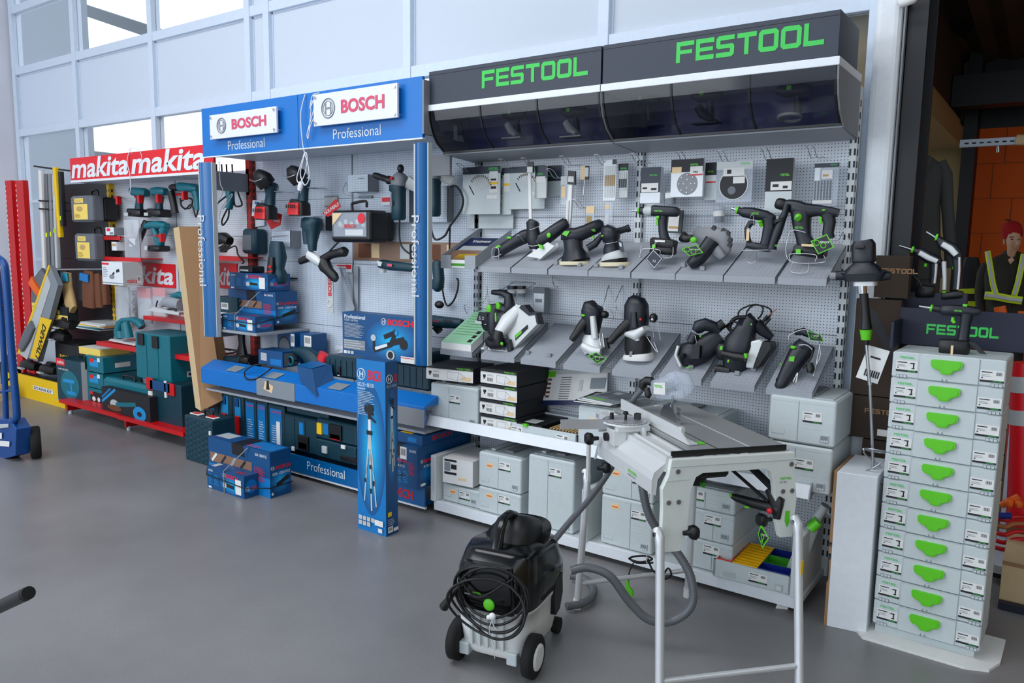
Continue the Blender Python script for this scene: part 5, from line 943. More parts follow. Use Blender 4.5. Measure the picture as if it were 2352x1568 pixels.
# triangulate safely: three blocks
def poly(b, pts, v0, v1, m=None):
    A = [sw(p[0], v0, p[1]) for p in pts]; B = [sw(p[0], v1, p[1]) for p in pts]; n = len(pts)
    b.add(A+B, [tuple(range(n)), tuple(range(n, 2*n))[::-1]]+[((i+1) % n, i, n+i, n+(i+1) % n) for i in range(n)], m)
pm = 'paper'
mat('saw_panel', (.88, .90, .88), .4)
pm = 'saw_panel'
poly(b, [(-.040, .53), (.036, .53), (.060, .60), (.070, .76), (.088, .808), (.115, .822), (.115, .878), (-.012, .878), (-.022, .82), (-.045, .77), (-.04, .70)], -.035, -.008, pm)
poly(b, [(.115, .822), (.375, .822), (.375, .878), (.115, .878)], -.035, -.008, pm)
poly(b, [(.375, .822), (.402, .808), (.418, .76), (.442, .60), (.458, .545), (.512, .545), (.520, .70), (.506, .78), (.50, .878), (.375, .878)], -.035, -.008, pm)
poly(b, [(-.012, .850), (.50, .850), (.50, .853), (-.012, .853)], -.037, -.034, 'syssh'); poly(b, [(-.03, .800), (.06, .800), (.06, .802), (-.03, .802)], -.037, -.034, 'syssh')
b.build('end_panel', saw, .004)
for (u, z) in ((.012, .835), (.485, .835), (-.02, .72), (.02, .72), (.455, .73), (.495, .73)):
    MB('steel').cyl(sw(u, -.041, z), sw(u, -.034, z), .009, 12).build('bolt', saw)
b = MB('fgreen'); festool(b, sw(.44, -.0365, .775), .052, .009, 'fgreen', ex=SU, ez=EZ); b.text('CS 50', sw(.44, -.0365, .762), .03, .007, 'ink', ex=SU); b.build('lettering', saw)
b = MB('fgreen'); poly(b, [(.473, .65), (.492, .65), (.492, .605), (.483, .585), (.472, .61)], -.037, -.0355); b.build('warning_label', saw)
# legs
def leg(u, v, zt, foot):
    b = MB('legalu'); p0 = V(foot); up_ = (sw(u, v, zt-.045)-p0).normalized(); b.tube([p0+up_*.03, sw(u, v, zt-.045), sw(u, v+.006, zt-.015), sw(u, v+.03, zt+.005)], [.0165, .0165, .0185, .017], 16)
    o = b.build('leg', saw); MB('paper').cyl(p0, p0+up_*.045, .020, 16).build('foot_cap', o)
    MB('steel').cyl(sw(u-.021, v+.012, zt-.008), sw(u-.012, v+.012, zt-.008), .009, 12).build('rivet', o); return o
F3, F4, F1_, F2_ = pZ(1515, 1650), pZ(1836, 1612), pZ(1325, 1397), pZ(1579, 1370)
l3 = leg(-.070, -.083, .625, F3); l4 = leg(.500, -.083, .625, F4); l1 = leg(-.070, .665, .625, F1_); l2 = leg(.43, .60, .72, F2_)
def onleg(F, u, v, zt, k): return F.lerp(sw(u, v, zt-.045), k)
b = MB('yellow'); b.box(0,0,0,0,0,0) if False else None
c = onleg(F4, .5, -.083, .625, .75); c.z = 0; b.hexa([c+V((.012, -.0125, .36)), c+V((.0165, .002, .36)), c+V((.014, .003, .36)), c+V((.010, -.011, .36)), c+V((.012, -.0125, .49)), c+V((.0165, .002, .49)), c+V((.014, .003, .49)), c+V((.010, -.011, .49))]); b.build('warning_sticker', l4)
for (a, c) in ((onleg(F3, -.07, -.083, .625, .21), onleg(F4, .5, -.083, .625, .21)), (onleg(F1_, -.07, .665, .625, .2), onleg(F2_, .43, .60, .72, .2))): MB('legalu').tube([a, c], .011, 12).build('cross_bar', saw)
for k, (u, v, z, d) in enumerate(((-.10, .50, .83, -SU), (.055, -.04, .60, SU), (.44, .02, .60, -SU), (-.03, .62, .66, SU))):
    c = sw(u, v, z); b = MB('black'); b.loft([(c-d*.012, .008, .008), (c+d*.01, .010, .010), (c+d*.018, .024, .024), (c+d*.034, .027, .027), (c+d*.046, .020, .020)], 9, p=3); b.build('knob', saw)
SB(MB('castalu'), -.082, -.072, .625, .655, .60, .80).build('leg_bracket', saw)
# fence
b = MB('castalu')
A = [sw(.105, .72, .902), sw(.105, .06, .902), sw(.112, .06, .902), sw(.112, .72, .902)]; hh = .048
b.hexa([A[0], A[1], A[2], A[3], A[0]+EZ*hh, sw(.105, .16, .902)+EZ*hh, sw(.112, .16, .902)+EZ*hh, A[3]+EZ*hh]); SB(b, .104, .14, .06, .72, .902, .908); SB(b, .112, .128, .14, .17, .925, .95); b.build('fence', saw)
MB('fgreen').disc(sw(.168, .09, .9015), EZ, .020, 'fgreen').build('table_insert_tab', saw)
# blade and riving knife
b = MB('steel'); n = 36; cz = .885; R0 = .075; cb = sw(.235, .50, cz); ring = []
for i in range(n*2):
    a = 2*PI*i/(n*2); R1 = R0*(1 if i % 2 else 1.09); ring.append(cb+SV*math.cos(a)*R1+EZ*math.sin(a)*R1)
m_ = len(ring); b.add([q-SU*.0012 for q in ring]+[q+SU*.0012 for q in ring], [tuple(range(m_)), tuple(range(m_, 2*m_))[::-1]]+[((i+1) % m_, i, m_+i, m_+(i+1) % m_) for i in range(m_)]); b.build('blade', saw)
b = MB('chrome'); poly(b, [(.233, .90), (.237, .90), (.237, .97), (.233, .97)], .385, .42); b.build('riving_knife', saw)
# protractor gauge
g_ = sw(.0, .42, .915); b = MB('alu'); b.loft([(g_, .098, .098), (g_+EZ*.008, .098, .098)], 28, smooth=False); b.build('protractor', saw)
b = MB('castalu'); b.ring(g_+EZ*.006, EZ, .082, .003, 32, 6); b.ring(g_+EZ*.002, EZ, .098, .004, 32, 6); SB(b, -.07, .07, .33, .37, .895, .915); SB(b, .03, .04, .30, .42, .885, .915); [b.box(g_.x+.088*math.cos(k*.2)-.001, g_.x+.088*math.cos(k*.2)+.001, g_.y+.088*math.sin(k*.2)-.004, g_.y+.088*math.sin(k*.2)+.004, g_.z+.0081, g_.z+.0085, 'ink') for k in range(31)]; b.build('gauge_body', saw)
b = MB('black'); b.loft([(g_+V((.0, .0, .01)), .006, .006), (g_+V((.0, 0, .03)), .005, .005), (g_+V((0, 0, .034)), .012, .012), (g_+V((0, 0, .045)), .010, .010)], 10); c = g_+V((.035, .04, .01)); b.loft([(c, .016, .016), (c+EZ*.025, .016, .016)], 4, smooth=False); c = g_+V((-.055, -.02, .0)); b.loft([(c, .01, .01), (c+EZ*.035, .008, .008)], 8); b.build('gauge_knob', saw)
q0 = pZ(1288, 974, .91); q1 = g_+V((.0, -.02, -.005)); d = (q1-q0).normalized(); s_ = d.cross(EZ)
b = MB('alu'); P = lambda t, a, z: q0+d*t+s_*a+EZ*z; L_ = (q1-q0).length
for (a0, a1, z0, z1) in ((-.006, .006, -.02, .018), (-.012, -.006, -.02, -.004), (-.012, -.006, .006, .018)): b.hexa([P(0,a0,z0), P(L_,a0,z0), P(L_,a1,z0), P(0,a1,z0), P(0,a0,z1), P(L_,a0,z1), P(L_,a1,z1), P(0,a1,z1)])
b.build('stop_bar', saw)
b = MB('castalu'); SB(b, -.085, -.03, .34, .42, .835, .90); SB(b, -.035, .03, .345, .40, .86, .90); c = sw(-.088, .38, .865); b.build('gauge_clamp', saw, .003)
MB('black').cyl(sw(-.088, .40, .862), sw(-.10, .40, .862), .018, 14).build('clamp_screw', saw)
# motor and stop handle below
c = sw(.24, .42, .80); b = MB('black'); b.loft([(c+SU*-.14, .03, .03), (c+SU*-.12, .06, .055), (c, .065, .06), (c+SU*.12, .05, .05), (c+SU*.14, .03, .03)], 14); c2 = sw(.17, .12, .775); b.loft([(c2+EZ*.045, .05, .05), (c2, .055, .05), (c2-EZ*.045, .03, .03)], 12); b.loft([(sw(.10, .03, .80), .02, .02), (sw(.25, .06, .80), .032, .03), (sw(.28, .10, .80), .02, .02)], 10); b.build('motor', saw)
MB('green').cyl(sw(.165, .055, .752), sw(.163, .04, .750), .010, 12).build('start_button', saw)
f4 = Fr(2.93)
b = MB('ink'); 
for (a, c, r) in (((1650, 1082, .1), (1765, 1152, 0), 4), ((1690, 1070, .1), (1775, 1120, 0), 9)): TB(b, f4, [a, c], r)
b.build('guide_bar', saw)
b = MB('black'); LF(b, f4, [(1680, 1138, 0, 5, 5), (1690, 1142, 0, 8, 8), (1730, 1155, 0, 11, 10), (1770, 1165, 0, 11, 10), (1788, 1172, 0, 14, 12)]); LF(b, f4, [(1765, 1125, .02, 10, 10), (1785, 1150, .0, 16, 12), (1785, 1190, 0, 8, 8)], p=4); b.build('pull_handle', saw)
b = MB('fgreen'); BL(b, f4, 1680, 1137, -.005, 4, 5, 4); BL(b, f4, 1719, 1161, -.02, 7, 3, 3); b.build('release_button', saw)
b = MB('bred'); BL(b, f4, 1773, 1168, -.03, 7, 7, 5); b.build('stop_button', saw)
t = T('service_tag', 'green-edged diamond tag hanging from the saw stop handle', 'tag', f4, (1756, 1230, -.02)); 
t.part('card', 'fgreen').P([(1744, 1222), (1752, 1200), (1770, 1232), (1755, 1256)], -.02, .003); t.P([(1746, 1223), (1752, 1207), (1767, 1232), (1755, 1250)], -.0206, .0006, 'fblue'); t.done()
t.part('print', 'fgreen').W([(1752, 1240, -.0215), (1759, 1230, -.0215), (1752, 1222, -.0215), (1756, 1244, -.0215)], 1.1, 'fgreen'); TX(t.b, f4, 'SERVICE', 1754, 1226, 1766, 5, -.0215, 'paper'); t.done()
# clear dust hood
fh = Fr(3.17)
hd = T('dust_hood', 'clear plastic blade hood with green and white sticker above the saw blade', 'saw guard', fh, (1545, 918))
hd.part('hood', 'clearplastic').L([(1500, 884, 0, 12, 12), (1520, 884, 0, 16, 12), (1540, 876, 0, 18, 10), (1556, 866, 0, 14, 10)], p=3).L([(1534, 862, 0, 5, 9), (1550, 862, 0, 12, 10), (1566, 874, 0, 22, 11), (1577, 893, 0, 18, 11), (1574, 906, 0, 10, 10)], p=4).L([(1512, 912, 0, 5, 9), (1545, 908, 0, 10, 9), (1572, 905, 0, 10, 9)], p=4); hd.done()
hd.part('sticker', 'paper').P([(1509, 876), (1535, 876), (1535, 904), (1509, 902)], -.035, .002); FX(hd.b, fh, 1511, 886, 1530, 6, -.036, 'fgreen'); hd.done()
hd.part('elbow', 'black').L([(1476, 890, 0, 9, 9), (1477, 880, 0, 10, 10), (1485, 874, 0, 10, 10), (1498, 876, 0, 10, 10)]).L([(1490, 890, -.02, 6, 6), (1496, 905, -.03, 7, 7), (1494, 910, -.03, 5, 5)]); hd.done()
hd.part('support_arm', 'steel').L([(1545, 908, 0, 2.5, 3), (1544, 945, 0, 2.5, 3)], p=5); hd.done()
# hoses
def hose(label, pts, r, m='hosegrey', pitch=.0062, name='suction_hose'):
    P = [V(p) for p in pts]; out = []
    for i in range(len(P)-1):
        a, b_, c, d = P[max(i-1, 0)], P[i], P[i+1], P[min(i+2, len(P)-1)]
        for k in range(24):
            t = k/24; out.append(.5*((2*b_)+(c-a)*t+(2*a-5*b_+4*c-d)*t*t+(3*b_-a-3*c+d)*t**3))
    out.append(P[-1]); res = [out[0]]; acc = 0
    for i in range(1, len(out)):
        seg = (out[i]-out[i-1]).length; 
        while acc+seg >= pitch:
            q = (pitch-acc)/seg; nw = out[i-1].lerp(out[i], q); res.append(nw); out[i-1] = nw; seg = (out[i]-nw).length; acc = 0
        acc += seg
    mb = MB(m); mb.tube(res, [r*(1 if k % 2 else .87) for k in range(len(res))], 12); mb.lo = tuple(P[0]); return tag(mb.build(name), label, 'hose')
hose('thick ribbed grey hose looping from the vacuum over the floor up to the saw', [pY(1312, 1310, 2.62), pY(1350, 1303, 2.66), pY(1400, 1322, 2.70), pY(1445, 1380, 2.74), pY(1490, 1422, 2.78), pY(1545, 1425, 2.84), pY(1588, 1390, 2.88), pY(1588, 1330, 2.90), pY(1560, 1275, 2.90), pY(1520, 1230, 2.88), pY(1490, 1180, 2.86), pY(1476, 1120, 2.86), pY(1472, 1060, 2.88)], .019)
hose('thin grey hose rising from the vacuum behind the saw leg towards the clear hood', [pY(1272, 1242, 2.60), pY(1310, 1196, 2.72), pY(1352, 1148, 2.85), pY(1388, 1100, 2.97), pY(1412, 1058, 3.05), pY(1432, 990, 3.15), pY(1448, 930, 3.17), pY(1476, 892, 3.17)], .014)
hose('second length of ribbed hose coiled on the floor behind the front saw leg', [pZ(1300, 1392, .03), pZ(1335, 1386, .03), pZ(1358, 1372, .03), pZ(1362, 1350, .03), pZ(1345, 1330, .03), pZ(1310, 1322, .035)], .019)
# green plug on cable
t = T('power_cable', 'black cable bundle with a bright green plug hanging from the saw cross bar', 'cable', Fr(3.18), (1470, 1300)); 
t.part('cable', 'cord').W([(1455, 1278, 0), (1445, 1283, 0), (1470, 1290, 0), (1498, 1284, 0), (1480, 1276, 0), (1448, 1280, 0), (1462, 1292, 0), (1500, 1292, 0)], 2.2).W([(1488, 1282, 0), (1500, 1310, 0), (1530, 1325, -.02), (1548, 1315, -.03), (1540, 1300, -.03), (1520, 1330, -.02)], 2.2).W([(1455, 1292, 0), (1450, 1310, -.02), (1450, 1332, -.03)], 1.6); t.done()
t.part('plug', 'fgreen').L([(1448, 1328, -.03, 3, 3), (1449, 1342, -.03, 4, 4), (1453, 1350, -.03, 7, 6), (1455, 1362, -.03, 7, 6)]); t.done()
t.part('cable_tie', 'paper').W([(1488, 1274, -.01), (1486, 1283, -.01), (1489, 1292, -.01)], 1.2); t.done()
# ---------------- vacuum
vac = thing('vacuum_cleaner', 'black and white workshop vacuum with coiled cable standing in the foreground', 'vacuum cleaner', (0,0,0))
def rr(z, cx, cy, rx, ry, p=5): return ((cx, cy, z), rx, ry, p)
def VL(m, secs, name, parent=vac, n=40): b = MB(m); b.loft(secs, n, None, up=EY); return b.build(name, parent)
tub = VL('paper', [rr(.055, 0, .20, .125, .175), rr(.07, 0, .20, .14, .19), rr(.17, 0, .205, .155, .208), rr(.245, 0, .21, .162, .215), rr(.25, 0, .21, .168, .221), rr(.262, 0, .21, .168, .221)], 'tub')
for k in range(5): x = -.075+k*.033; MB('sys').hexa([(x, -.008, .10), (x+.008, -.008, .10), (x+.008, .02, .10), (x, .02, .10), (x-.002, -.016, .235), (x+.010, -.016, .235), (x+.010, .01, .235), (x-.002, .01, .235)]).build('rib', tub)
for x in (-.11, .095): MB('sys').rbox(x-.022, x+.022, .0, .05, .045, .095, .006).build('wheel_bracket', vac)
head = VL('blackgloss', [rr(.262, 0, .21, .168, .222), rr(.30, 0, .21, .176, .232, 4), rr(.37, 0, .215, .174, .230, 3.6), rr(.425, 0, .225, .160, .215, 3.2), rr(.455, 0, .23, .150, .200, 3), rr(.462, 0, .23, .142, .192, 3), rr(.455, 0, .23, .132, .182, 3), rr(.425, 0, .24, .125, .17, 3)], 'motor_housing')
VL('black', [rr(.43, .0, .26, .10, .13, 3), rr(.48, 0, .27, .095, .125, 3), rr(.525, 0, .28, .075, .10, 3), rr(.54, 0, .285, .05, .07, 2.5)], 'motor_dome')
b = MB('blackgloss'); b.loft([((0, .03, .40), .028, .03), ((0, .06, .47), .022, .022), ((0, .09, .54), .016, .018), ((0, .13, .578), .016, .016), ((0, .18, .578), .016, .016), ((0, .22, .56), .018, .018), ((0, .235, .52), .022, .02)], 16, up=EX, p=3); b.build('carry_handle', vac)
b = MB('black'); b.hexa([(.155, .03, .255), (.176, .03, .255), (.176, .10, .20), (.155, .10, .20), (.155, .03, .36), (.178, .03, .36), (.176, .10, .36), (.155, .10, .36)]); 
b = MB('black'); b.prism([(.25, .30), (.33, .31), (.34, .22), (.31, .16), (.26, .15), (.245, .22)], (.150, 0, 0), EY, EZ, (.026, 0, 0)); b.build('side_latch', vac, .005)
b = MB('fgreen'); festool(b, (.1705, .16, .36), .12, .022, 'fgreen', ex=(0, .97, .0), ez=(-.10, 0, 1)); b.text('CLEANTEC', (.174, .20, .343), .06, .008, 'greyink', ex=EY, ez=(-.1, 0, 1)); b.build('lettering', vac)
b = MB('black')
for k in range(11): b.box(.164, .1745, .12+k*.018, .127+k*.018, .275, .325)
b.build('vent_grille', vac)
b = MB('blackgloss'); b.loft([((0, -.015, .265), .115, .02), ((0, -.028, .32), .118, .022), ((0, -.030, .38), .11, .022), ((0, -.020, .445), .10, .02)], 16, up=EY, p=5); b.build('cable_cleat', vac)
MB('fgreen').ball((.022, -.05, .30), .024, .008, .024).build('green_knob', vac)
b = MB('greyink'); b.box(-.08, -.05, -.0535, -.050, .325, .33); festool(b, (-.045, -.0545, .335), .035, .007, 'fgreen'); b.text('CE', (-.062, -.0545, .33), .012, .008, 'paper'); b.build('rating_plate', vac)
for s_ in (-1, 1):
    x = .160*s_+.008; wv = thing('tmp', '', '') if False else None
    b = MB('rubber'); b.loft([((x-.022*s_, .04, .085), .070, .070), ((x-.018*s_, .04, .085), .082, .082), ((x+.016*s_, .04, .085), .084, .084), ((x+.022*s_, .04, .085), .074, .074)], 32, up=EZ, smooth=True); wh = b.build('wheel', vac)
    b = MB('paper'); b.loft([((x+.020*s_, .04, .085), .052, .052), ((x+.026*s_, .04, .085), .050, .050), ((x+.029*s_, .04, .085), .040, .040)], 28, up=EZ); b.build('hub_cap', wh)
    b = MB('rubber'); b.cyl((.13*s_-.014, .40, .035), (.13*s_+.014, .40, .035), .034, 20); b.build('castor', vac)
b = MB('cord'); random.seed(4)
for k in range(6):
    R1, R2 = .135+.012*(k % 3)+random.uniform(-.004, .004), .100+.012*(k % 4); cx, cz = random.uniform(-.02, .015)+.04, .365-.012*k
    pts = [(cx+R1*math.cos(2*PI*i/14+.2*k), -.06-.006*k+.02*math.cos(2*PI*i/14*2), cz+R2*math.sin(2*PI*i/14+.2*k)) for i in range(15)]
    b.wire(pts, .0048, 8)
b.wire([(-.06, -.06, .37), (-.10, -.06, .35), (-.125, -.06, .31), (-.145, -.055, .285)], .0048, 8); b.wire([(.12, -.03, .42), (.09, -.06, .40), (-.02, -.07, .33), (-.10, -.07, .40)], .0048, 8)
co = b.build('power_cable', vac)
b = MB('cord'); b.loft([((-.09, -.06, .365), .006, .006), ((-.12, -.06, .33), .010, .010), ((-.145, -.06, .29), .013, .013), ((-.16, -.06, .265), .018, .018), ((-.167, -.06, .253), .018, .018)], 12); 
for s_ in (-1, 1): b.cyl((-.167+.006*s_, -.06, .255), (-.178+.006*s_, -.06, .24), .0024, 8, 'steel')
b.build('plug', co)
b = MB('paper'); b.ball((.06, -.10, .285), .014, .01, .014); b.ball((.045, -.10, .278), .009, .008, .009); b.wire([(.06, -.10, .27), (.065, -.095, .245), (.075, -.09, .23)], .0022); b.wire([(.06, -.10, .27), (.048, -.10, .23), (.042, -.05, .15), (.040, -.03, .08)], .0014); b.build('string_tie', co)
vac.location = (-1.690, 2.26, 0); vac.rotation_euler.z = .20
# ================================================================ RIGHT SIDE: tower, white carton, mixer, mannequins
TR = math.radians(-1.6); TX0 = V((-.548, 3.492, 0)); TW, TD, TH = .40, .296, .1075
def tower_case(label, z):
    t = thing('tool_case', label, 'tool case', (0,0,0), 'tool cases stacked in the tall tower')
    b = MB('sys'); b.rbox(0, TW, 0, TD, 0, TH-.0015, .008); b.box(.10, .31, -.004, .004, .004, TH-.006); b.box(.10, .1015, -.0045, 0, .002, TH-.004, 'syssh'); b.box(.309, .3105, -.0045, 0, .002, TH-.004, 'syssh')
    b.box(.0, TW, -.0005, 0, -.0005, .0008, 'greyink'); b.box(.185, .19, -.005, 0, .001, .012, 'greyink'); b.box(.20, .205, -.005, 0, .001, .012, 'greyink'); b.build('body', t)
    b = MB('fgreen'); P = [(.145, .084), (.245, .084), (.253, .078), (.250, .058), (.238, .048), (.224, .044), (.212, .028), (.182, .028), (.170, .044), (.152, .048), (.142, .058), (.139, .078)]
    P = [(x+.003, z+.004) for x, z in P]; b.prism(P, (0, -.016, 0), EX, EZ, (0, .013, 0)); cx, cz = .199, .062
    b.prism([(cx+(x-cx)*.86, cz+(z-cz)*.84) for x, z in P], (0, -.0185, 0), EX, EZ, (0, .003, 0)); b.build('latch', t, .003)
    b = MB(); label_on(b, .016, .026, .080, .046, -.0008, 1); b.build('product_label', t)
    b = MB(); label_on(b, .315, .018, .080, .046, -.0008, 0); b.build('barcode_label', t)
    b = MB(); festool(b, (.028, -.0008, .080), .056, .009, 'signgreen'); b.build('lettering', t)
    for x in (.018, .352):
        b = MB('greyink'); b.box(x, x+.040, -.002, 0, .004, .014)
        for k in range(3): b.box(x+.002+k*.013, x+.012+k*.013, -.004, -.002, .003, .012, 'sys')
        b.build('foot_lock', t)
    t.location = TX0+V((0, 0, z)); t.rotation_euler.z = TR; return t
names = ['bottom', 'second', 'third', 'fourth', 'fifth', 'sixth', 'seventh', 'eighth', 'ninth', 'tenth', 'topmost, eleventh']
t0 = tower_case('grey tool case with green latch, bottom one of the tall tower', .052)
for k in range(1, 11):
    dup(t0, t0.location+V((.0005*((k*7) % 3-1), 0, k*TH)), ('grey tool case with green latch, %s from the bottom of the tall tower' % names[k]) if k < 10 else 'grey tool case with green latch, topmost of the tall tower, under the drill')
zt = .052+11*TH
b = MB('paper'); M4 = Matrix.Rotation(TR, 3, 'Z')
P = [(-.06, -.02), (-.02, -.075), (.36, -.075), (.44, -.04), (.47, .05), (.47, .28), (-.05, .28)]
b.prism(P, TX0, M4 @ EX, M4 @ EY, (0, 0, .012)); b.box(TX0.x+.01, TX0.x+.38, TX0.y+.02, TX0.y+.27, .012, .050, 'sys'); b.lo = tuple(TX0); tag(b.build('pedestal_base'), 'flat pale base plate with clipped corners under the tall tower', 'base')
f = Fr(3.77)
t = T('header_board', 'dark blue display board with green letters standing behind the tower top', 'sign', f, (2200, 800, 0))
a, c, tp = f(2062, 800), f(2352, 815), f(2065, 705); x1 = f(2352, 800).x+.02
t.part('board', 'navy'); t.b.box(a.x, x1, 3.77, 3.785, zt+.002, tp.z); t.b.box(a.x, a.x+.012, 3.56, 3.77, zt+.002, tp.z-.05); t.done(.001)
t.part('lettering', 'signgreen'); q = f(2127, 766); q1 = f(2296, 766); festool(t.b, (q.x, 3.7685, q.z), q1.x-q.x, f(2127, 743).z-q.z, 'signgreen'); t.done()
f = Fr(3.95); a, c, tp = f(2056, 718), f(2218, 718), f(2056, 668)
b = MB('navy'); b.box(a.x, c.x, 3.95, 4.0, zt-.1, tp.z); b.lo = tuple(a); tag(b.build('display_stand'), 'smaller dark blue stand behind the board, carrying two cordless drills', 'stand')
# drills
def tdrill(label, f, pts_body, pts_handle, batt, chuck, bit, trig, name='cordless_drill', silver=False):
    t = T(name, label, 'power tool', f, batt[0][:2]+(0,), 'cordless drills on the tower display')
    t.part('housing', 'fblue').L(pts_body, p=3); t.L(pts_handle, p=3); t.done()
    t.part('chuck', 'black').L(chuck); t.L([(chuck[0][0]-.0, chuck[0][1], 0, chuck[0][3]+2, chuck[0][4]+2), (chuck[0][0]+5, chuck[0][1]+1, 0, chuck[0][3]+2, chuck[0][4]+2)], 'fgreen'); t.done()
    t.part('bit', 'steel').L(bit); t.done(); t.part('trigger', 'fgreen').L(trig); t.done()
    t.part('battery', 'black').L(batt, p=6); t.done()
    if silver:
        t.part('trim', 'castalu').L([(x, y, -.03, w*.5, 3) for (x, y, d, w, e) in pts_body[1:-1]], p=3).L([(x+5, y, -.02, 3, 5) for (x, y, d, w, e) in pts_handle], p=3); t.done()
    return t
f = Fr(3.60)
t = tdrill('black cordless drill standing on top of the tower in front of the letters', f, [(2160, 712, 0, 8, 8), (2166, 712, 0, 13, 12), (2190, 712, 0, 13, 12), (2225, 714, 0, 12, 11), (2244, 716, 0, 10, 10), (2252, 716, 0, 6, 7)], [(2222, 720, 0, 15, 12), (2218, 740, 0, 13, 11), (2213, 775, 0, 13, 11), (2212, 785, 0, 16, 12)], [(2158, 794, 0, 15, 18), (2166, 794, 0, 17, 22), (2220, 797, 0, 17, 22), (2226, 797, 0, 14, 18)], [(2137, 707, 0, 6, 6), (2150, 709, 0, 8, 8), (2162, 711, 0, 8, 8)], [(2111, 703, 0, 2.4, 2.4), (2137, 707, 0, 3, 3)], [(2189, 728, 0, 4, 4), (2188, 736, 0, 5, 4), (2193, 741, 0, 4, 4)])
t.part('badge', 'fgreen').L([(2212, 701, -.01, 4, 3), (2222, 702, -.01, 4, 3)]); FX(t.b, f, 2194, 714, 2212, 4, -.034); t.P([(2188, 790), (2194, 790), (2192, 811), (2187, 811)], -.058, .002, 'peach'); t.done()
t.part('hang_tag', 'black').P([(2225, 783), (2242, 785), (2268, 812), (2252, 810)], -.03, .002); t.done()
f = Fr(3.97)
tdrill('left small cordless drill with silver sides standing on the blue stand', f, [(2108, 576, 0, 8, 8), (2114, 580, 0, 12, 11), (2135, 592, 0, 13, 12), (2155, 600, 0, 11, 10), (2162, 604, 0, 6, 7)], [(2147, 605, 0, 12, 10), (2146, 625, 0, 10, 9), (2143, 650, 0, 9, 9)], [(2104, 668, 0, 12, 14), (2110, 668, 0, 15, 18), (2144, 670, 0, 13, 18), (2148, 670, 0, 10, 14)], [(2094, 573, 0, 6, 6), (2104, 576, 0, 8, 8), (2112, 580, 0, 9, 9)], [(2066, 564, 0, 2, 2), (2094, 573, 0, 3, 3)], [(2127, 605, 0, 4, 4), (2126, 612, 0, 4, 4)], silver=True)
tdrill('right small cordless drill with silver sides, tilted up on the blue stand', f, [(2158, 552, 0, 9, 9), (2166, 560, 0, 13, 12), (2184, 570, 0, 15, 13), (2198, 585, 0, 14, 12), (2204, 596, 0, 10, 10)], [(2200, 590, 0, 14, 10), (2200, 620, 0, 11, 9), (2197, 655, 0, 9, 9), (2196, 664, 0, 10, 9)], [(2163, 680, 0, 7, 12), (2168, 680, 0, 8, 14), (2205, 676, 0, 9, 14), (2212, 676, 0, 7, 12)], [(2149, 545, 0, 7, 7), (2160, 553, 0, 10, 10), (2168, 560, 0, 11, 11)], [(2128, 532, 0, 3, 3), (2150, 546, 0, 4, 4)], [(2192, 608, 0, 4, 4), (2191, 618, 0, 4, 4)], silver=True)
b = MB('castalu'); LF(b, f, [(2168, 600, .0, 6, 6), (2170, 640, 0, 5, 5), (2169, 665, 0, 5, 5)], p=3); LF(b, f, [(2169, 668, 0, 5, 5), (2169, 684, 0, 5, 5)], 'fgreen'); b.lo = tuple(f(2169, 684)); tag(b.build('battery_grip'), 'upright silver grip with green foot between the two tilted drills', 'tool part')
b = MB('cord'); TB(b, Fr(3.9), [(2075, 630, 0), (2095, 632, 0), (2112, 648, 0), (2118, 668, 0)], 2.5); b.lo = tuple(f(2090, 640)); tag(b.build('power_cable'), 'short black cable hanging left of the small drills', 'cable')
# white carton
t = thing('carton', 'tall white carton with brown torn edge standing against the tool-case tower', 'box', (-.722, 3.45, 0))
b = MB('panelwhite'); b.hexa([(-.722, 3.446, 0), (-.565, 3.470, 0), (-.565, 3.80, 0), (-.722, 3.80, 0), (-.722, 3.446, .70), (-.565, 3.470, .70), (-.565, 3.80, .70), (-.722, 3.80, .70)]); b.build('body', t, .003)
b = MB('card')
for z0, z1 in ((0, .20), (.20, .30), (.33, .36), (.38, .70)): b.box(-.735+(.006 if z0 in (.2,) else 0), -.723, 3.452, 3.78, z0, z1)
b.build('flap', t)
# mixer
f = Fr(3.58)
t = T('paint_mixer', 'black-headed paint mixer with long steel shaft standing on the tall white carton', 'power tool', f, (1990, 1108))
t.part('housing', 'fblue').L([(1983, 552, 0, 20, 15), (1984, 560, 0, 26, 18), (1984, 600, 0, 27, 20), (1984, 604, 0, 22, 18), (1984, 612, 0, 34, 24), (1984, 628, 0, 46, 28)], p=4).L([(1912, 633, -.02, 8, 8), (1920, 633, -.02, 10, 10), (1975, 630, 0, 15, 20), (2030, 632, 0, 13, 14), (2046, 634, 0, 8, 8)], p=3).L([(1984, 625, 0, 55, 26), (1984, 645, 0, 42, 24)], p=4).P([(1970, 565), (1992, 563), (1992, 570), (1970, 572)], -.055, .01, 'black'); t.done(.003)
t.part('end_cap', 'greymid').L([(1910, 633, -.02, 8, 9), (1924, 633, -.02, 9, 10)], p=4); t.done()
t.part('gear_collar', 'castalu').L([(1988, 646, 0, 26, 20), (1988, 656, 0, 26, 20)], p=5); t.L([(1979, 656, 0, 12, 12), (1980, 674, 0, 11, 11)], 'chrome'); t.done()
t.part('spindle', 'black').L([(1984, 674, 0, 10, 10), (1988, 720, 0, 10, 10), (1989, 755, 0, 14, 14)]).L([(1989, 757, 0, 14, 14), (1989, 780, 0, 11, 11)], 'fgreen').L([(1989, 780, 0, 6, 6), (1990, 792, 0, 6, 6)], 'black'); t.done()
t.part('shaft', 'steel').L([(1990, 790, 0, 4, 4), (1997, 880, 0, 4, 4)]).L([(1997, 878, 0, 5, 5), (1998, 884, 0, 5, 5)], 'steel').L([(1998, 884, 0, 3.6, 3.6), (2006, 1095, 0, 4, 4)]); t.done()
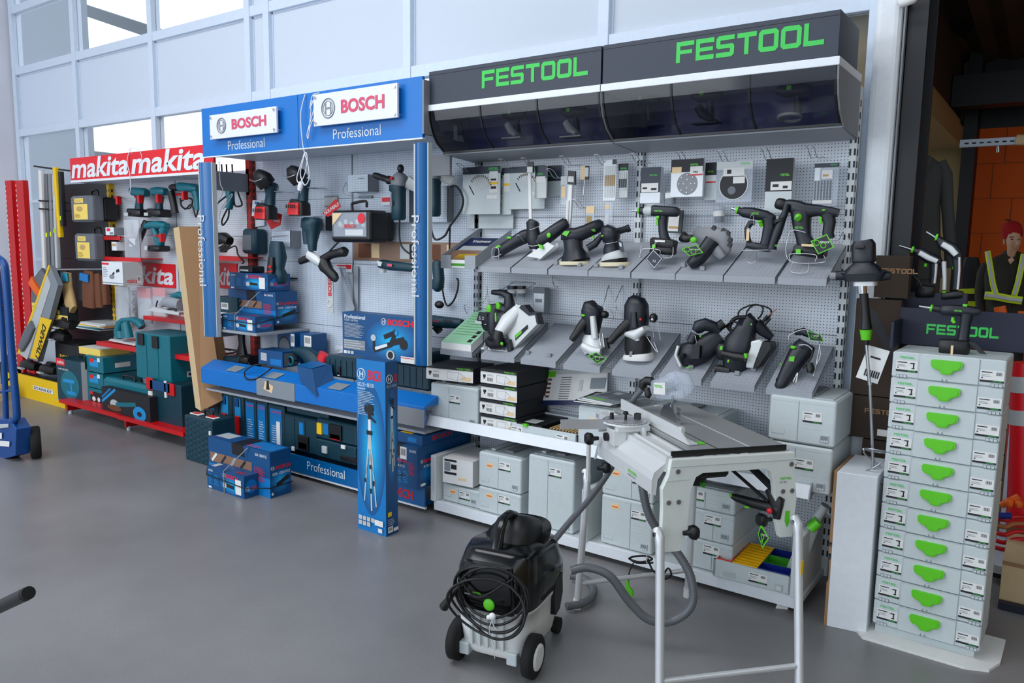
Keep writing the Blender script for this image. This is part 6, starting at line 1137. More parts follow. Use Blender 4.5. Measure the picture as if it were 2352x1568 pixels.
b = MB('steel'); c = f(2005, 1104); b.ring(c+V((0, 0, .005)), EZ, .048, .0045, 28, 6)
for k in range(2):
    a = k*PI; b.wire([c+V((.048*math.cos(a+t_*.9), .048*math.sin(a+t_*.9), .01+.13*t_/4))*1 for t_ in range(5)], .004)
b.ring(c+V((0, 0, .135)), (0, .35, 1), .046, .004, 28, 6); 
for a in (0, 2.1, 4.2): b.cyl(c+V((0, 0, .006)), c+V((.048*math.cos(a), .048*math.sin(a), .006)), .004, 8)
b.build('paddle', t.t)
t.part('info_card', 'paper').P([(1992, 794), (2041, 808), (2012, 884), (1962, 868)], .03, .002); 
for k in range(7): t.P([(1985+k*5, 848+k*1.4), (1988+k*5, 849+k*1.4), (1983+k*5, 864+k*1.4), (1980+k*5, 863+k*1.4)], .028, .001, 'ink')
t.P([(1997, 818), (2020, 825), (2019, 829), (1996, 822)], .028, .001, 'ink'); t.done()
# brown cartons behind
f = Fr(4.35)
def bcar(label, x0, x1, z0, z1, y0, y1, txt=None, extra=None):
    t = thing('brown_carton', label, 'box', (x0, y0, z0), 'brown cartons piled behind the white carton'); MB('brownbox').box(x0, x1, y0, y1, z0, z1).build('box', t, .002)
    if txt or extra:
        b = MB('cardlight')
        if txt: festool(b, (x0+txt[0], y0-.001, z0+txt[1]), .16, .022, 'card')
        if extra == 'tape': b.hexa([(x0+.20, y0-.001, z0+.1), (x0+.25, y0-.001, z0+.1), (x0+.25, y0, z0+.1), (x0+.2, y0, z0+.1), (x0+.04, y0-.001, z1-.05), (x0+.08, y0-.001, z1-.05), (x0+.08, y0, z1-.05), (x0+.04, y0, z1-.05)], 'ink')
        if extra == 'label': b.box(x0+.12, x0+.18, y0-.001, y0, z0+.02, z0+.05, 'paper')
        b.build('print', t)
def bc(lab, p0, p1, q0, q1, *a): A = pY(p0, q1, 3.83); B = pY(p1, q0, 3.83); bcar(lab, A.x, B.x, max(0, A.z), pY(p0, q0, 3.83).z, 3.83, 3.90, *a)
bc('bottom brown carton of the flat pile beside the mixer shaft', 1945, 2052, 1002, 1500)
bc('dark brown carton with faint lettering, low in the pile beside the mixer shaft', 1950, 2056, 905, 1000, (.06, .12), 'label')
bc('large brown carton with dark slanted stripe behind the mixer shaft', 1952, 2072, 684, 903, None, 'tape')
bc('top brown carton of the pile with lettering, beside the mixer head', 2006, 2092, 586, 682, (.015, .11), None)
# hanging suit on a headless mannequin
f = Fr(4.9)
t = T('clothes_mannequin', 'dark suit jacket with pale blue shirt collar on a figure behind the black column', 'mannequin', f, (2120, 900))
t.part('jacket', 'suit').L([(2112, 352, 0, 8, 8), (2112, 362, 0, 28, 16), (2110, 378, 0, 52, 24), (2108, 400, 0, 60, 30), (2106, 470, 0, 52, 30), (2104, 560, 0, 54, 30), (2104, 640, 0, 58, 32)], p=2.6).L([(2160, 372, 0, 14, 14), (2172, 400, 0, 16, 16), (2176, 470, 0, 15, 15), (2182, 560, 0, 14, 14), (2184, 615, 0, 14, 14)]).P([(2108, 440), (2112, 380), (2140, 358), (2148, 372)], -.085, .01, 'suit'); t.done()
t.part('shirt', 'shirt').L([(2112, 348, -.03, 14, 10), (2106, 372, -.06, 17, 10), (2098, 392, -.07, 8, 8)], p=3); t.done()
t.part('trousers', 'suit').L([(2104, 630, 0, 54, 28), (2104, 800, 0, 44, 26), (2104, 1100, 0, 38, 26)], p=3); t.done()
t.part('button', 'leather').B(2096, 455, -.09, 2.5, 2.5, 2); t.done()
# hi-vis mannequin
f = Fr(6.0)
t = T('mannequin', 'shop mannequin in red beanie and dark jacket with yellow reflective braces', 'mannequin', f, (2300, 1150))
mat('lip', (.66,.45,.38), .6); t.part('body', 'skin')
t.L([(2322, 592, 0, 11, 13), (2323, 580, -.01, 10, 12), (2327, 570, -.02, 13, 15), (2329, 560, -.02, 17, 20), (2328, 545, -.01, 19, 22), (2326, 530, 0, 18, 21), (2325, 515, 0, 12, 14)], p=2.3)
t.L([(2337, 553, -.12, 2.5, 3), (2340, 561, -.15, 4, 4), (2337, 564, -.13, 4, 3)]).L([(2331, 571, -.10, 1.6, 1.0), (2341, 571, -.10, 1.6, 1.0)], 'lip').B(2327, 550, -.135, 3, 1.5, 1.5, 'ink').B(2343, 550, -.125, 2, 1.5, 1.5, 'ink').L([(2322, 545, -.13, 1.2, 1.2), (2331, 545, -.14, 1.2, 1.2)], 'leather').L([(2307, 548, 0, 3, 5), (2307, 560, 0, 3, 5)])
t.L([(2322, 590, 0, 12, 12), (2322, 640, 0, 28, 18), (2318, 720, 0, 30, 20), (2316, 760, 0, 34, 22), (2300, 900, 0, 18, 18), (2298, 1150, 0, 10, 12)], p=2.6); t.done()
mat('wool', (.62,.06,.08), .95, bump=.4, scale=200); t.part('beanie', 'wool').L([(2326, 546, .012, 23, 25), (2325, 535, .01, 25, 27), (2323, 520, .01, 24, 25), (2322, 511, .01, 16, 18), (2322, 507, .01, 6, 8)], p=2.5); t.W([(2308, 504, 0), (2322, 507, 0), (2315, 505, 0)], 1.5, 'ink'); t.done()
t.part('jacket', 'olive').L([(2322, 588, .02, 17, 16), (2318, 596, .01, 26, 20), (2312, 606, .01, 50, 26), (2310, 630, 0, 54, 30), (2310, 680, 0, 50, 30), (2310, 740, 0, 52, 30)], p=2.8).L([(2268, 606, 0, 14, 16), (2258, 630, 0, 15, 17), (2250, 670, 0, 12, 14), (2254, 720, -.03, 11, 12)]).L([(2350, 606, 0, 14, 16), (2362, 640, 0, 14, 16), (2368, 690, 0, 12, 14)]).L([(2304, 585, .03, 10, 12), (2326, 592, .05, 20, 10), (2340, 586, .03, 8, 12)], p=3).P([(2317, 596), (2323, 606), (2332, 596), (2326, 590)], -.11, .01, 'skin'); t.W([(2323, 606, -.10), (2322, 730, -.12)], .8, 'ink'); t.done()
def strap(pts, w):
    t.part('reflective_strap', 'lime'); q = [(x, y, -.125 if y > 590 else -.05, w, 3) for x, y in pts]; t.L(q, p=5); t.L([(x, y, d-.012, w*.45, 2) for x, y, d, _, e in q], 'silvertape', 5); t.done()
strap([(2270, 578), (2278, 612), (2284, 650), (2290, 672)], 7); strap([(2352, 585), (2348, 612), (2340, 650), (2332, 676)], 7); strap([(2265, 676), (2290, 678), (2320, 684), (2350, 688)], 9)
t.part('trousers', 'ink').L([(2310, 735, 0, 46, 28), (2306, 900, 0, 38, 26), (2304, 1120, 0, 30, 24)], p=3); t.done()
# other things in the hall
f = Fr(5.6)
t = T('hivis_jackets', 'folded orange and yellow hi-vis garments hanging below the mannequin', 'clothing', f, (2345, 800)); t.part('orange_jacket', 'orange').L([(2296, 704, 0, 14, 8), (2300, 720, 0, 14, 8)], p=5).L([(2352, 715, 0, 14, 14), (2350, 750, 0, 18, 18), (2352, 800, 0, 20, 18)], p=3); t.done(); t.part('reflective_band', 'lime').L([(2352, 790, -.05, 20, 12), (2352, 800, -.05, 20, 12)]); t.done()
t = T('hivis_jackets', 'black garment with two fluorescent yellow bands beside the dark column', 'clothing', Fr(6.6), (2228, 760)); t.part('garment', 'ink').L([(2232, 590, 0, 14, 10), (2230, 620, 0, 26, 12), (2230, 760, 0, 28, 12)], p=4); t.done()
for y in (668, 697): t.part('reflective_band', 'lime').L([(2230, y-6, -.01, 28, 13), (2230, y+6, -.01, 28, 13)], p=4); t.done()
f = Fr(4.9)
t = T('traffic_post', 'red traffic post with pale reflective bands behind the tower', 'traffic post', f, (2355, 1200)); t.part('post', 'mred').L([(2348, 832, 0, 30, 30), (2348, 1200, 0, 42, 42)], n=28, p=2); t.done()
for y0, y1 in ((862, 898), (938, 972)): t.part('reflective_band', 'silvertape').L([(2348, y0, 0, 31.5+(y0-832)*.033, 31.5+(y0-832)*.033), (2348, y1, 0, 31.5+(y1-832)*.033, 31.5+(y1-832)*.033)], n=28, p=2); t.done()
f = Fr(4.5)
for k, (y, m) in enumerate(((1188, 'red'), (1204, 'copper'), (1222, 'red'), (1240, 'red'), (1256, 'red'))):
    b = MB(m); TB(b, f, [(2284, y, .0), (2310, y+3, -.02), (2335, y-2, 0), (2400, y+2, 0)], 5); b.lo = tuple(f(2284, y)); tag(b.build('hose'), ('uppermost red hose', 'brownish hose second from the top', 'third red hose from the top', 'fourth red hose from the top', 'lowest red hose')[k]+' of the bundle right of the tower', 'hose', 'hoses stacked right of the tower')
b = MB('blue'); LF(b, f, [(2296, 1178, -.05, 7, 7), (2325, 1178, -.05, 7, 7)]); b.lo = tuple(f(2310, 1178)); tag(b.build('hose_nozzle'), 'short blue nozzle above the red hoses', 'nozzle')
b = MB('orange'); BL(b, f, 2318, 1152, -.02, 12, 12, 10); BL(b, f, 2340, 1155, -.02, 11, 10, 10); LF(b, f, [(2300, 1160, 0, 8, 8), (2340, 1140, 0, 8, 8)]); b.lo = tuple(f(2320, 1150)); tag(b.build('valve_fitting'), 'orange and brown hose fitting above the blue nozzle', 'fitting')
f = Fr(4.45); a, c = f(2275, 1292), f(2420, 1292)
t = thing('rack_shelf', 'beige shelf rack with dark lower rail right of the tower', 'shelf', tuple(a)); MB('framegrey').box(a.x, a.x+.8, 4.4, 4.9, a.z-.03, a.z+.01).build('shelf', t); MB('ink').box(a.x, a.x+.8, 4.42, 4.8, a.z-.06, a.z-.035).build('rail', t); MB('beige').box(a.x, a.x+.8, 4.9, 4.92, 0, .75).build('back_panel', t)
for x in (a.x+.01, a.x+.75): MB('framegrey').box(x, x+.03, 4.85, 4.88, 0, .75).build('leg', t)
x0 = pZ(2260, 1425).x; b = MB('cardlight'); b.box(-.12, .5, 4.15, 4.6, .0, .22); b.box(-.12, .5, 4.149, 4.15, .20, .22, 'card'); b.lo = (-.12, 4.15, 0); tag(b.build('carton'), 'open brown cardboard carton on the floor right of the tower', 'box')
b = MB('navy'); b.box(-.12, .03, 4.10, 4.14, .06, .09); b.lo = (-.1, 4.1, 0); b.v = [V((v.x, v.y, v.z-.055)) for v in b.v]; tag(b.build('strap'), 'dark blue strap lying by the cardboard carton', 'strap')
f = Fr(6.4); t = T('cable_tray', 'perforated steel rail with a cream lamp head crossing the orange wall', 'rail', f, (2280, 330)); a, c = f(2205, 332), f(2352, 326)
t.part('rail', 'framegrey'); t.b.box(a.x, a.x+1.6, 6.38, 6.42, a.z-.02, a.z+.03); 
for k in range(18): t.b.box(a.x+.03+k*.045, a.x+.055+k*.045, 6.378, 6.38, a.z-.002, a.z+.008, 'ink')
t.done(); t.part('lamp_head', 'peach').L([(2335, 322, -.02, 12, 12), (2380, 322, -.02, 12, 12)], p=4); t.done(); t.part('bracket', 'steel').L([(2293, 335, 0, 4, 4), (2293, 350, 0, 5, 5)]); t.done()
b = MB('paper'); q = pY(2083, 2, 3.9); b.loft([(q+V((-.03, 0, 0)), .012, .012), (q+V((-.02, -.01, -.01)), .02, .02), (q+V((.03, -.02, -.002)), .02, .02), (q+V((.04, -.02, 0)), .012, .012)], 12); b.cyl(q+V((0,0,0)), q+V((0,.09,.01)), .006); b.lo = tuple(q); tag(b.build('sensor'), 'small white motion sensor at the top of the black column', 'sensor')
# ================================================================ BOSCH BAY
def logo_b(b, P, w, h, m='bred', ex=EX, ez=EZ, ring=True):   # ring emblem + word
    P = V(P); n = V(ex).cross(V(ez)).normalized()
    if ring:
        c = P+V(ex)*h*.5+V(ez)*h*.5; b.ring(c, n, h*.52, h*.045, 20, 5, 'paper'); b.text('H', c-V(ex)*h*.25-V(ez)*h*.3, h*.5, h*.6, 'paper', ex, ez, .01); P = P+V(ex)*h*1.35; w -= h*1.35
    b.text('BOSCH', P, w, h, m, ex, ez, .035)
for j in range(9):
    k_ = j/8; mat('grad%d' % j, (.0+.10*k_**1.5, .34+.38*k_, .58+.36*k_), .42)
def printface(b, face, parts, X0, X1, Y0, Y1, Z0, Z1):
    """face 'f': front at Y0, 'r': right side at X1, 't': top. parts: (kind,u0,u1,v0,v1,mat[,txt]) v from bottom"""
    for k, q in enumerate(parts):
        e = .0008+.0003*k
        if face == 'f': O, ex, ez, W_, H_, nn = V((X0, Y0-e, Z0)), EX, EZ, X1-X0, Z1-Z0, -EY
        elif face == 'r': O, ex, ez, W_, H_, nn = V((X1+e, Y0, Z0)), EY, EZ, Y1-Y0, Z1-Z0, EX
        else: O, ex, ez, W_, H_, nn = V((X0, Y0, Z1+e)), EX, EY, X1-X0, Y1-Y0, EZ
        kind, u0, u1, v0, v1, m = q[:6]; P = O+ex*u0*W_+ez*v0*H_; w_, h_ = (u1-u0)*W_, (v1-v0)*H_
        if kind == 'r': b.quad(P, P+ex*w_, P+ex*w_+ez*h_, P+ez*h_, m)
        elif kind == 'c':
            c = P+ex*w_/2+ez*h_/2; b.add([c+ex*math.cos(2*PI*i/24)*w_/2+ez*math.sin(2*PI*i/24)*h_/2 for i in range(24)], [tuple(range(24))], m)
        elif kind == 'g':
            c = P+ex*w_/2+ez*h_/2
            for j in range(9):
                r_ = 1-j*.105; b.add([c+nn*.00008*j+ex*math.cos(2*PI*i/28)*w_/2*r_+ez*math.sin(2*PI*i/28)*h_/2*r_ for i in range(28)], [tuple(range(28))], 'grad%d' % j)
        elif kind == 'l': logo_b(b, P, w_, h_, m, ex, ez)
        elif kind == 't': b.text(q[6], P, w_, h_, m, ex, ez, .015)
        elif kind == 'tl':   # lines of small print
            n = q[6]
            for i in range(n): z = h_*(1-(i+.5)/n); b.quad(P+ez*z, P+ez*z+ex*w_*(.7+.3*((i*7) % 5)/5), P+ez*(z+h_*.32/n)+ex*w_*(.7+.3*((i*7) % 5)/5), P+ez*(z+h_*.32/n), m)
        elif kind == 's':   # stroke u0,v0 -> u1,v1
            A = O+ex*u0*W_+ez*v0*H_; B = O+ex*u1*W_+ez*v1*H_; r = q[6]*H_; d = (B-A).normalized(); s_ = d.cross(nn)*r; b.quad(A-s_, B-s_, B+s_, A+s_, m)
        elif kind == 'b':   # barcode
            b.quad(P, P+ex*w_, P+ex*w_+ez*h_, P+ez*h_, 'paper')
            for i in range(9): x = w_*(.12+.085*i); b.quad(P+ex*x+ez*h_*.3+nn*.0003, P+ex*(x+w_*.045)+ez*h_*.3+nn*.0003, P+ex*(x+w_*.045)+ez*h_*.85+nn*.0003, P+ex*x+ez*h_*.85+nn*.0003, 'ink')
def pbox(name, label, cat, X0, X1, Y0, Y1, Z0, Z1, base, front=(), right=(), top=(), group=None, bevel=.0015, rmat=None, tmat=None):
    t = thing(name, label, cat, (X0, Y0, Z0), group); b = MB(base).box(X0, X1, Y0, Y1, Z0, Z1)
    if rmat: b.quad((X1+.0004, Y0, Z0), (X1+.0004, Y1, Z0), (X1+.0004, Y1, Z1), (X1+.0004, Y0, Z1), rmat)
    if tmat: b.quad((X0, Y0, Z1+.0004), (X1, Y0, Z1+.0004), (X1, Y1, Z1+.0004), (X0, Y1, Z1+.0004), tmat)
    b.build('body', t)
    for nm, fc, pr in (('front_print', 'f', front), ('side_print', 'r', right), ('top_print', 't', top)):
        if pr: b = MB(); printface(b, fc, pr, X0, X1, Y0, Y1, Z0, Z1); b.build(nm, t)
    return t
# tripod carton
tri = []
def tripod(u, v0, v1, s):
    H_ = v1-v0
    return [('s', u, u, v0+H_*.55, v0+H_*.86, 'panelwhite', .010*s), ('s', u-.02*s, u-.20*s, v0+H_*.70, v0+.02, 'silvertape', .0045*s), ('s', u+.02*s, u+.22*s, v0+H_*.70, v0+.0, 'silvertape', .0045*s), ('s', u, u+.06*s, v0+H_*.72, v0-.03, 'silvertape', .006*s),
            ('s', u-.14*s, u+.0, v0+H_*.30, v0+H_*.5, 'greymid', .002*s), ('s', u+.16*s, u, v0+H_*.30, v0+H_*.5, 'greymid', .002*s),
            ('r', u-.10*s, u+.10*s, v0+H_*.69, v0+H_*.73, 'ink'), ('r', u-.19*s, u-.13*s, v0+H_*.22, v0+H_*.26, 'ink'), ('r', u+.10*s, u+.17*s, v0+H_*.20, v0+H_*.25, 'ink'), ('r', u+.01*s, u+.07*s, v0+H_*.12, v0+H_*.17, 'ink'), ('r', u+.0*s, u+.06*s, v0+H_*.36, v0+H_*.40, 'ink'),
            ('r', u-.04*s, u+.05*s, v0+H_*.84, v0+H_*.88, 'ink'), ('s', u+.05*s, u+.22*s, v0+H_*.86, v0+H_*.82, 'ink', .006*s), ('c', u-.17*s, u+.12*s, v0+H_*.88, v0+H_*1.0, 'bdark'), ('c', u-.15*s, u-.03*s, v0+H_*.90, v0+H_*.97, 'ink'), ('r', u-.03*s, u+.14*s, v0+H_*.88, v0+H_*.98, 'ink')]
X0, X1, Y0, Y1 = -3.21, -2.985, 3.015, 3.11
pbox('tripod_carton', 'tall blue carton printed with a laser level on a tripod, standing on the floor', 'box', X0, X1, Y0, Y1, 0, .995, 'bdark',
  [('r', 0, 1, .0, 1, 'bmid'), ('g', .0, 1, .10, .86, 'bmid'), ('l', .04, .84, .885, .945, 'bred'), ('t', .04, .60, .845, .868, 'panelwhite', 'GCL 25 + BS 150'), ('t', .04, .30, .828, .839, 'panelwhite', 'Professional'), ('tl', .04, .66, .68, .82, 'silvertape', 15)]+tripod(.45, .16, .76, 1)+
  [('r', .06+.15*i, .18+.15*i, .065, .090, 'silvertape') for i in range(4)]+[('r', .06+.15*i, .18+.15*i, .035, .060, 'silvertape') for i in range(3)]+[('r', .64, .93, .055, .088, 'paper'), ('r', .76, .90, .018, .042, 'paper')],
  [('g', .05, .95, .3, .84, 'bmid'), ('l', .08, .98, .88, .925, 'bred'), ('t', .08, .9, .855, .870, 'silvertape', 'GCL 25 + BS 150')]+tripod(.5, .40, .80, .9)+[('r', .08, .40, .115, .14, 'yellow'), ('b', .08, .50, .02, .055, 'paper'), ('r', .55, .95, .02, .04, 'paper'), ('tl', .08, .7, .06, .10, 'silvertape', 4)])
# GDE carton
pbox('tool_carton', 'wide blue carton printed with a dust extraction arm, lying behind the tripod carton top', 'box', -3.80, -3.145, 3.45, 3.56, .915, 1.195, 'bdark',
  [('g', .34, 1.0, .0, .92, 'bmid'), ('t', .03, .32, .86, .95, 'panelwhite', 'Professional'), ('t', .03, .22, .80, .85, 'silvertape', 'GDE 16 Plus'), ('l', .54, .95, .79, .93, 'bred'), ('tl', .03, .32, .42, .76, 'silvertape', 12), ('r', .02, .32, .15, .37, 'greyink'), ('tl', .02, .32, .15, .37, 'silvertape', 4),
   ('r', .02, .06, .04, .11, 'panelwhite'), ('r', .07, .11, .04, .11, 'silvertape'), ('r', .12, .16, .04, .11, 'silvertape'), ('s', .44, .44, .20, .50, 'ink', .035), ('c', .40, .47, .40, .55, 'silvertape'), ('s', .44, .68, .20, .38, 'ink', .06), ('s', .46, .62, .235, .35, 'panelwhite', .035), ('s', .66, .84, .40, .50, 'ink', .07), ('c', .78, .88, .28, .52, 'ink'), ('s', .68, .73, .40, .70, 'ink', .05), ('s', .58, .72, .52, .64, 'ink', .05), ('c', .72, .76, .58, .70, 'blight'), ('c', .61, .72, .02, .24, 'silvertape'), ('c', .63, .70, .05, .21, 'ink'), ('r', .80, 1.0, .0, .14, 'paper'), ('r', .80, 1.0, .10, .115, 'bred')],
  [('r', .2, .8, .02, .15, 'blight'), ('r', .1, .9, .6, .95, 'bmid')])
# big angle-grinder sets
def sawbox(X0, X1, Y0, Y1, Z0, Z1, label, group='blue battery-saw cartons'):
    t = pbox('tool_carton', label, 'box', X0, X1, Y0, Y1, Z0, Z1, 'bdark',
      [('r', 0, 1, 0, .42, 'bmid'), ('r', .03, .72, .46, .68, 'photobrown')]+[('s', .06+.16*i, .14+.16*i, .48, .66, ('panelwhite', 'ink', 'silvertape', 'ink')[i], .03) for i in range(4)]+[('tl', .04+.19*i, .19+.19*i, .08, .38, 'blight', 8) for i in range(4)]+[('tl', .76, .95, .30, .62, 'bred', 9), ('t', .78, .96, .86, .92, 'panelwhite', 'GSA 1300 PCE')],
      [('g', .0, 1, .08, .6, 'bmid'), ('l', .05, .98, .60, .68, 'bred'), ('t', .1, .95, .48, .54, 'panelwhite', 'GSA 1300 PCE'), ('s', .3, .9, .25, .40, 'ink', .05), ('c', .04, .14, .05, .12, 'panelwhite')],
      [('r', .02, .25, .3, .9, 'silvertape'), ('r', .6, .98, .1, .9, 'bmid'), ('t', .5, .78, .12, .35, 'bred', 'BOSCH')], group)
    W_ = X1-X0; b = MB('ink'); xm = X0+W_*.40
    b.prism([(0, 0), (.18*W_, 0), (.18*W_+.02, -.075), (-.0+.005, -.075)], (xm, Y0-.002, Z1+.0015), EX, EZ, (0, Y1-Y0+.003, 0), 'black'); b.build('handle_opening', t); return t
def gwsbox(X0, X1, Y0, Y1, Z0, Z1, label, group='small blue angle-grinder cartons'):
    return pbox('tool_carton', label, 'box', X0, X1, Y0, Y1, Z0, Z1, 'bdark',
      [('g', .36, 1, .02, .80, 'bmid'), ('l', .44, .84, .70, .90, 'bred'), ('t', .04, .16, .80, .9, 'panelwhite', 'GWS'), ('tl', .04, .16, .2, .7, 'blight', 8), ('tl', .19, .34, .2, .7, 'blight', 8), ('r', .04, .12, .04, .13, 'panelwhite'), ('s', .50, .74, .40, .36, 'ink', .08), ('c', .44, .54, .22, .5, 'silvertape'), ('r', .78, .93, .12, .78, 'paper')],
      [('c', .1, .9, .2, .8, 'bmid'), ('l', .1, .9, .3, .5, 'bred')], [('r', .03, .15, .2, .8, 'silvertape'), ('t', .7, .9, .2, .5, 'bred', 'BOSCH')], group)
sb = sawbox(-4.70, -4.035, 3.035, 3.20, 0, .302, 'large blue carton with cut-out handle standing on the floor before the blue shelf')
gb = gwsbox(-4.555, -4.155, 2.925, 3.03, 0, .148, 'small blue carton strapped to the front of the large one on the floor')
b = MB('black'); r = .003
b.tube([(-4.70, 3.02, .085), (-4.555, 2.92, .09), (-4.155, 2.92, .075), (-4.03, 3.03, .07), (-4.03, 3.205, .075)], .004, 5); b.tube([(-4.36, 2.92, 0.004), (-4.36, 2.92, .15), (-4.25, 3.03, .30)], .004, 5, 'greyink'); b.lo = (-4.36, 2.92, 0)
tag(b.build('packing_strap'), 'black and clear packing straps binding the two blue cartons on the floor', 'strap')
# same set on the upper bracket
sawbox(-5.27, -4.70, 3.62, 3.82, 1.03, 1.27, 'large blue carton with cut-out handle on the shelf behind the left blue post')
gwsbox(-5.10, -4.70, 3.44, 3.60, .985, 1.10, 'small blue carton strapped in front of the large one on the high shelf')
b = MB('black'); b.tube([(-5.27, 3.61, 1.06), (-5.1, 3.43, 1.06), (-4.70, 3.43, 1.05), (-4.69, 3.62, 1.08), (-4.69, 3.83, 1.11)], .0045, 5); b.tube([(-4.93, 3.435, .985), (-4.93, 3.435, 1.10), (-4.85, 3.60, 1.27)], .0035, 5, 'greyink'); b.lo = (-4.9, 3.43, 1.05)
tag(b.build('packing_strap'), 'packing straps around the two blue cartons on the high shelf', 'strap')
q = pY(533, 650, 3.62); q1 = pY(615, 655, 3.62)
gwsbox(q.x, q1.x+.03, 3.60, 3.80, 1.275, 1.40, 'small blue carton on top of the strapped pair, under the black battery')
t = thing('battery_pack', 'black slide battery with white logo on the topmost blue carton', 'battery', (-5.1, 3.64, 1.40)); b = MB('black'); b.rbox(-5.13, -4.97, 3.62, 3.74, 1.402, 1.45, .01); b.build('housing', t); MB('silvertape').box(-5.11, -5.01, 3.618, 3.62, 1.412, 1.425).build('label_strip', t)
MB('greyshelf').box(-5.28, -4.68, 3.42, PY, .965, .98).build('x') if False else None
sh = thing('bracket_shelf', 'grey steel shelf on the pegboard carrying the strapped blue cartons', 'shelf', (-5.28, 3.43, .965)); MB('greyshelf').box(-5.28, -4.66, 3.42, PY, .965, .984).build('panel', sh, .002); MB('greymid').box(-5.28, -5.27, 3.5, PY, .90, .965).build('bracket', sh)
# ---- fascia of the blue shelf
t = thing('shelf_fascia', 'bright blue folded fascia running along the front of the middle shelf', 'fascia', (-5.32, 3.4, .52))
xl, xr = -5.33, -3.045
b = MB('bblue'); b.hexa([(xl, 3.40, .556), (xr, 3.40, .556), (xr, 3.415, .556), (xl, 3.415, .556), (xl, 3.40, .672), (xr, 3.40, .672), (xr, 3.415, .672), (xl, 3.415, .672)])
b.hexa([(xl, 3.40, .668), (xr, 3.40, .668), (xr, 3.56, .668), (xl+.0, 3.56, .668), (xl, 3.402, .674), (xr, 3.402, .674), (xr, 3.52, .725), (xl, 3.52, .725)]); b.build('fascia', t, .002)
a, c = pY(590, 905, 3.398), pY(677, 905, 3.398)
MB('greyink').box(a.x, c.x, 3.396, 3.40, .55, .675).quad((a.x+.08, 3.3955, .60), (a.x+.17, 3.3955, .58), (a.x+.19, 3.3955, .63), (a.x+.10, 3.3955, .66), 'peach').quad((a.x+.11, 3.395, .60), (a.x+.15, 3.395, .60), (a.x+.14, 3.395, .665), (a.x+.12, 3.395, .665), 'ink').build('photo_panel', t)
MB('greymid').box(-3.33, -3.045, 3.398, 3.402, .545, .655).build('photo_panel', t)
b = MB('bblue2')
for px in (540, 628, 775): a = pY(px, 860, 3.45); b.hexa([(a.x-.06, 3.41, .682), (a.x+.07, 3.41, .682), (a.x+.09, 3.48, .712), (a.x-.04, 3.48, .712), (a.x-.06, 3.41, .683), (a.x+.07, 3.41, .683), (a.x+.09, 3.48, .713), (a.x-.04, 3.48, .713)], 'greyink'); 
b.build('label_strip', t)
# things on the middle shelf
f = Fr(3.60)
def G(name, label, cat, f, base, group=None): return T(name, label, cat, f, base, group)
t = G('bin_box', 'small open dark blue box tilted over the fascia beside the green case', 'box', Fr(3.42), (705, 885)); q = Fr(3.40)
A = [q(668, 857), q(705, 888), q(742, 870), q(720, 842)]
b = MB('bdark'); p0 = q(683, 874, 0); b.hexa([(-4.17, 3.40, .70), (-3.99, 3.38, .62), (-3.93, 3.50, .66), (-4.11, 3.52, .74), (-4.23, 3.42, .80), (-4.05, 3.40, .795), (-3.99, 3.52, .82), (-4.17, 3.54, .825)]); b.build('box', t.t, .002)
b = MB('bblue2'); b.quad((-4.2245, 3.4165, .803), (-4.0555, 3.3985, .798), (-4.01, 3.50, .823), (-4.17, 3.52, .827)); b.build('lid', t.t)
f = Fr(3.66)
t = G('angle_grinder', 'teal angle grinder with black guard lying behind the blue fascia', 'power tool', f, (720, 850)); t.part('housing', 'bcase').L([(740, 850, 0, 10, 10), (735, 845, 0, 16, 14), (718, 825, 0, 16, 14), (705, 812, .0, 13, 12), (690, 806, 0, 10, 10), (676, 806, 0, 8, 8)], p=3).L([(745, 812, 0, 10, 8), (740, 830, 0, 10, 10)], 'bred'); t.done(); t.part('front_disc', 'black').L([(684, 826, -.05, 12, 12), (684, 826, -.02, 12, 12)]); t.b.disc(f(684, 826, -.06), EY, .035, 'black'); t.b.ring(f(684, 826, -.065), EY, .03, .008, 20, 6, 'teal'); t.done()
t = G('jigsaw_tool', 'dark teal round-bodied tool at the left end of the blue shelf', 'power tool', f, (560, 845)); t.part('housing', 'bcase').L([(505, 832, 0, 10, 10), (512, 830, 0, 14, 13), (545, 832, 0, 15, 14), (565, 832, 0, 18, 17)]).L([(565, 832, 0, 18, 17), (575, 830, -.02, 18, 18), (592, 832, -.03, 16, 18)], 'black'); t.done()
t.part('fan_grille', 'greymid'); c = f(584, 832, -.075)
for k in range(8): a = PI*k/8; t.b.cyl(c-V((math.cos(a)*.035, 0, math.sin(a)*.035)), c+V((math.cos(a)*.035, 0, math.sin(a)*.035)), .002, 5)
t.b.ring(c, EY, .038, .003, 20, 5); t.done()
t = G('support_rod', 'black upright rod with a wide foot behind the left blue post', 'stand', f, (556, 830)); t.part('rod', 'black').L([(553, 750, 0, 6, 6), (556, 790, 0, 5, 5), (556, 825, 0, 12, 8)], p=4); t.done()
b = MB('cord'); g4 = Fr(3.42); TB(b, g4, [(600, 838, .05), (585, 838, 0), (568, 852, -.02), (572, 868, -.025), (590, 870, -.025), (605, 862, -.02), (615, 852, 0), (612, 846, .05)], 1.6); b.lo = tuple(g4(590, 855)); tag(b.build('cable_loop'), 'black cable loop hanging over the blue fascia', 'cable')
q0, q1 = pY(600, 855, 3.56), pY(645, 870, 3.56)
pbox('tool_carton', 'small blue carton behind the cable loop on the blue shelf', 'box', q0.x, q1.x+.05, 3.54, 3.68, .735, .85, 'bdark', [('r', .1, .35, .3, .8, 'silvertape'), ('r', .5, .95, .1, .5, 'bmid')], [('r', .1, .9, .1, .9, 'greydark')])
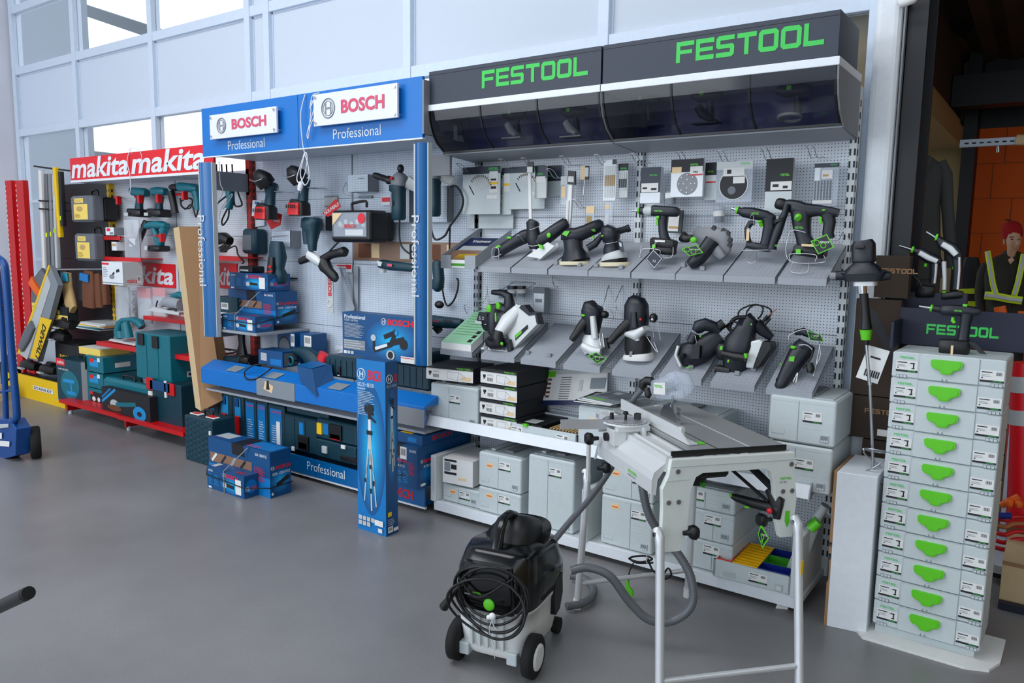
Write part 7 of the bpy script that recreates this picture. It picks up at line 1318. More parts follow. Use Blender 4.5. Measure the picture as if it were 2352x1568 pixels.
for k, (px0, px1) in enumerate(((643, 683), (695, 722))):
    q0, q1 = pY(px0, 820, 3.74), pY(px1, 820, 3.74)
    t = pbox('disc_carton', ('blue carton with a large oval window, left one of the pair standing on the shelf', 'blue carton with a barcode label, right one of the standing pair')[k], 'box', q0.x, q1.x, 3.72-k*.0, 3.86, .74, .97, 'bdark', [('c', .05, .75, .1, .85, 'ink'), ('c', .1, .7, .15, .8, 'greydark'), ('b', .78, .98, .55, .95, 'paper')] if k == 0 else [('b', .35, .95, .6, .95, 'paper'), ('c', .0, .5, .2, .6, 'ink')], group='blue disc cartons')
def case(name, label, X0, X1, Y0, Y1, Z0, Z1, m='bcase', latches=(), group=None, ribs=0, handle=None, lab=None, hexg=False, bev=.012):
    t = thing(name, label, 'tool case', (X0, Y0, Z0), group); b = MB(m); b.rbox(X0, X1, Y0, Y1, Z0, Z1, bev)
    for k in range(ribs): x = X0+(X1-X0)*(k+1)/(ribs+1); b.box(x-.003, x+.003, Y0-.004, Y0+.01, Z0+.02, Z1-.02)
    if hexg:
        for i in range(7):
            for j in range(8):
                cx, cz = X0+.03+i*(X1-X0-.06)/6, Z0+.03+j*(Z1-Z0-.06)/7+(.018 if i % 2 else 0)
                if cz < Z1-.02: b.loft([((cx, Y0+.001, cz), .019, .019), ((cx, Y0-.003, cz), .016, .016)], 6, up=EZ, smooth=False)
    b.build('body', t)
    for (u, v, w, h, mm) in latches:
        cx, cz = X0+(X1-X0)*u, Z0+(Z1-Z0)*v; l = MB(mm); l.rbox(cx-w/2, cx+w/2, Y0-.014, Y0, cz-h/2, cz+h/2, .004); l.build('latch', t)
    if handle:
        w = handle; cx = (X0+X1)/2; b = MB('black'); b.wire([(cx-w, (Y0+Y1)/2, Z1-.005), (cx-w, (Y0+Y1)/2, Z1+.03), (cx-w*.6, (Y0+Y1)/2, Z1+.04), (cx+w*.6, (Y0+Y1)/2, Z1+.04), (cx+w, (Y0+Y1)/2, Z1+.03), (cx+w, (Y0+Y1)/2, Z1-.005)], .011, res=3); b.build('handle', t)
    if lab: b = MB(); printface(b, 'f', lab, X0, X1, Y0-.001, Y1, Z0, Z1); b.build('product_label', t)
    return t
q0, q1 = pY(745, 860, 3.54), pY(820, 878, 3.54)
case('tool_case', 'ribbed green case lying on the blue shelf left of the tripod carton', q0.x, q1.x+.12, 3.54, 3.75, .73, .875, latches=((.35, .35, .03, .06, 'ink'), (.35, .22, .022, .03, 'paper')), group='dark green tool cases', ribs=7, bev=.03)
q0, q1 = pY(925, 895, 3.56), pY(985, 905, 3.56)
case('tool_case', 'dark green case on the blue shelf seen right of the tripod carton', q0.x-.1, q1.x, 3.56, 3.78, .73, .89, group='dark green tool cases', ribs=5, bev=.02)
case('tool_case', 'second green case lying on top of the one right of the tripod carton', q0.x-.1, q1.x-.02, 3.6, 3.8, .895, .97, group='dark green tool cases', ribs=3, bev=.02)
b = MB('bag'); c = V((-4.02, 3.72, .80)); random.seed(3)
vs = []; 
for i in range(9):
    for j in range(9): vs.append((c.x+(i/8-.5)*.26, c.y-.03+random.uniform(-.03, .03), c.z-.06+j/8*.17+random.uniform(-.012, .012)))
b.add(vs, [(i*9+j, (i+1)*9+j, (i+1)*9+j+1, i*9+j+1) for i in range(8) for j in range(8)]); b.lo = tuple(c); tag(b.build('plastic_bag'), 'crumpled clear plastic bag behind the green ribbed case', 'bag')
# cases under the shelf
zb = .078; grp = 'dark green cases standing on the base shelf'
def uc(px0, px1, label, z1, latch=True, k=0, y=3.52):
    q0, q1 = pY(px0, 1000, y), pY(px1, 1000, y); L_ = ((.5, .82, .04, .06, 'bdark'), (.5, .40, .05, .14, 'red')) if latch else ()
    lb = [('r', .25, .75, .55, .9, 'blight')] if latch else [('r', .15, .85, .12, .92, 'bmid'), ('tl', .25, .75, .15, .6, 'silvertape', 10), ('t', .25, .8, .84, .88, 'bred', 'BOSCH')]
    return case('tool_case', label, q0.x, q1.x-.004, y, y+.3, zb, z1, latches=L_, group=grp, lab=lb)
uc(472, 503, 'upright green case with red latch, leftmost under the blue shelf', .49); uc(503, 535, 'upright green case with red latch, second from the left under the blue shelf', .49); uc(535, 562, 'upright green case with red latch, third from the left under the blue shelf', .49)
uc(563, 590, 'slim upright green case with printed spine, left one of the printed pair', .47, False); uc(590, 615, 'slim upright green case with printed spine, right one of the printed pair', .47, False)
t = uc(616, 655, 'upright green case with a tall white barcode strip, beside the printed pair', .46, False); q = pY(632, 1000, 3.50); MB('paper').box(q.x, q.x+.04, 3.512, 3.517, .16, .34).build('barcode_strip', t)
q0, q1 = pY(656, 1000, 3.5), pY(730, 1000, 3.5); case('tool_case', 'large green case with a red latch low on its front, under the blue shelf', q0.x, q1.x-.005, 3.49, 3.8, .17, .42, latches=((.62, .28, .11, .10, 'black'), (.62, .20, .09, .045, 'red'), (.3, .04, .03, .03, 'paper')), group=grp, lab=[('r', .48, .62, .5, .85, 'bmid'), ('tl', .5, .6, .52, .8, 'blight', 5)], ribs=2)
q2 = pY(822, 1000, 3.5); case('tool_case', 'upper green case with open black and red latch next to the tripod carton', q1.x, q2.x, 3.49, 3.8, .30, .44, latches=((.5, .50, .12, .10, 'black'), (.5, .25, .10, .04, 'red'), (.1, .5, .05, .08, 'yellow')), group=grp, lab=[('r', .03, .3, .25, .8, 'bmid')])
case('tool_case', 'lower green case with black corner handle next to the tripod carton', q1.x, q2.x, 3.48, 3.8, .17, .295, latches=((.25, .5, .05, .05, 'silvertape'), (.72, .9, .04, .025, 'paper'), (.85, .3, .16, .03, 'black')), group=grp)
q0, q1 = pY(668, 950, 3.56), pY(765, 955, 3.56); case('tool_case', 'flat green organiser case lying on the cases under the blue shelf', q0.x, q1.x, 3.52, 3.75, .425, .485, group=grp)
case('tool_case', 'dark green honeycomb-fronted case with carrying handle standing on the floor', -5.28, -4.93, 3.215, 3.40, .0, .345, latches=(), group=None, handle=.05, hexg=True)
for k, (x, z) in enumerate(((-5.275, .28), (-5.275, .08), (-4.94, .24), (-4.94, .06))): pass
tt = bpy.data.objects['tool_case'] if False else None
b = MB('paper').rbox(-5.26, -5.14, 3.25, 3.30, .347, .356, .004); b.box(-5.23, -5.17, 3.252, 3.298, .356, .360, 'red'); b.rbox(-5.06, -4.95, 3.25, 3.30, .347, .356, .004); b.box(-5.05, -4.97, 3.252, 3.298, .356, .360, 'red'); b.lo = (-5.2, 3.27, .347)
hc = [o for o in bpy.data.objects if o.get('label', '').startswith('dark green honeycomb')][0]; b.build('top_latch', hc)
for z in (.28, .06): MB('paper').box(-5.292, -5.278, 3.235, 3.255, z, z+.03).build('side_latch', hc); MB('paper').box(-4.955, -4.935, 3.205, 3.215, z-.04, z-.01).build('side_latch', hc)
# cartons right of the tripod carton
q0, q1 = pY(905, 1100, 3.46), pY(985, 1120, 3.46)
sawbox(-3.36, -3.06, 3.36, 3.86, .17, .43, 'large blue carton with barcode end standing right of the tripod carton')
bx = [o for o in bpy.data.objects if o.get('label', '').startswith('large blue carton with barcode end')][0]
b = MB(); printface(b, 'f', [('r', 0, 1, 0, 1, 'bdark'), ('b', .52, .70, .66, .95, 'paper'), ('t', .3, .7, .58, .65, 'bred', 'BOSCH'), ('t', .2, .65, .46, .52, 'silvertape', 'GSA 1300 PCE'), ('s', .2, .7, .2, .3, 'ink', .03)], -3.36, -3.06, 3.359, 3.86, .17, .43); b.build('end_print', bx)
pbox('tool_carton', 'blue carton behind, stacked on the barcode-end carton', 'box', -3.30, -3.06, 3.40, 3.86, .432, .49, 'bdark', [('r', .5, .8, .2, .7, 'bmid')], [('t', .2, .6, .3, .8, 'bred', 'BOSCH')], [('r', .2, .6, .02, .18, 'yellow')])
# ---- hanging on the pegboard
f = Fr(3.74)
def hdrill(label, x, y, k=1):
    t = G('cordless_drill', label, 'power tool', f, (x, y+100), 'cordless drills hanging on the pegboard'); 
    t.part('housing', 'black').L([(x+1, y-14, -.14, 7, 8), (x, y-8, -.14, 15, 13), (x, y+6, -.13, 17, 15), (x+3, y+18, -.10, 15, 14)], p=2.6).L([(x+3, y+14, -.08, 13, 13), (x-1, y+40, -.06, 8, 9), (x-3, y+62, -.06, 9, 10)], 'bcase'); t.done()
    t.part('battery', 'black').L([(x-5, y+62, -.08, 13, 14), (x-6, y+70, -.08, 16, 16), (x-5, y+96, -.08, 16, 16)], p=5).L([(x-6, y+68, -.125, 12, 5), (x-6, y+95, -.13, 13, 5)], 'red', 5); t.done()
    t.part('red_cell', 'red'); 
    for i in range(5): t.P([(x-15+i*4.4, y+72), (x-13+i*4.4, y+72), (x-13+i*4.4, y+80), (x-15+i*4.4, y+80)], -.165, .004, 'black')
    t.done(); t.part('hanger_wire', 'wire').W([(x-14, y+8, -.19), (x, y+12, -.20), (x+14, y+6, -.19)], 1.2, 'wire'); t.done()
    b = MB(WR); TB(b, f, [(x-14, y+32, .1), (x-14, y+32, -.06), (x+14, y+32, -.06), (x+14, y+32, .1)], .9); b.build('hook', t.t)
hdrill('left hanging cordless drill with red battery seen from the front', 638, 409); hdrill('right hanging cordless drill with red battery seen from the front', 714, 400)
fp = Fr(PY)
t = G('battery_charger', 'dark upright charger hanging left of the metal bracket', 'charger', fp, (600, 580)); t.part('housing', 'bcase').L([(600, 526, -.06, 13, 14), (600, 532, -.06, 16, 18), (600, 578, -.06, 17, 18), (600, 583, -.06, 14, 14)], p=5).P([(588, 540), (608, 540), (608, 574), (588, 574)], -.125, .01, 'greydark'); t.done()
t = G('advert_card', 'translucent cut-out of a cordless tool beside a white info card', 'display card', fp, (590, 520)); t.part('cutout', 'opal').P([(578, 470), (592, 460), (604, 462), (604, 478), (594, 490), (596, 500), (612, 502), (612, 518), (585, 522), (574, 512), (582, 498), (586, 486)], -.02, .004); t.P([(580, 472), (600, 466), (602, 474), (584, 482)], -.022, .002, 'signpink'); t.done(); t.part('card', 'panelwhite').P([(605, 461), (625, 463), (626, 498), (603, 497)], -.10, .002).P([(610, 464), (620, 465), (620, 470), (610, 470)], -.102, .001, 'bmid').P([(611, 478), (619, 479), (617, 484), (612, 483)], -.102, .001, 'greyink'); t.done()
def redtag(label, pts, txt, tp):
    t = G('hang_tag', label, 'tag', fp, pts[0]); t.part('arrow', 'red').P(pts, -.15, .003); t.done(); b = MB(); a, c = fp(*tp[0], -.1515), fp(*tp[1], -.1515); ex = (c-a); w_ = ex.length; ex.normalize(); ez = V((-ex.z, 0, ex.x)); b.text(txt, a, w_, .026, 'paper', ex, ez, .02); b.build('lettering', t.t)
redtag('red arrow tag with white NOUVEAU! lettering right of the left hanging drill', [(650, 483), (685, 494), (681, 518), (660, 528), (647, 505)], 'NOUVEAU!', ((650, 504), (679, 513)))
redtag('red arrow tag partly hidden behind the clear-lidded case', [(808, 458), (820, 476), (812, 482), (790, 500), (778, 492)], 'NOUVEAU!', ((784, 496), (816, 474)))
def plate(label, x0, x1, y0, y1, dy, dark=None):
    t = G('metal_plate', label, 'bracket', fp, (x0, y1)); 
    a, c, tp = fp(x0, y1, -dy), fp(x1, y1, -dy), fp(x0, y0, -dy); mat_ = 'traypeg2'
    b = MB('peggrey'); b.box(a.x, c.x, PY-dy, PY-dy+.003, a.z, tp.z).box(c.x-.003, c.x, PY-dy, PY, a.z, tp.z, dark or 'greymid').box(a.x, a.x+.003, PY-dy, PY, a.z, tp.z); b.build('plate', t.t); return t
plate('perforated metal bracket with dark end, lower left of the hanging tools', 648, 692, 530, 566, .10); plate('perforated metal bracket with black end beside the drill with dust tube', 733, 773, 497, 530, .10, 'black'); plate('perforated metal bracket high up between the header and the clear-lidded case', 822, 870, 405, 443, .10)
plate('perforated metal backing behind the left grinder by the post', 908, 953, 432, 511, .05); plate('perforated metal backing behind the right grinder by the post', 993, 1042, 430, 511, .06)
t = G('picture_strip', 'brown photographic strip fixed across the pegboard behind the right blue post', 'poster', fp, (815, 590)); a, c, tp = fp(813, 597, -.003), fp(1088, 608, -.003), fp(813, 560, -.003)
b = MB('photobrown'); b.box(a.x, c.x, PY-.006, PY-.001, a.z, a.z+.135); b.build('strip', t.t)
b = MB('ink')
for (u0, u1, mm) in ((.05, .16, 'leather'), (.17, .24, 'peach'), (.42, .50, 'silvertape'), (.50, .53, 'ink'), (.62, .75, 'leather'), (.80, .83, 'peach')): b.box(a.x+(c.x-a.x)*u0, a.x+(c.x-a.x)*u1, PY-.0075, PY-.006, a.z+.02, a.z+.12, mm)
b.build('print', t.t)
f = Fr(3.72)
t = G('rotary_drill', 'hanging drill with a black dust extraction attachment pointing down right', 'power tool', f, (740, 640)); t.part('housing', 'bcase').L([(716, 499, 0, 12, 14), (716, 503, 0, 18, 18), (716, 518, 0, 19, 20), (720, 535, 0, 10, 14), (722, 555, -.02, 9, 10), (723, 576, -.02, 6, 8)]).L([(708, 510, .0, 12, 12), (704, 535, 0, 7, 9), (706, 560, 0, 6, 8)]); t.done()
t.part('dust_attachment', 'black').L([(690, 600, 0, 7, 7), (700, 596, 0, 8, 8), (715, 590, 0, 7, 7)]).L([(735, 600, 0, 9, 9), (760, 585, 0, 9, 9), (780, 580, 0, 10, 10), (790, 578, 0, 12, 12), (794, 580, 0, 9, 9)]).L([(742, 600, 0, 12, 12), (748, 612, 0, 12, 12), (755, 622, 0, 9, 9), (768, 636, 0, 9, 9), (773, 642, 0, 6, 6)]); t.L([(715, 584, -.02, 9, 9), (735, 598, -.02, 10, 10), (742, 605, -.02, 6, 6)], 'castalu'); t.done(); t.part('depth_rod', 'black').W([(790, 538, .02), (768, 565, 0), (745, 590, 0)], 2); t.done()
f = Fr(3.76)
t = G('accessory_case', 'rounded black case with a clear lid showing accessories, hanging by its handle', 'tool case', f, (850, 560)); 
a, c, tp = f(794, 556, -.10), f(886, 550, -.10), f(800, 485, -.10); W_ = c.x-a.x
b = MB('black'); b.rbox(a.x, c.x, 3.62, 3.80, a.z, tp.z, .03); b.rbox(a.x+.02, c.x-.01, 3.80, 3.86, a.z+.01, tp.z-.01, .02); b.build('body', t.t, .008)
b = MB('clearplastic'); b.rbox(a.x+.03, c.x-.03, 3.612, 3.622, a.z+.035, tp.z-.015, .004); b.build('clear_lid', t.t); b = MB('greyink'); b.box(a.x+.04, c.x-.04, 3.6195, 3.6205, a.z+.04, tp.z-.02); 
for k in range(5): b.disc((a.x+.10+k*.055, 3.619, a.z+.12+.015*(k % 2)), EY, .018, 'silvertape')
b.box(a.x+.15, a.x+.32, 3.618, 3.619, a.z+.045, a.z+.085, 'paper'); b.build('contents', t.t)
b = MB('bred'); logo_b(b, (a.x+.12, 3.6105, a.z+.095), .14, .024, 'bred'); b.disc((c.x-.075, 3.6105, tp.z-.055), EY, .034, 'bred'); b.quad((a.x+.035, 3.6105, tp.z-.10), (a.x+.035, 3.6105, tp.z-.02), (a.x+.13, 3.6105, tp.z-.02), (a.x+.035, 3.6105, tp.z-.10), 'peach'); b.build('logo', t.t)
t.part('handle', 'black').W([(835, 484, -.1), (834, 470, -.1), (842, 467, -.1), (865, 464, -.1), (867, 478, -.1)], 3.2); t.done()
# big grinders by the post
def vgrinder(label, x, y, h, flip=-1):
    t = G('angle_grinder', label, 'power tool', Fr(3.78), (x, y+h), 'large grinders hanging by the post'); 
    t.part('gear_head', 'greymid').L([(x-2, y, -.05, 9, 12), (x+2, y+8, -.05, 16, 16), (x, y+24, -.05, 15, 15)]).B(x-3, y+10, -.105, 3.5, 4, 3, 'bred').L([(x+16, y+16, -.04, 14, 4), (x+32, y+30, 0, 10, 4)], 'castalu'); t.done()
    t.part('housing', 'bcase').L([(x-2, y+24, -.05, 15, 15), (x-2, y+34, -.05, 15, 15), (x, y+40, -.05, 12, 13), (x+0, y+h-30, -.05, 12, 13), (x, y+h-4, -.05, 12, 13), (x, y+h, -.05, 9, 10)], p=3).P([(x-8, y+60), (x-3, y+60), (x-3, y+72), (x-8, y+72)], -.10, .003, 'greydark'); t.done(); return t
t = vgrinder('large teal angle grinder left of the right blue post, its black side handle up', 928, 402, 104); t.part('side_handle', 'black').L([(880, 404, -.08, 6, 6), (886, 406, -.08, 7, 7), (905, 413, -.07, 7, 7), (910, 415, -.07, 10, 10), (918, 417, -.06, 8, 8)]); t.done(); t.part('power_cable', 'cord').W([(930, 505, -.05), (927, 540, -.04), (932, 565, -.04), (948, 582, -.03), (965, 584, -.02)], 2.2); t.done()
t = vgrinder('large teal angle grinder right of the right blue post', 1008, 386, 112); t.part('side_handle', 'black').B(950, 391, -.12, 6, 10, 8); t.done(); t.part('power_cable', 'cord').W([(1002, 498, -.05), (1001, 530, -.04), (1010, 550, -.04), (1028, 542, -.03), (1038, 520, -.02), (1060, 480, 0), (1062, 450, 0), (1048, 428, 0), (1035, 428, 0)], 2.4); t.W([(1036, 515, -.01), (1034, 600, -.01)], 2.2); t.done()
f = Fr(3.78)
t = G('multi_cutter', 'slim horizontal teal cutter with silver head left of the right blue post', 'power tool', f, (912, 620)); t.part('housing', 'bcase').L([(872, 607, 0, 8, 8), (878, 606, 0, 10, 10), (900, 610, 0, 11, 11), (940, 614, 0, 10, 10), (962, 616, 0, 9, 9)], p=3).P([(900, 605), (911, 606), (911, 612), (900, 611)], -.045, .003, 'signpink'); t.done(); t.part('head', 'castalu').P([(875, 598), (887, 602), (884, 611), (878, 610)], -.04, .01).L([(879, 618, 0, 8, 8), (879, 626, 0, 6, 6)]); t.done()
t = G('trimmer', 'dark teal trimmer hanging nose-up below the leaflet trough with looping cable', 'power tool', f, (1005, 660)); t.part('housing', 'bcase').L([(1006, 598, 0, 7, 8), (1005, 606, 0, 10, 10), (1008, 640, 0, 10, 10), (1004, 656, 0, 13, 12), (1000, 664, 0, 9, 9)], p=3); t.done(); t.part('power_cable', 'cord').W([(1015, 655, 0), (1020, 685, 0), (1028, 702, 0), (1042, 690, 0), (1051, 665, 0), (1048, 645, .02), (1040, 640, .04)], 2.2); t.done()
t = G('straight_grinder', 'teal grinder with vent slots lying right of the right blue post', 'power tool', f, (1030, 760)); t.part('housing', 'bcase').L([(985, 738, 0, 10, 10), (995, 736, 0, 13, 12), (1020, 740, 0, 13, 12), (1048, 742, 0, 12, 12), (1062, 741, 0, 8, 8)], p=3).L([(1002, 748, 0, 10, 8), (1010, 762, 0, 7, 6)], 'black'); FX if False else None; t.b.text('BOSCH', f(1006, 738, -.05), .05, .012, 'bred'); t.done()
t.part('vent', 'ink')
for k in range(5): t.W([(1028+k*4, 732, -.042), (1031+k*4, 742, -.045)], 1)
t.done()
b = MB('black'); BL(b, f, 1002, 700, .03, 10, 9, 8); b.lo = tuple(f(1002, 700)); tag(b.build('knob_handle'), 'dark rounded knob hanging above the slotted teal grinder', 'knob')
# upright tool, ruler, bracket
f = Fr(3.72)
t = G('reciprocating_saw', 'dark blue upright cordless saw body standing by the stacked blue cartons', 'power tool', f, (637, 650)); t.part('housing', 'bcase').L([(636, 554, 0, 10, 10), (636, 562, 0, 12, 12), (638, 590, 0, 15, 14), (636, 615, 0, 12, 12), (637, 628, 0, 16, 15), (638, 646, 0, 16, 15), (638, 650, 0, 12, 12)], p=3).L([(636, 590, -.05, 6, 5), (636, 630, -.06, 7, 6)], 'black'); t.done(); t.part('badge', 'red').P([(636, 610), (643, 609), (643, 614), (636, 615)], -.078, .004).P([(632, 622), (645, 621), (645, 624), (632, 625)], -.078, .003); t.done()
t = G('level_rule', 'upright white rule with red lettering and emblem on the pegboard', 'ruler', fp, (783, 718)); a, c, tp = fp(776, 716, -.10), fp(791, 716, -.10), fp(776, 608, -.10); MB('silvertape').box(a.x, c.x, 3.795, 3.80, a.z, tp.z).build('rule', t.t); b = MB(); b.text('BOSCH', (c.x-.015, 3.7935, a.z+(tp.z-a.z)*.36), (tp.z-a.z)*.52, (c.x-a.x)*.55, 'bred', EZ, -EX, .03); b.ring(((a.x+c.x)/2, 3.793, a.z+.07), EY, .025, .003, 20, 5, 'paper'); b.build('lettering', t.t)
t = G('bracket', 'bare grey triangular bracket fixed at the pegboard seam', 'bracket', fp, (815, 715)); t.part('arm', 'greyshelf').P([(791, 610), (796, 618), (826, 706), (824, 714), (812, 713)], -.05, .004).P([(817, 610), (827, 611), (827, 714), (819, 714)], -.02, .004); t.done()
b = MB('panelwhite'); 
for (x0, x1, y0, y1, m) in ((592, 617, 413, 441, 'silvertape'), (622, 640, 425, 438, 'silvertape'), (748, 778, 450, 475, 'silvertape'), (826, 857, 450, 456, 'greyink'), (879, 907, 452, 472, 'panelwhite'), (658, 686, 636, 639, 'greyink'), (775, 800, 606, 614, 'panelwhite'), (798, 811, 606, 625, 'panelwhite')):
    a, c, tp = fp(x0, y1, -.012), fp(x1, y1, -.012), fp(x0, y0, -.012); b2 = MB(m); b2.box(a.x, c.x, 3.888, 3.89, a.z, tp.z)
    if m == 'panelwhite': b2.box(a.x+.005, c.x-.005, 3.8865, 3.888, a.z+(tp.z-a.z)*.4, tp.z-.005, 'bred')
    else: b2.box(a.x, c.x, 3.887, 3.888, tp.z-.012, tp.z, 'greyink'); b2.box(a.x, c.x, 3.887, 3.888, a.z, a.z+.008, 'greyink')
    b2.lo = tuple(a); tag(b2.build('price_label'), {592: 'price label left of the left hanging drill', 622: 'tiny price label beside the left hanging drill', 748: 'price label right of the right hanging drill', 826: 'thin price strip under the high bracket', 879: 'red and white price label left of the big grinder', 658: 'thin price strip right of the stacked blue cartons', 775: 'red and white label at the top of the white rule', 798: 'red and white label on the pegboard seam'}[x0], 'price label', 'price labels on the pegboard')
for (pts, lab) in (([(795, 418, 0), (800, 440, -.05), (812, 450, -.05), (828, 440, -.05), (834, 415, -.08), (862, 412, -.12)], 'curled wire hook around the high bracket'), ([(745, 430, 0), (728, 434, -.05), (760, 435, -.1)], 'small wire hook right of the right hanging drill'), ([(646, 440, 0), (618, 441, -.05), (650, 443, -.1)], 'small wire hook beside the left hanging drill'), ([(640, 560, -.04), (648, 545, -.1), (688, 541, -.12)], 'wire hook in front of the lower left bracket')):
    b = MB(WR); TB(b, fp, pts, .8); b.lo = tuple(fp(*pts[0])); tag(b.build('pegboard_hook'), lab, 'hook', 'wire hooks on the blue bay pegboard')
# white cables on the sign
f = Fr(3.37)
for (paths, lab, plug) in (([[(695, 216, .02), (691, 260, 0), (694, 320, 0), (700, 352, 0), (708, 380, -.0), (710, 410, 0), (700, 425, 0), (690, 400, 0), (696, 370, 0), (702, 350, 0), (706, 365, 0), (700, 400, 0), (688, 420, 0), (682, 408, 0), (692, 375, 0), (699, 352, 0)]], 'white mains cable with plug dangling in coils below the blue header', (690, 437)), ([[(728, 212, .02), (718, 220, 0), (712, 250, 0), (722, 235, -.01), (730, 222, -.01), (728, 260, -.01), (716, 290, -.01), (708, 318, 0), (706, 305, 0), (716, 270, 0), (722, 245, 0), (716, 232, 0), (714, 260, 0), (710, 300, 0)]], 'coiled white cable hooked over the top of the blue header', None)):
    t = G('mains_cable', lab, 'cable', f, paths[0][0]); t.part('cable', 'whitecord')
    for p_ in paths: t.W(p_, 1.3)
    t.done()
    if plug: t.part('plug', 'whitecord').L([(692, 418, 0, 4, 4), (690, 428, 0, 5, 5), (688, 437, 0, 4, 4)]).W([(686, 437, 0), (685, 443, 0)], .8, 'steel').W([(690, 438, 0), (690, 444, 0)], .8, 'steel'); t.done()
# ================================================================ MAKITA BAY, YELLOW/BLACK BAY, LEFT FOREGROUND
fp = Fr(PY)
f = Fr(3.76)
def redarm(label, pts):
    b = MB('red'); P = [f(*q) for q in pts]
    for a, c in zip(P[:-1], P[1:]): b.tube([a, c], .010, 4)
    e = P[-1]; b.box(e.x-.02, e.x+.012, e.y-.02, e.y+.02, e.z-.035, e.z+.035); b.lo = tuple(P[0]); tag(b.build('tool_hanger'), label, 'hook', 'red tool hangers')
redarm('empty red hanger arm beside the yellow upright', [(244, 450, .12), (262, 453, 0), (288, 461, -.06)]); redarm('red hanger arm carrying the left cordless drill', [(286, 447, .12), (310, 452, 0), (338, 458, -.06)]); redarm('red hanger arm carrying the right cordless drill', [(336, 447, .12), (360, 451, 0), (381, 457, -.06)]); redarm('red hanger arm carrying the wide-handled hammer drill', [(386, 443, .12), (400, 446, 0), (440, 450, -.06)]); redarm('red hanger arm carrying the cordless reciprocating tool', [(326, 533, .12), (350, 538, 0), (388, 546, -.06)])
def mdrill(label, x, y, big=True):
    t = T('cordless_drill', label, 'power tool', f, (x, y+68), 'teal cordless drills on red hangers'); t.part('housing', 'teal')
    if big: t.L([(x+2, y+4, 0, 6, 8), (x+8, y+4, 0, 10, 11), (x+28, y+6, 0, 10, 11), (x+36, y+8, 0, 7, 8)], p=3).L([(x+0, y+2, 0, 7, 7), (x+8, y+4, 0, 9, 9)], 'black')
    else: t.L([(x+6, y+4, 0, 9, 10), (x+14, y+3, 0, 10, 11), (x+30, y+4, 0, 9, 10), (x+33, y+4, 0, 6, 7)], p=3).L([(x-1, y+6, 0, 3, 3), (x+6, y+5, 0, 6, 6)], 'black')
    t.L([(x+20, y+14, 0, 6, 8), (x+18, y+32, 0, 5.5, 7), (x+17, y+46, 0, 7, 8)], 'tealdark'); t.done()
    t.part('battery', 'black').L([(x+2, y+52, 0, 6, 14), (x+6, y+52, 0, 9, 18), (x+30, y+54, 0, 9, 18), (x+33, y+54, 0, 6, 14)], p=6).P([(x+4, y+53), (x+13, y+53), (x+13, y+60), (x+4, y+60)], -.085, .003, 'silvertape'); t.done()
mdrill('teal cordless drill on the red hanger nearest the yellow upright', 302, 436); mdrill('shorter teal impact driver on the red hanger to its right', 348, 436, False)
t = T('hammer_drill', 'corded teal hammer drill with looped cable hung left of the brown carton top', 'power tool', f, (430, 490)); t.part('housing', 'teal').L([(412, 428, 0, 8, 10), (420, 430, 0, 11, 14), (445, 432, 0, 10, 14), (456, 434, 0, 6, 8)], p=3).L([(450, 440, 0, 7, 9), (454, 460, 0, 5, 8), (455, 482, 0, 5, 8)]).L([(393, 430, 0, 5, 7), (400, 430, 0, 8, 11), (414, 430, 0, 9, 12)], 'black'); t.done(); t.part('side_handle', 'black').L([(400, 440, -.03, 5, 7), (404, 458, -.03, 5, 7), (408, 478, -.03, 5, 7), (409, 490, -.03, 6, 8)]); t.done(); t.part('power_cable', 'cord').W([(414, 455, 0), (418, 475, 0), (436, 478, 0), (442, 460, 0), (430, 455, 0), (415, 465, 0), (425, 480, 0), (440, 470, 0), (450, 498, 0), (455, 478, 0)], 1.8); t.done()
t = T('hammer_drill', 'second corded teal hammer drill hung under four black rods, right of the left blue post', 'power tool', f, (520, 500)); t.part('housing', 'teal').L([(486, 426, 0, 8, 10), (498, 424, 0, 10, 13), (520, 428, 0, 12, 13), (536, 424, 0, 8, 10)], p=3).L([(528, 440, 0, 7, 9), (530, 462, 0, 5, 8), (526, 478, 0, 5, 8)]); t.done(); t.part('power_cable', 'cord').W([(526, 478, 0), (524, 500, 0), (512, 517, 0), (510, 505, 0), (522, 480, 0)], 2).W([(535, 430, .03), (542, 450, .03), (548, 470, .03), (535, 472, .02), (532, 450, .02)], 2).W([(488, 476, 0), (505, 462, 0), (520, 450, 0)], 2); t.done()
for k, x in enumerate((497, 509, 520, 533)): b = MB('black'); TB(b, Fr(3.72), [(x, 377, 0), (x+2, 418, 0)], 1.8); b.lo = tuple(Fr(3.72)(x, 418)); tag(b.build('chisel_rod'), ('leftmost black rod', 'second black rod', 'third black rod', 'rightmost black rod')[k]+' sticking up from the hung hammer drill', 'rod', 'black rods above the hammer drill')
b = MB('whitecord'); TB(b, Fr(3.55), [(503, 370, 0), (506, 420, 0), (512, 440, 0), (498, 470, 0), (496, 500, 0), (502, 512, 0), (508, 480, 0), (530, 448, 0), (532, 452, 0), (512, 480, 0)], 1); b.lo = tuple(Fr(3.55)(505, 450)); tag(b.build('mains_cable'), 'thin white cable dangling in front of the right hammer drill', 'cable')
b = MB('whitecord'); TB(b, Fr(3.52), [(296, 352, .03), (298, 342, 0), (318, 342, -.0), (326, 365, 0), (318, 378, 0)], .7); TB(b, Fr(3.52), [(296, 350, 0), (292, 372, 0), (298, 400, 0), (300, 430, 0), (297, 446, 0)], .9); b.lo = tuple(Fr(3.52)(298, 400)); tag(b.build('mains_cable'), 'thin white cable hanging over the red header seam', 'cable')
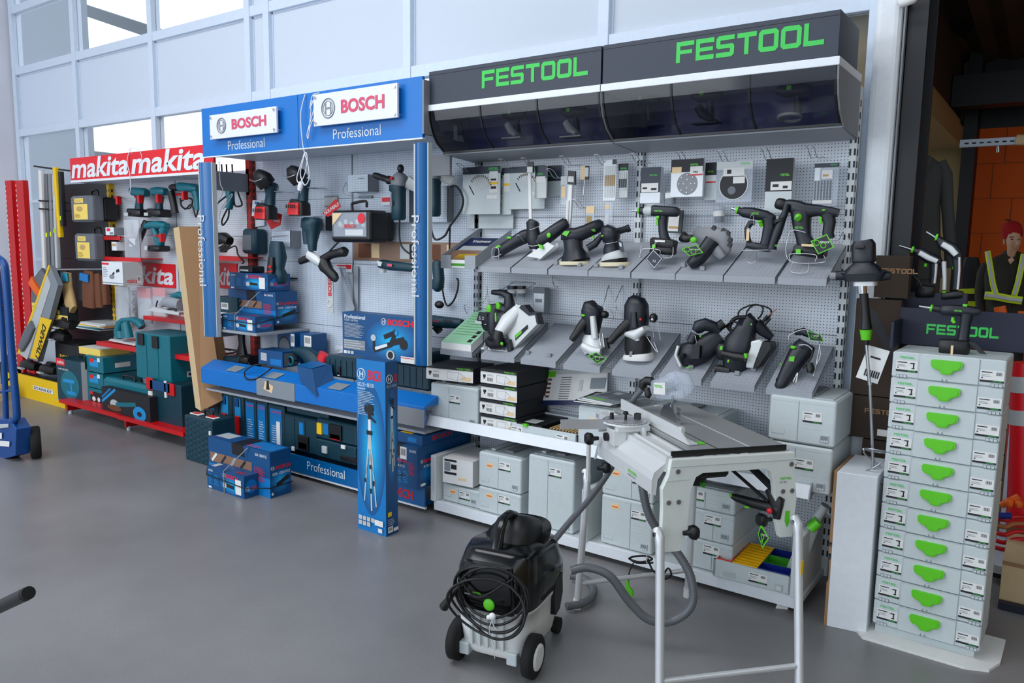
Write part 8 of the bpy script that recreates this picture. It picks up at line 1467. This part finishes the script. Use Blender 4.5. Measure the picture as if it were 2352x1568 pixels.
t = T('reciprocating_saw', 'teal cordless reciprocating tool hung beneath the two drills', 'power tool', f, (358, 575)); t.part('housing', 'teal').L([(338, 520, 0, 6, 8), (350, 516, 0, 8, 11), (370, 516, 0, 9, 12), (384, 518, 0, 5, 8)], p=3).L([(380, 520, 0, 6, 9), (374, 540, 0, 5, 8), (366, 562, 0, 7, 9)]).L([(354, 520, 0, 5, 8), (360, 545, 0, 4, 7), (364, 556, 0, 5, 7)]); t.done(); t.part('front_grip', 'black').L([(336, 508, 0, 4, 6), (332, 530, -.02, 5, 7), (326, 555, -.03, 4, 6), (325, 563, -.03, 4, 5)]).L([(336, 510, 0, 3, 4), (350, 510, 0, 3, 4)]); t.done(); t.part('battery', 'black').L([(352, 570, 0, 5, 14), (356, 570, 0, 7, 18), (374, 571, 0, 7, 18), (378, 571, 0, 5, 14)], p=6).P([(353, 565), (360, 565), (359, 574), (352, 574)], -.085, .003, 'silvertape'); t.done()
def mbox(label, px0, px1, pt, pb, y, d, base='panelwhite', front=(), right=(), top=(), name='tool_carton', rmat=None, group=None, tmat=None):
    a, c, tp = pY(px0, pb, y), pY(px1, pb, y), pY(px0, pt, y); return pbox(name, label, 'box', a.x, c.x, y, y+d, a.z, tp.z, base, front, right, top, group, rmat=rmat, tmat=tmat)
mbox('white printed carton showing a grinder, sticking out beside the yellow upright', 236, 283, 600, 652, 3.55, .18, front=[('r', 0, .35, .86, .95, 'mred'), ('r', 0, 1, .06, .10, 'greyink'), ('s', .45, .6, .35, .55, 'ink', .05), ('c', .35, .6, .25, .45, 'greyink'), ('s', .7, .85, .6, .65, 'ink', .06), ('tl', .04, .3, .3, .75, 'greyink', 6)], right=[('r', .1, .3, .1, .9, 'silvertape'), ('t', .2, .7, .1, .3, 'mred', 'makita'), ('b', .7, .9, .1, .4, 'paper')], rmat='silvertape')
mbox('small grey and white carton on the little red shelf by the yellow upright', 243, 262, 522, 540, 3.66, .12, front=[('c', .1, .6, .5, .9, 'mred'), ('r', .5, .9, .1, .4, 'greyink')], rmat='greyink')
mbox('tiny white blister box beneath the small carton', 257, 268, 555, 575, 3.68, .08, front=[('r', .1, .9, .5, .8, 'tan')])
def bagp(label, px0, px1, pt, pb, y, dark=True, parts=()):
    a, c, tp = pY(px0, pb, y), pY(px1, pb, y), pY(px0, pt, y); t = thing('plastic_packet', label, 'packet', (a.x, y, a.z), 'clear packets on the pegboard'); b = MB('bag'); b.box(a.x, c.x, y, y+.02, a.z, tp.z); b.build('bag', t)
    b = MB('greydark'); printface(b, 'f', list(parts), a.x, c.x, y+.004, y+.02, a.z, tp.z); b.box(a.x+.01, c.x-.01, y+.008, y+.018, a.z+.01, a.z+(tp.z-a.z)*.45, 'greydark' if dark else 'silvertape'); b.build('contents', t)
bagp('clear packet of dark metal parts hanging below the empty red hanger', 288, 322, 505, 598, 3.70, True, [('r', .3, .7, .35, .55, 'paper'), ('r', .1, .5, .7, .95, 'silvertape'), ('s', .2, .8, .5, .3, 'ink', .03)])
bagp('tall clear packet with a round steel blade, left of the lower ones', 268, 298, 657, 745, 3.74, False, [('c', .1, .9, .15, .75, 'silvertape')]); bagp('clear packet with red header, middle of the lower ones', 318, 348, 660, 740, 3.76, False, [('r', 0, 1, .72, 1, 'mred'), ('c', .2, .9, .1, .6, 'silvertape')]); bagp('clear packet with red header behind the circular saw', 352, 382, 660, 735, 3.78, False, [('r', 0, 1, .75, 1, 'mred')])
b = MB('wire'); g5 = Fr(3.76)
for k in range(3): TB(b, g5, [(303, 672+k*22, 0), (309, 683+k*22, 0), (303, 694+k*22, 0)], .8)
b.lo = tuple(g5(304, 690)); tag(b.build('wavy_blade'), 'wavy narrow blade hanging between the clear packets', 'blade')
f = Fr(3.70)
t = T('circular_saw', 'corded circular saw lying on the red shelf left of the brown carton', 'power tool', f, (395, 718)); t.part('housing', 'greyshelf').L([(372, 700, 0, 5, 8), (385, 692, 0, 10, 14), (400, 694, 0, 12, 16), (418, 700, 0, 12, 14)], p=2.6); t.L([(398, 680, 0, 6, 8), (412, 676, 0, 7, 10), (424, 680, 0, 6, 8)], 'teal'); t.done(); t.part('base_plate', 'castalu').P([(360, 712), (430, 722), (432, 716), (370, 704)], -.08, .06); t.done(); t.part('power_cable', 'cord').W([(362, 690, 0), (364, 706, -.02), (385, 714, -.06), (410, 708, -.06), (420, 712, -.06), (400, 718, -.06), (370, 710, -.04)], 1.8); t.done()
t = T('belt_sander', 'black-bodied orbital sander with coiled cable on the short red shelf right of the post', 'power tool', f, (515, 580)); t.part('housing', 'black').L([(488, 556, 0, 8, 10), (498, 548, 0, 13, 14), (515, 546, 0, 12, 14), (528, 554, 0, 8, 10)], p=2.6).L([(488, 572, 0, 6, 10), (514, 574, 0, 6, 10)], 'greymid', 4); t.done(); t.part('power_cable', 'cord').W([(524, 560, -.03), (515, 570, -.05), (530, 560, -.03), (518, 574, -.05), (538, 562, -.03), (526, 578, -.05), (545, 565, -.02), (552, 585, -.02), (560, 600, 0), (556, 605, 0)], 1.8); t.done()
mbox('green carton with two white stickers on the lower red shelf right of the post', 492, 546, 680, 730, 3.60, .2, 'tealdark', front=[('b', .32, .62, .45, .75, 'paper'), ('r', .2, .85, .05, .3, 'paper'), ('r', .25, .5, .12, .22, 'ink')])
b = MB('cord'); TB(b, f, [(485, 800, 0), (495, 796, -.02), (520, 800, -.02), (545, 806, 0), (520, 812, -.03), (490, 808, -.02), (500, 800, 0), (530, 804, 0)], 2); b.lo = tuple(f(510, 804)); tag(b.build('power_cable'), 'coiled black cable lying on the lowest red shelf by the blue post', 'cable')
f = Fr(3.66)
t = T('jigsaw', 'teal D-handled jigsaw standing on the red shelf behind the big teal case', 'power tool', f, (300, 782)); t.part('housing', 'teal').L([(272, 765, 0, 6, 9), (276, 745, 0, 6, 9), (284, 735, 0, 5, 8), (305, 733, 0, 5, 8), (322, 742, 0, 6, 9), (326, 752, 0, 5, 7)], p=3).L([(276, 760, 0, 8, 12), (278, 776, 0, 9, 12)]).L([(300, 740, -.05, 6, 8), (304, 758, -.05, 7, 10), (306, 775, -.05, 9, 11)]); t.done(); t.part('base_plate', 'castalu').P([(268, 780), (330, 792), (332, 788), (274, 776)], -.08, .08); t.done()
# big teal cases etc on plinth
def mcase(label, px0, px1, pt, pb, y, d, m='teal', group='teal tool cases', latches=(), lab=None, ribs=0, handle=None, name='tool_case', bev=.012, rsmall=None):
    a, c, tp = pY(px0, pb, y), pY(px1, pb, y), pY(px0, pt, y); t = case(name, label, a.x, c.x, y, y+d, a.z, tp.z, m, latches, group, ribs, handle, lab, False, bev)
    if rsmall: b = MB(); printface(b, 'r', rsmall, a.x, c.x+.001, y, y+d, a.z, tp.z); b.build('side_label', t)
    return t
mcase('big teal case with two black latches at the top, above the red-latched dark case', 314, 392, 762, 866, 3.50, .32, latches=((.20, .86, .09, .10, 'black'), (.62, .84, .09, .10, 'black')), ribs=2, rsmall=[('r', .45, .9, .10, .22, 'paper'), ('r', .5, .7, .13, .19, 'ink'), ('r', .75, .92, .45, .62, 'paper')])
mcase('dark green case with red carry latches under the big teal case', 344, 418, 872, 983, 3.47, .30, 'bcase', None or 'dark green tool cases', latches=((.10, .93, .10, .10, 'red'), (.75, .90, .09, .10, 'red'), (.42, .92, .30, .08, 'bdark'), (.58, .88, .03, .14, 'paper'), (.10, .72, .06, .05, 'paper')))
for k, (pt, pb, lab) in enumerate(((888, 922, 'bottom teal case of the stack of three with red and blue labels'), (852, 886, 'middle teal case of the stack of three with red and blue labels'), (815, 850, 'top teal case of the stack of three with red and blue labels'))):
    mcase(lab, 197, 237, pt, pb, 3.52, .36, 'teal', lab=[('r', .25, .75, .35, .8, 'blight'), ('r', .25, .5, .6, .85, 'mred'), ('r', .70, .85, .7, .95, 'paper')] if k else [('r', .3, .95, .1, .8, 'ink'), ('r', .3, .45, .6, .8, 'mred'), ('c', .4, .6, .2, .5, 'paper'), ('c', .7, .85, .2, .5, 'paper')], latches=((.03, .5, .03, .12, 'black'),), rsmall=[('r', .3, .7, .3, .6, 'paper')] if k == 2 else None, bev=.006)
mbox('upright carton showing a cordless drill in its case, left end of the red plinth', 134, 190, 822, 918, 3.47, .20, 'tealdark', front=[('r', 0, .35, .84, 1, 'mred'), ('t', .05, .32, .88, .96, 'paper', 'makita'), ('c', .15, .9, .1, .75, 'teal'), ('s', .25, .7, .5, .52, 'blight', .04), ('s', .55, .6, .5, .25, 'blight', .03), ('r', .4, .75, .2, .28, 'blight'), ('r', 0, 1, 0, .04, 'blight'), ('t', .1, .5, .74, .78, 'paper', 'HP457D')], rmat='silvertape')
t = mcase('teal grinder case with curved handle lying behind its printed sleeve', 238, 340, 866, 948, 3.48, .10, 'teal', handle=.10, bev=.04)
mbox('black sleeve printed with an angle grinder and diamond disc on the red plinth', 236, 345, 888, 948, 3.40, .07, 'ink', front=[('s', 0, .3, .45, 1.0, 'blight', .05), ('s', 0, .2, .6, 1.0, 'bmid', .04), ('c', .18, .36, .3, .62, 'silvertape'), ('s', .3, .72, .45, .62, 'teal', .08), ('c', .12, .42, .2, .42, 'leather'), ('c', .66, .92, .05, .58, 'blight'), ('c', .74, .84, .22, .4, 'ink'), ('tl', .03, .6, .02, .10, 'silvertape', 2)])
# magazines
for k in range(6):
    b = MB(('paper', 'teal', 'paper', 'yellow', 'paper', 'silvertape')[k]); a = pY(182+k*2, 790-k*4, 3.6); r = (.03, -.05, .08, .02, -.06, .05)[k]; M_ = Matrix.Rotation(r, 3, 'Z'); z = .80+k*.012
    P = [V((a.x, 3.58, .79+k*.012))+M_ @ V(q) for q in ((0, 0, 0), (.42, 0, 0), (.42, .26, 0), (0, .26, 0))]; b.hexa(P+[p+V((0, 0, .010)) for p in P]); b.lo = tuple(P[0]); tag(b.build('magazine'), ('bottom', 'second lowest', 'third lowest', 'third highest', 'second highest', 'topmost')[k]+' magazine of the messy pile left of the teal jigsaw', 'magazine', 'magazines in a messy pile')
mbox('yellow and black carton under the pile of magazines', 182, 230, 795, 816, 3.56, .28, 'dyellow', front=[('r', 0, 1, 0, .25, 'ink')], tmat='paper')
t = mcase('black rounded case with yellow lettering strip below the magazines', 126, 178, 782, 825, 3.62, .25, 'black', None, lab=[('r', .2, .95, .08, .35, 'ink'), ('t', .25, .92, .1, .33, 'yellow', 'DEWALT')], bev=.03)
# DeWalt area
f = Fr(3.66)
for k, (x0, x1, y0, y1, lab) in enumerate(((163, 212, 450, 510, 'upper grey-black case with a yellow sheet hanging from a hook'), (172, 216, 536, 598, 'lower grey-black case with a yellow sheet hanging from a hook'))):
    a, c, tp = pY(x0, y1, 3.60), pY(x1, y1, 3.60), pY(x0, y0, 3.60)
    t = thing('tool_case', lab, 'tool case', (a.x, 3.6, a.z), 'black cases hanging on the black pegboard'); b = MB('greydark'); b.rbox(a.x, c.x, 3.60, 3.72, a.z, tp.z, .03); b.build('front_shell', t); b = MB('black'); b.rbox(a.x+.01, c.x-.01, 3.72, 3.86, a.z+.01, tp.z-.01, .03); b.build('back_shell', t)
    b = MB(); printface(b, 'f', [('r', .18, .82, .10, .68, 'dyellow'), ('r', .22, .64, .72, .90, 'dyellow'), ('t', .25, .60, .74, .86, 'tan', 'DEWALT'), ('c', .3, .6, .4, .6, 'tan'), ('tl', .22, .5, .14, .32, 'leather', 4)], a.x, c.x, 3.599, 3.7, a.z, tp.z); b.build('yellow_sheet', t)
    cx = (a.x+c.x)/2+.03; b = MB('black'); b.wire([(cx-.06, 3.72, tp.z-.01), (cx-.05, 3.72, tp.z+.05), (cx+.05, 3.72, tp.z+.05), (cx+.06, 3.72, tp.z-.01)], .012, res=3); b.build('handle', t)
b = MB('black')
g6 = Fr(3.78)
def lev(label, x0, y0, x1, y1, w, m, bub=()):
    t = T('spirit_level', label, 'spirit level', g6, (x1, y1), 'spirit levels hanging on the black pegboard'); t.part('profile', m).L([(x0, y0, -.05, w, 5), (x1, y1, -.05, w, 5)], p=6); t.done()
    for k in bub: x, y = x0+(x1-x0)*k, y0+(y1-y0)*k; t.part('vial', 'lime').P([(x-w*.5, y-5), (x+w*.5, y-5), (x+w*.5, y+5), (x-w*.5, y+5)], -.078, .004); t.done()
lev('white-edged spirit level hanging furthest left on the black pegboard', 107, 392, 117, 635, 3.2, 'paper'); lev('grey spirit level with lime vial, second from the left', 120, 400, 128, 625, 3.5, 'hosegrey', (.62,)); lev('grey spirit level with lime vial, third from the left', 129, 400, 138, 622, 3.0, 'greymid', (.62,)); lev('silver spirit level with lime vial, fourth from the left', 138, 402, 146, 615, 2.4, 'silvertape', (.60,)); lev('yellow and white slanted level rail on the right of the levels', 140, 386, 152, 545, 3.0, 'yellow'); lev('dark spirit level nearest the yellow-sheet cases', 152, 395, 158, 520, 2.6, 'ink', (.85,))
b = MB('black')
for pts in ([(98, 383, -.08), (130, 388, -.05), (160, 392, 0)], [(112, 462, -.09), (140, 463, -.05), (165, 466, 0)], [(112, 480, -.09), (140, 482, -.05), (165, 484, 0)]): TB(b, g6, pts, 2)
b.lo = tuple(g6(130, 388)); tag(b.build('level_rack'), 'black rack rods holding the spirit levels', 'rack')
b = MB('alu'); TB(b, Fr(3.70), [(98, 619, 0), (235, 618, 0)], 1.8); b.lo = tuple(Fr(3.7)(100, 619)); tag(b.build('hanging_rail'), 'horizontal metal rail carrying gloves and leather pouches', 'rail')
f = Fr(3.68)
def hang(name, label, cat, secs, m, group=None, extra=()):
    t = T(name, label, cat, f, secs[-1][:2], group); t.part('body', m).L(secs, p=3); t.done()
    for nm, mm, s2 in extra: t.part(nm, mm).L(s2, p=4); t.done()
hang('work_glove', 'grey and orange work glove slanting at the far left of the rail', 'glove', [(105, 625, 0, 8, 6), (98, 650, -.02, 12, 8), (92, 668, -.03, 14, 8), (86, 690, -.04, 13, 8)], 'greydark', 'gloves on the rail', [('cuff', 'orange', [(98, 650, -.05, 13, 6), (94, 664, -.06, 13, 6)])])
hang('work_glove', 'black work glove with an orange band, second on the rail', 'glove', [(128, 622, 0, 6, 5), (130, 650, 0, 8, 7), (134, 680, 0, 11, 8), (130, 700, 0, 9, 6)], 'ink', 'gloves on the rail', [('cuff', 'orange', [(130, 652, -.03, 8, 5), (131, 660, -.03, 8, 5)])])
hang('work_glove', 'black knitted glove right of the orange-banded one', 'glove', [(142, 622, .03, 5, 5), (144, 655, .03, 7, 7), (146, 695, .03, 8, 6)], 'ink', 'gloves on the rail')
hang('work_glove', 'tan glove with a turquoise card, middle of the rail', 'glove', [(160, 626, -.02, 7, 5), (160, 660, -.02, 9, 7), (168, 690, -.03, 10, 8), (178, 712, -.04, 8, 6)], 'tan', 'gloves on the rail', [('header_card', 'teallight', [(160, 626, -.05, 7, 3), (161, 645, -.05, 8, 3)])])
hang('tool_pouch', 'brown leather pouch with blue header card hanging on the rail', 'pouch', [(205, 622, 0, 9, 6), (206, 660, 0, 13, 9), (207, 705, 0, 12, 9)], 'leather', 'leather pouches on the rail', [('header_card', 'bmid', [(203, 628, -.04, 9, 3), (203, 645, -.04, 10, 3)])])
hang('tool_pouch', 'second brown leather pouch, behind the first to its right', 'pouch', [(220, 628, .02, 5, 6), (223, 660, .02, 6, 8), (226, 706, .02, 6, 8)], 'leather', 'leather pouches on the rail')
hang('tool_pouch', 'last brown leather pouch on the right of the rail', 'pouch', [(230, 632, .04, 4, 6), (233, 665, .04, 5, 8), (236, 700, .04, 4, 8)], 'leather', 'leather pouches on the rail')
hang('tool_pouch', 'black pouch between the tan glove and the brown leather pouches', 'pouch', [(182, 626, .03, 7, 6), (184, 650, .03, 9, 8), (186, 690, .03, 8, 8)], 'ink', 'leather pouches on the rail')
# leaning yellow cartons
f = Fr(3.50)
t = T('leaning_carton', 'yellow carton with black slanted DEWALT lettering leaning at the far left', 'box', f, (60, 828)); t.part('box', 'yellow'); 
A = [(36, 812), (82, 832), (128, 655), (108, 608)]; t.P(A, .02, .05, 'greyink').P([(36, 812), (42, 814), (111, 612), (108, 608)], .012, .008, 'yellow'); t.P([(40, 812), (58, 826), (112, 655), (103, 628)], .015, .005, 'silvertape').P([(66, 822), (84, 826), (116, 735), (90, 728)], .01, .008, 'yellow'); t.done(.002)
b = MB(); P0 = f(78, 822, .008); P1 = f(96, 742, .008); ex = (P1-P0).normalized(); ez = V((-ex.z, 0, ex.x)); b.text('DEWALT', P1, (P1-P0).length, .075, 'ink', -ex, -ez, .03); b.build('lettering', t.t)
b = MB('greydark'); LF(b, f, [(48, 800, -.0, 5, 4), (62, 770, 0, 8, 4), (75, 745, 0, 6, 4)], p=3); b.build('picture', t.t)
mbox('upright yellow carton with a black triangular picture among the yellow goods', 76, 114, 695, 750, 3.58, .05, 'dyellow', front=[('s', .25, .6, .4, .7, 'ink', .10), ('r', .7, .95, .6, .95, 'silvertape'), ('r', .05, .3, .8, .9, 'tan')])
mbox('small yellow and black carton showing a drill, right of the leaning carton', 121, 157, 702, 752, 3.60, .10, 'ink', front=[('r', 0, 1, 0, .62, 'dyellow'), ('r', .0, .5, .66, .85, 'dyellow'), ('s', .35, .6, .2, .5, 'tan', .05), ('s', .6, .8, .5, .5, 'tan', .04), ('tl', .05, .3, .1, .5, 'leather', 3)])
for k, (x, y, lab) in enumerate(((72, 838, 'dark clear-lidded tool on the left of the yellow base'), (116, 848, 'black boxed tool with silver glints on the right of the yellow base'), (140, 772, 'black power tool behind the lettered black case'), (152, 745, 'black tool half in the shade above the lettered case'))):
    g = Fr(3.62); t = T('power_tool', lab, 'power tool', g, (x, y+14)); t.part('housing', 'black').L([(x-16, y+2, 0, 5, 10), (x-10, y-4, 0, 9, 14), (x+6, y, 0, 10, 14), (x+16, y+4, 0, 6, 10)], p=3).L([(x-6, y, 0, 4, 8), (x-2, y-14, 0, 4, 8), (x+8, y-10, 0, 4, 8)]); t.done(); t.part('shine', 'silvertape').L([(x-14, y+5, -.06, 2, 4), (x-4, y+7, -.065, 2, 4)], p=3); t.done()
# tall brown carton
t = thing('long_carton', 'tall narrow brown cardboard carton leaning between the red and blue bays', 'box', (-5.5, 3.3, 0))
a, c = pZ(452, 945, .0), pZ(466, 938, .0); top0, top1, top2 = pY(398, 526, 3.62), pY(410, 519, 3.62), pY(452, 520, 3.62)
y0 = 3.40; L0, L1 = pY(448, 935, y0), pY(470, 925, y0)
zb_ = .10; P = lambda px, py, y: pY(px, py, y)
F0_, F1_b, F2_b = P(449, 936, 3.40), P(462, 944, 3.38), P(500, 902, 3.50)
T0_, T1_, T2_ = P(398, 524, 3.62), P(411, 520, 3.60), P(456, 520, 3.72)
D_ = V((.0, .10, 0))
b = MB('card'); b.hexa([F1_b, F2_b+V((.06, 0, -.05)), F2_b+V((.03, .10, -.05)), F1_b+V((-.03, .12, 0)), T1_, T2_, T2_+V((-.05, .12, 0)), T1_+V((-.05, .12, 0))]); b.build('wide_face', t)
b = MB('cardlight'); b.hexa([F0_, F1_b, F1_b+V((0, .05, 0)), F0_+V((0, .05, 0)), T0_, T1_, T1_+V((0, .05, 0)), T0_+V((0, .05, 0))]); b.build('narrow_face', t)
# red uprights against the left wall
for k, (x0, x1, lab) in enumerate(((11, 25, 'left bare red upright post leaning by the white wall'), (26, 33, 'middle red upright post between the other two'), (35, 52, 'right bare red upright post beside the glazing'))):
    y = 3.60+.03*(k == 1); a, c, tp = pY(x0+62, 850, y), pY(x1+56, 850, y), pY(x0, 415+(6 if k == 1 else 0), y); c2 = pY(x1, 412, y)
    b = MB('red'); x0w, x1w = tp.x, c2.x; b.box(x0w, x1w, y, y+.05, 0, tp.z); 
    z = .1
    while z < tp.z-.05: b.box(x0w-.001, x0w+.012, y-.001, y, z, z+.02, 'panelwhite'); z += .05
    b.lo = (x0w, y, 0); tag(b.build('shelving_upright'), lab, 'post', 'bare red uprights')
# items low left
def lo_box(label, px0, px1, pt, pb, y, d, m, front=(), name='tool_carton'): return mbox(label, px0, px1, pt, pb, y, d, m, front=front, name=name)
lo_box('yellow and black carton standing behind the blue hand truck', 2, 50, 832, 880, 3.60, .2, 'ink', [('r', .1, 1, 0, .6, 'yellow'), ('s', .3, .7, .2, .5, 'ink', .05)])
lo_box('black carton above the yellow one behind the blue hand truck', 5, 46, 815, 831, 3.62, .2, 'black')
for k in range(4): b = MB('cardlight'); a = pZ(18, 922, 0); x = -8.95; b.box(x, x+.34, 3.20+.0*k, 3.30, .0+k*.042, .038+k*.042); b.lo = (x, 3.2, k*.042); tag(b.build('wood_block'), ('lowest', 'second', 'third', 'top')[k]+' pale wooden block of the small stack by the yellow base', 'wood block', 'pale wooden blocks')
# blue hand truck
f = Fr(2.42); mat('truckblue', (.01,.27,.54), .35)
t = T('hand_truck', 'blue tubular hand truck with black wheel cut off by the left edge', 'hand truck', f, (30, 1055))
t.part('frame', 'truckblue').W([(-60, 560, 0), (-20, 585, 0), (-8, 610, 0), (0, 680, 0), (8, 800, 0), (14, 960, 0)], 6).W([(-30, 570, 0), (-4, 592, 0), (8, 604, 0), (14, 640, 0), (26, 800, 0), (38, 940, 0), (36, 962, 0), (28, 968, 0)], 8); t.done()
t.part('cross_bar', 'truckblue').W([(-40, 700, .0), (18, 702, 0)], 2, 'black').W([(-40, 905, 0), (34, 895, 0)], 3, 'truckblue'); t.done()
t.part('toe_plate', 'truckblue').P([(-60, 960), (30, 962), (44, 985), (42, 1045), (18, 1052), (-60, 1030)], -.02, .10).P([(-60, 975), (28, 972), (28, 980), (-60, 990)], -.03, .01, 'silvertape'); t.done(.004)
c = pZ(50, 1057, 0); b = MB('rubber'); cx = c+V((0, .1, .12)); ax = V((.36, .93, 0)); b.loft([(cx-ax*.035, .11, .11), (cx-ax*.026, .12, .12), (cx+ax*.026, .12, .12), (cx+ax*.035, .11, .11)], 28, up=EZ); b.build('wheel', t.t); b = MB('greymid'); b.cyl(cx-ax*.04, cx-ax*.034, .06); b.build('hub', t.t)
t.part('sticker', 'paper').P([(10, 1010), (32, 1012), (31, 1024), (10, 1022)], -.03, .002).P([(-4, 992), (14, 992), (14, 1006), (-4, 1006)], -.03, .002); t.done()
f = Fr(.66); b = MB('black'); TB(b, f, [(-140, 1460, 0), (-20, 1402, 0), (60, 1364, 0)], 13, n=16, smooth=False); TB(b, f, [(56, 1366, 0), (66, 1361, 0)], 15, 'rubber', n=16, smooth=False); b.lo = tuple(f(0, 1390)); tag(b.build('push_handle'), 'end of a black push handle entering at the lower left corner', 'handle')
# ---------------------------------------------------------------- finish
for o in bpy.data.objects:
    if '_o' in o: del o['_o']
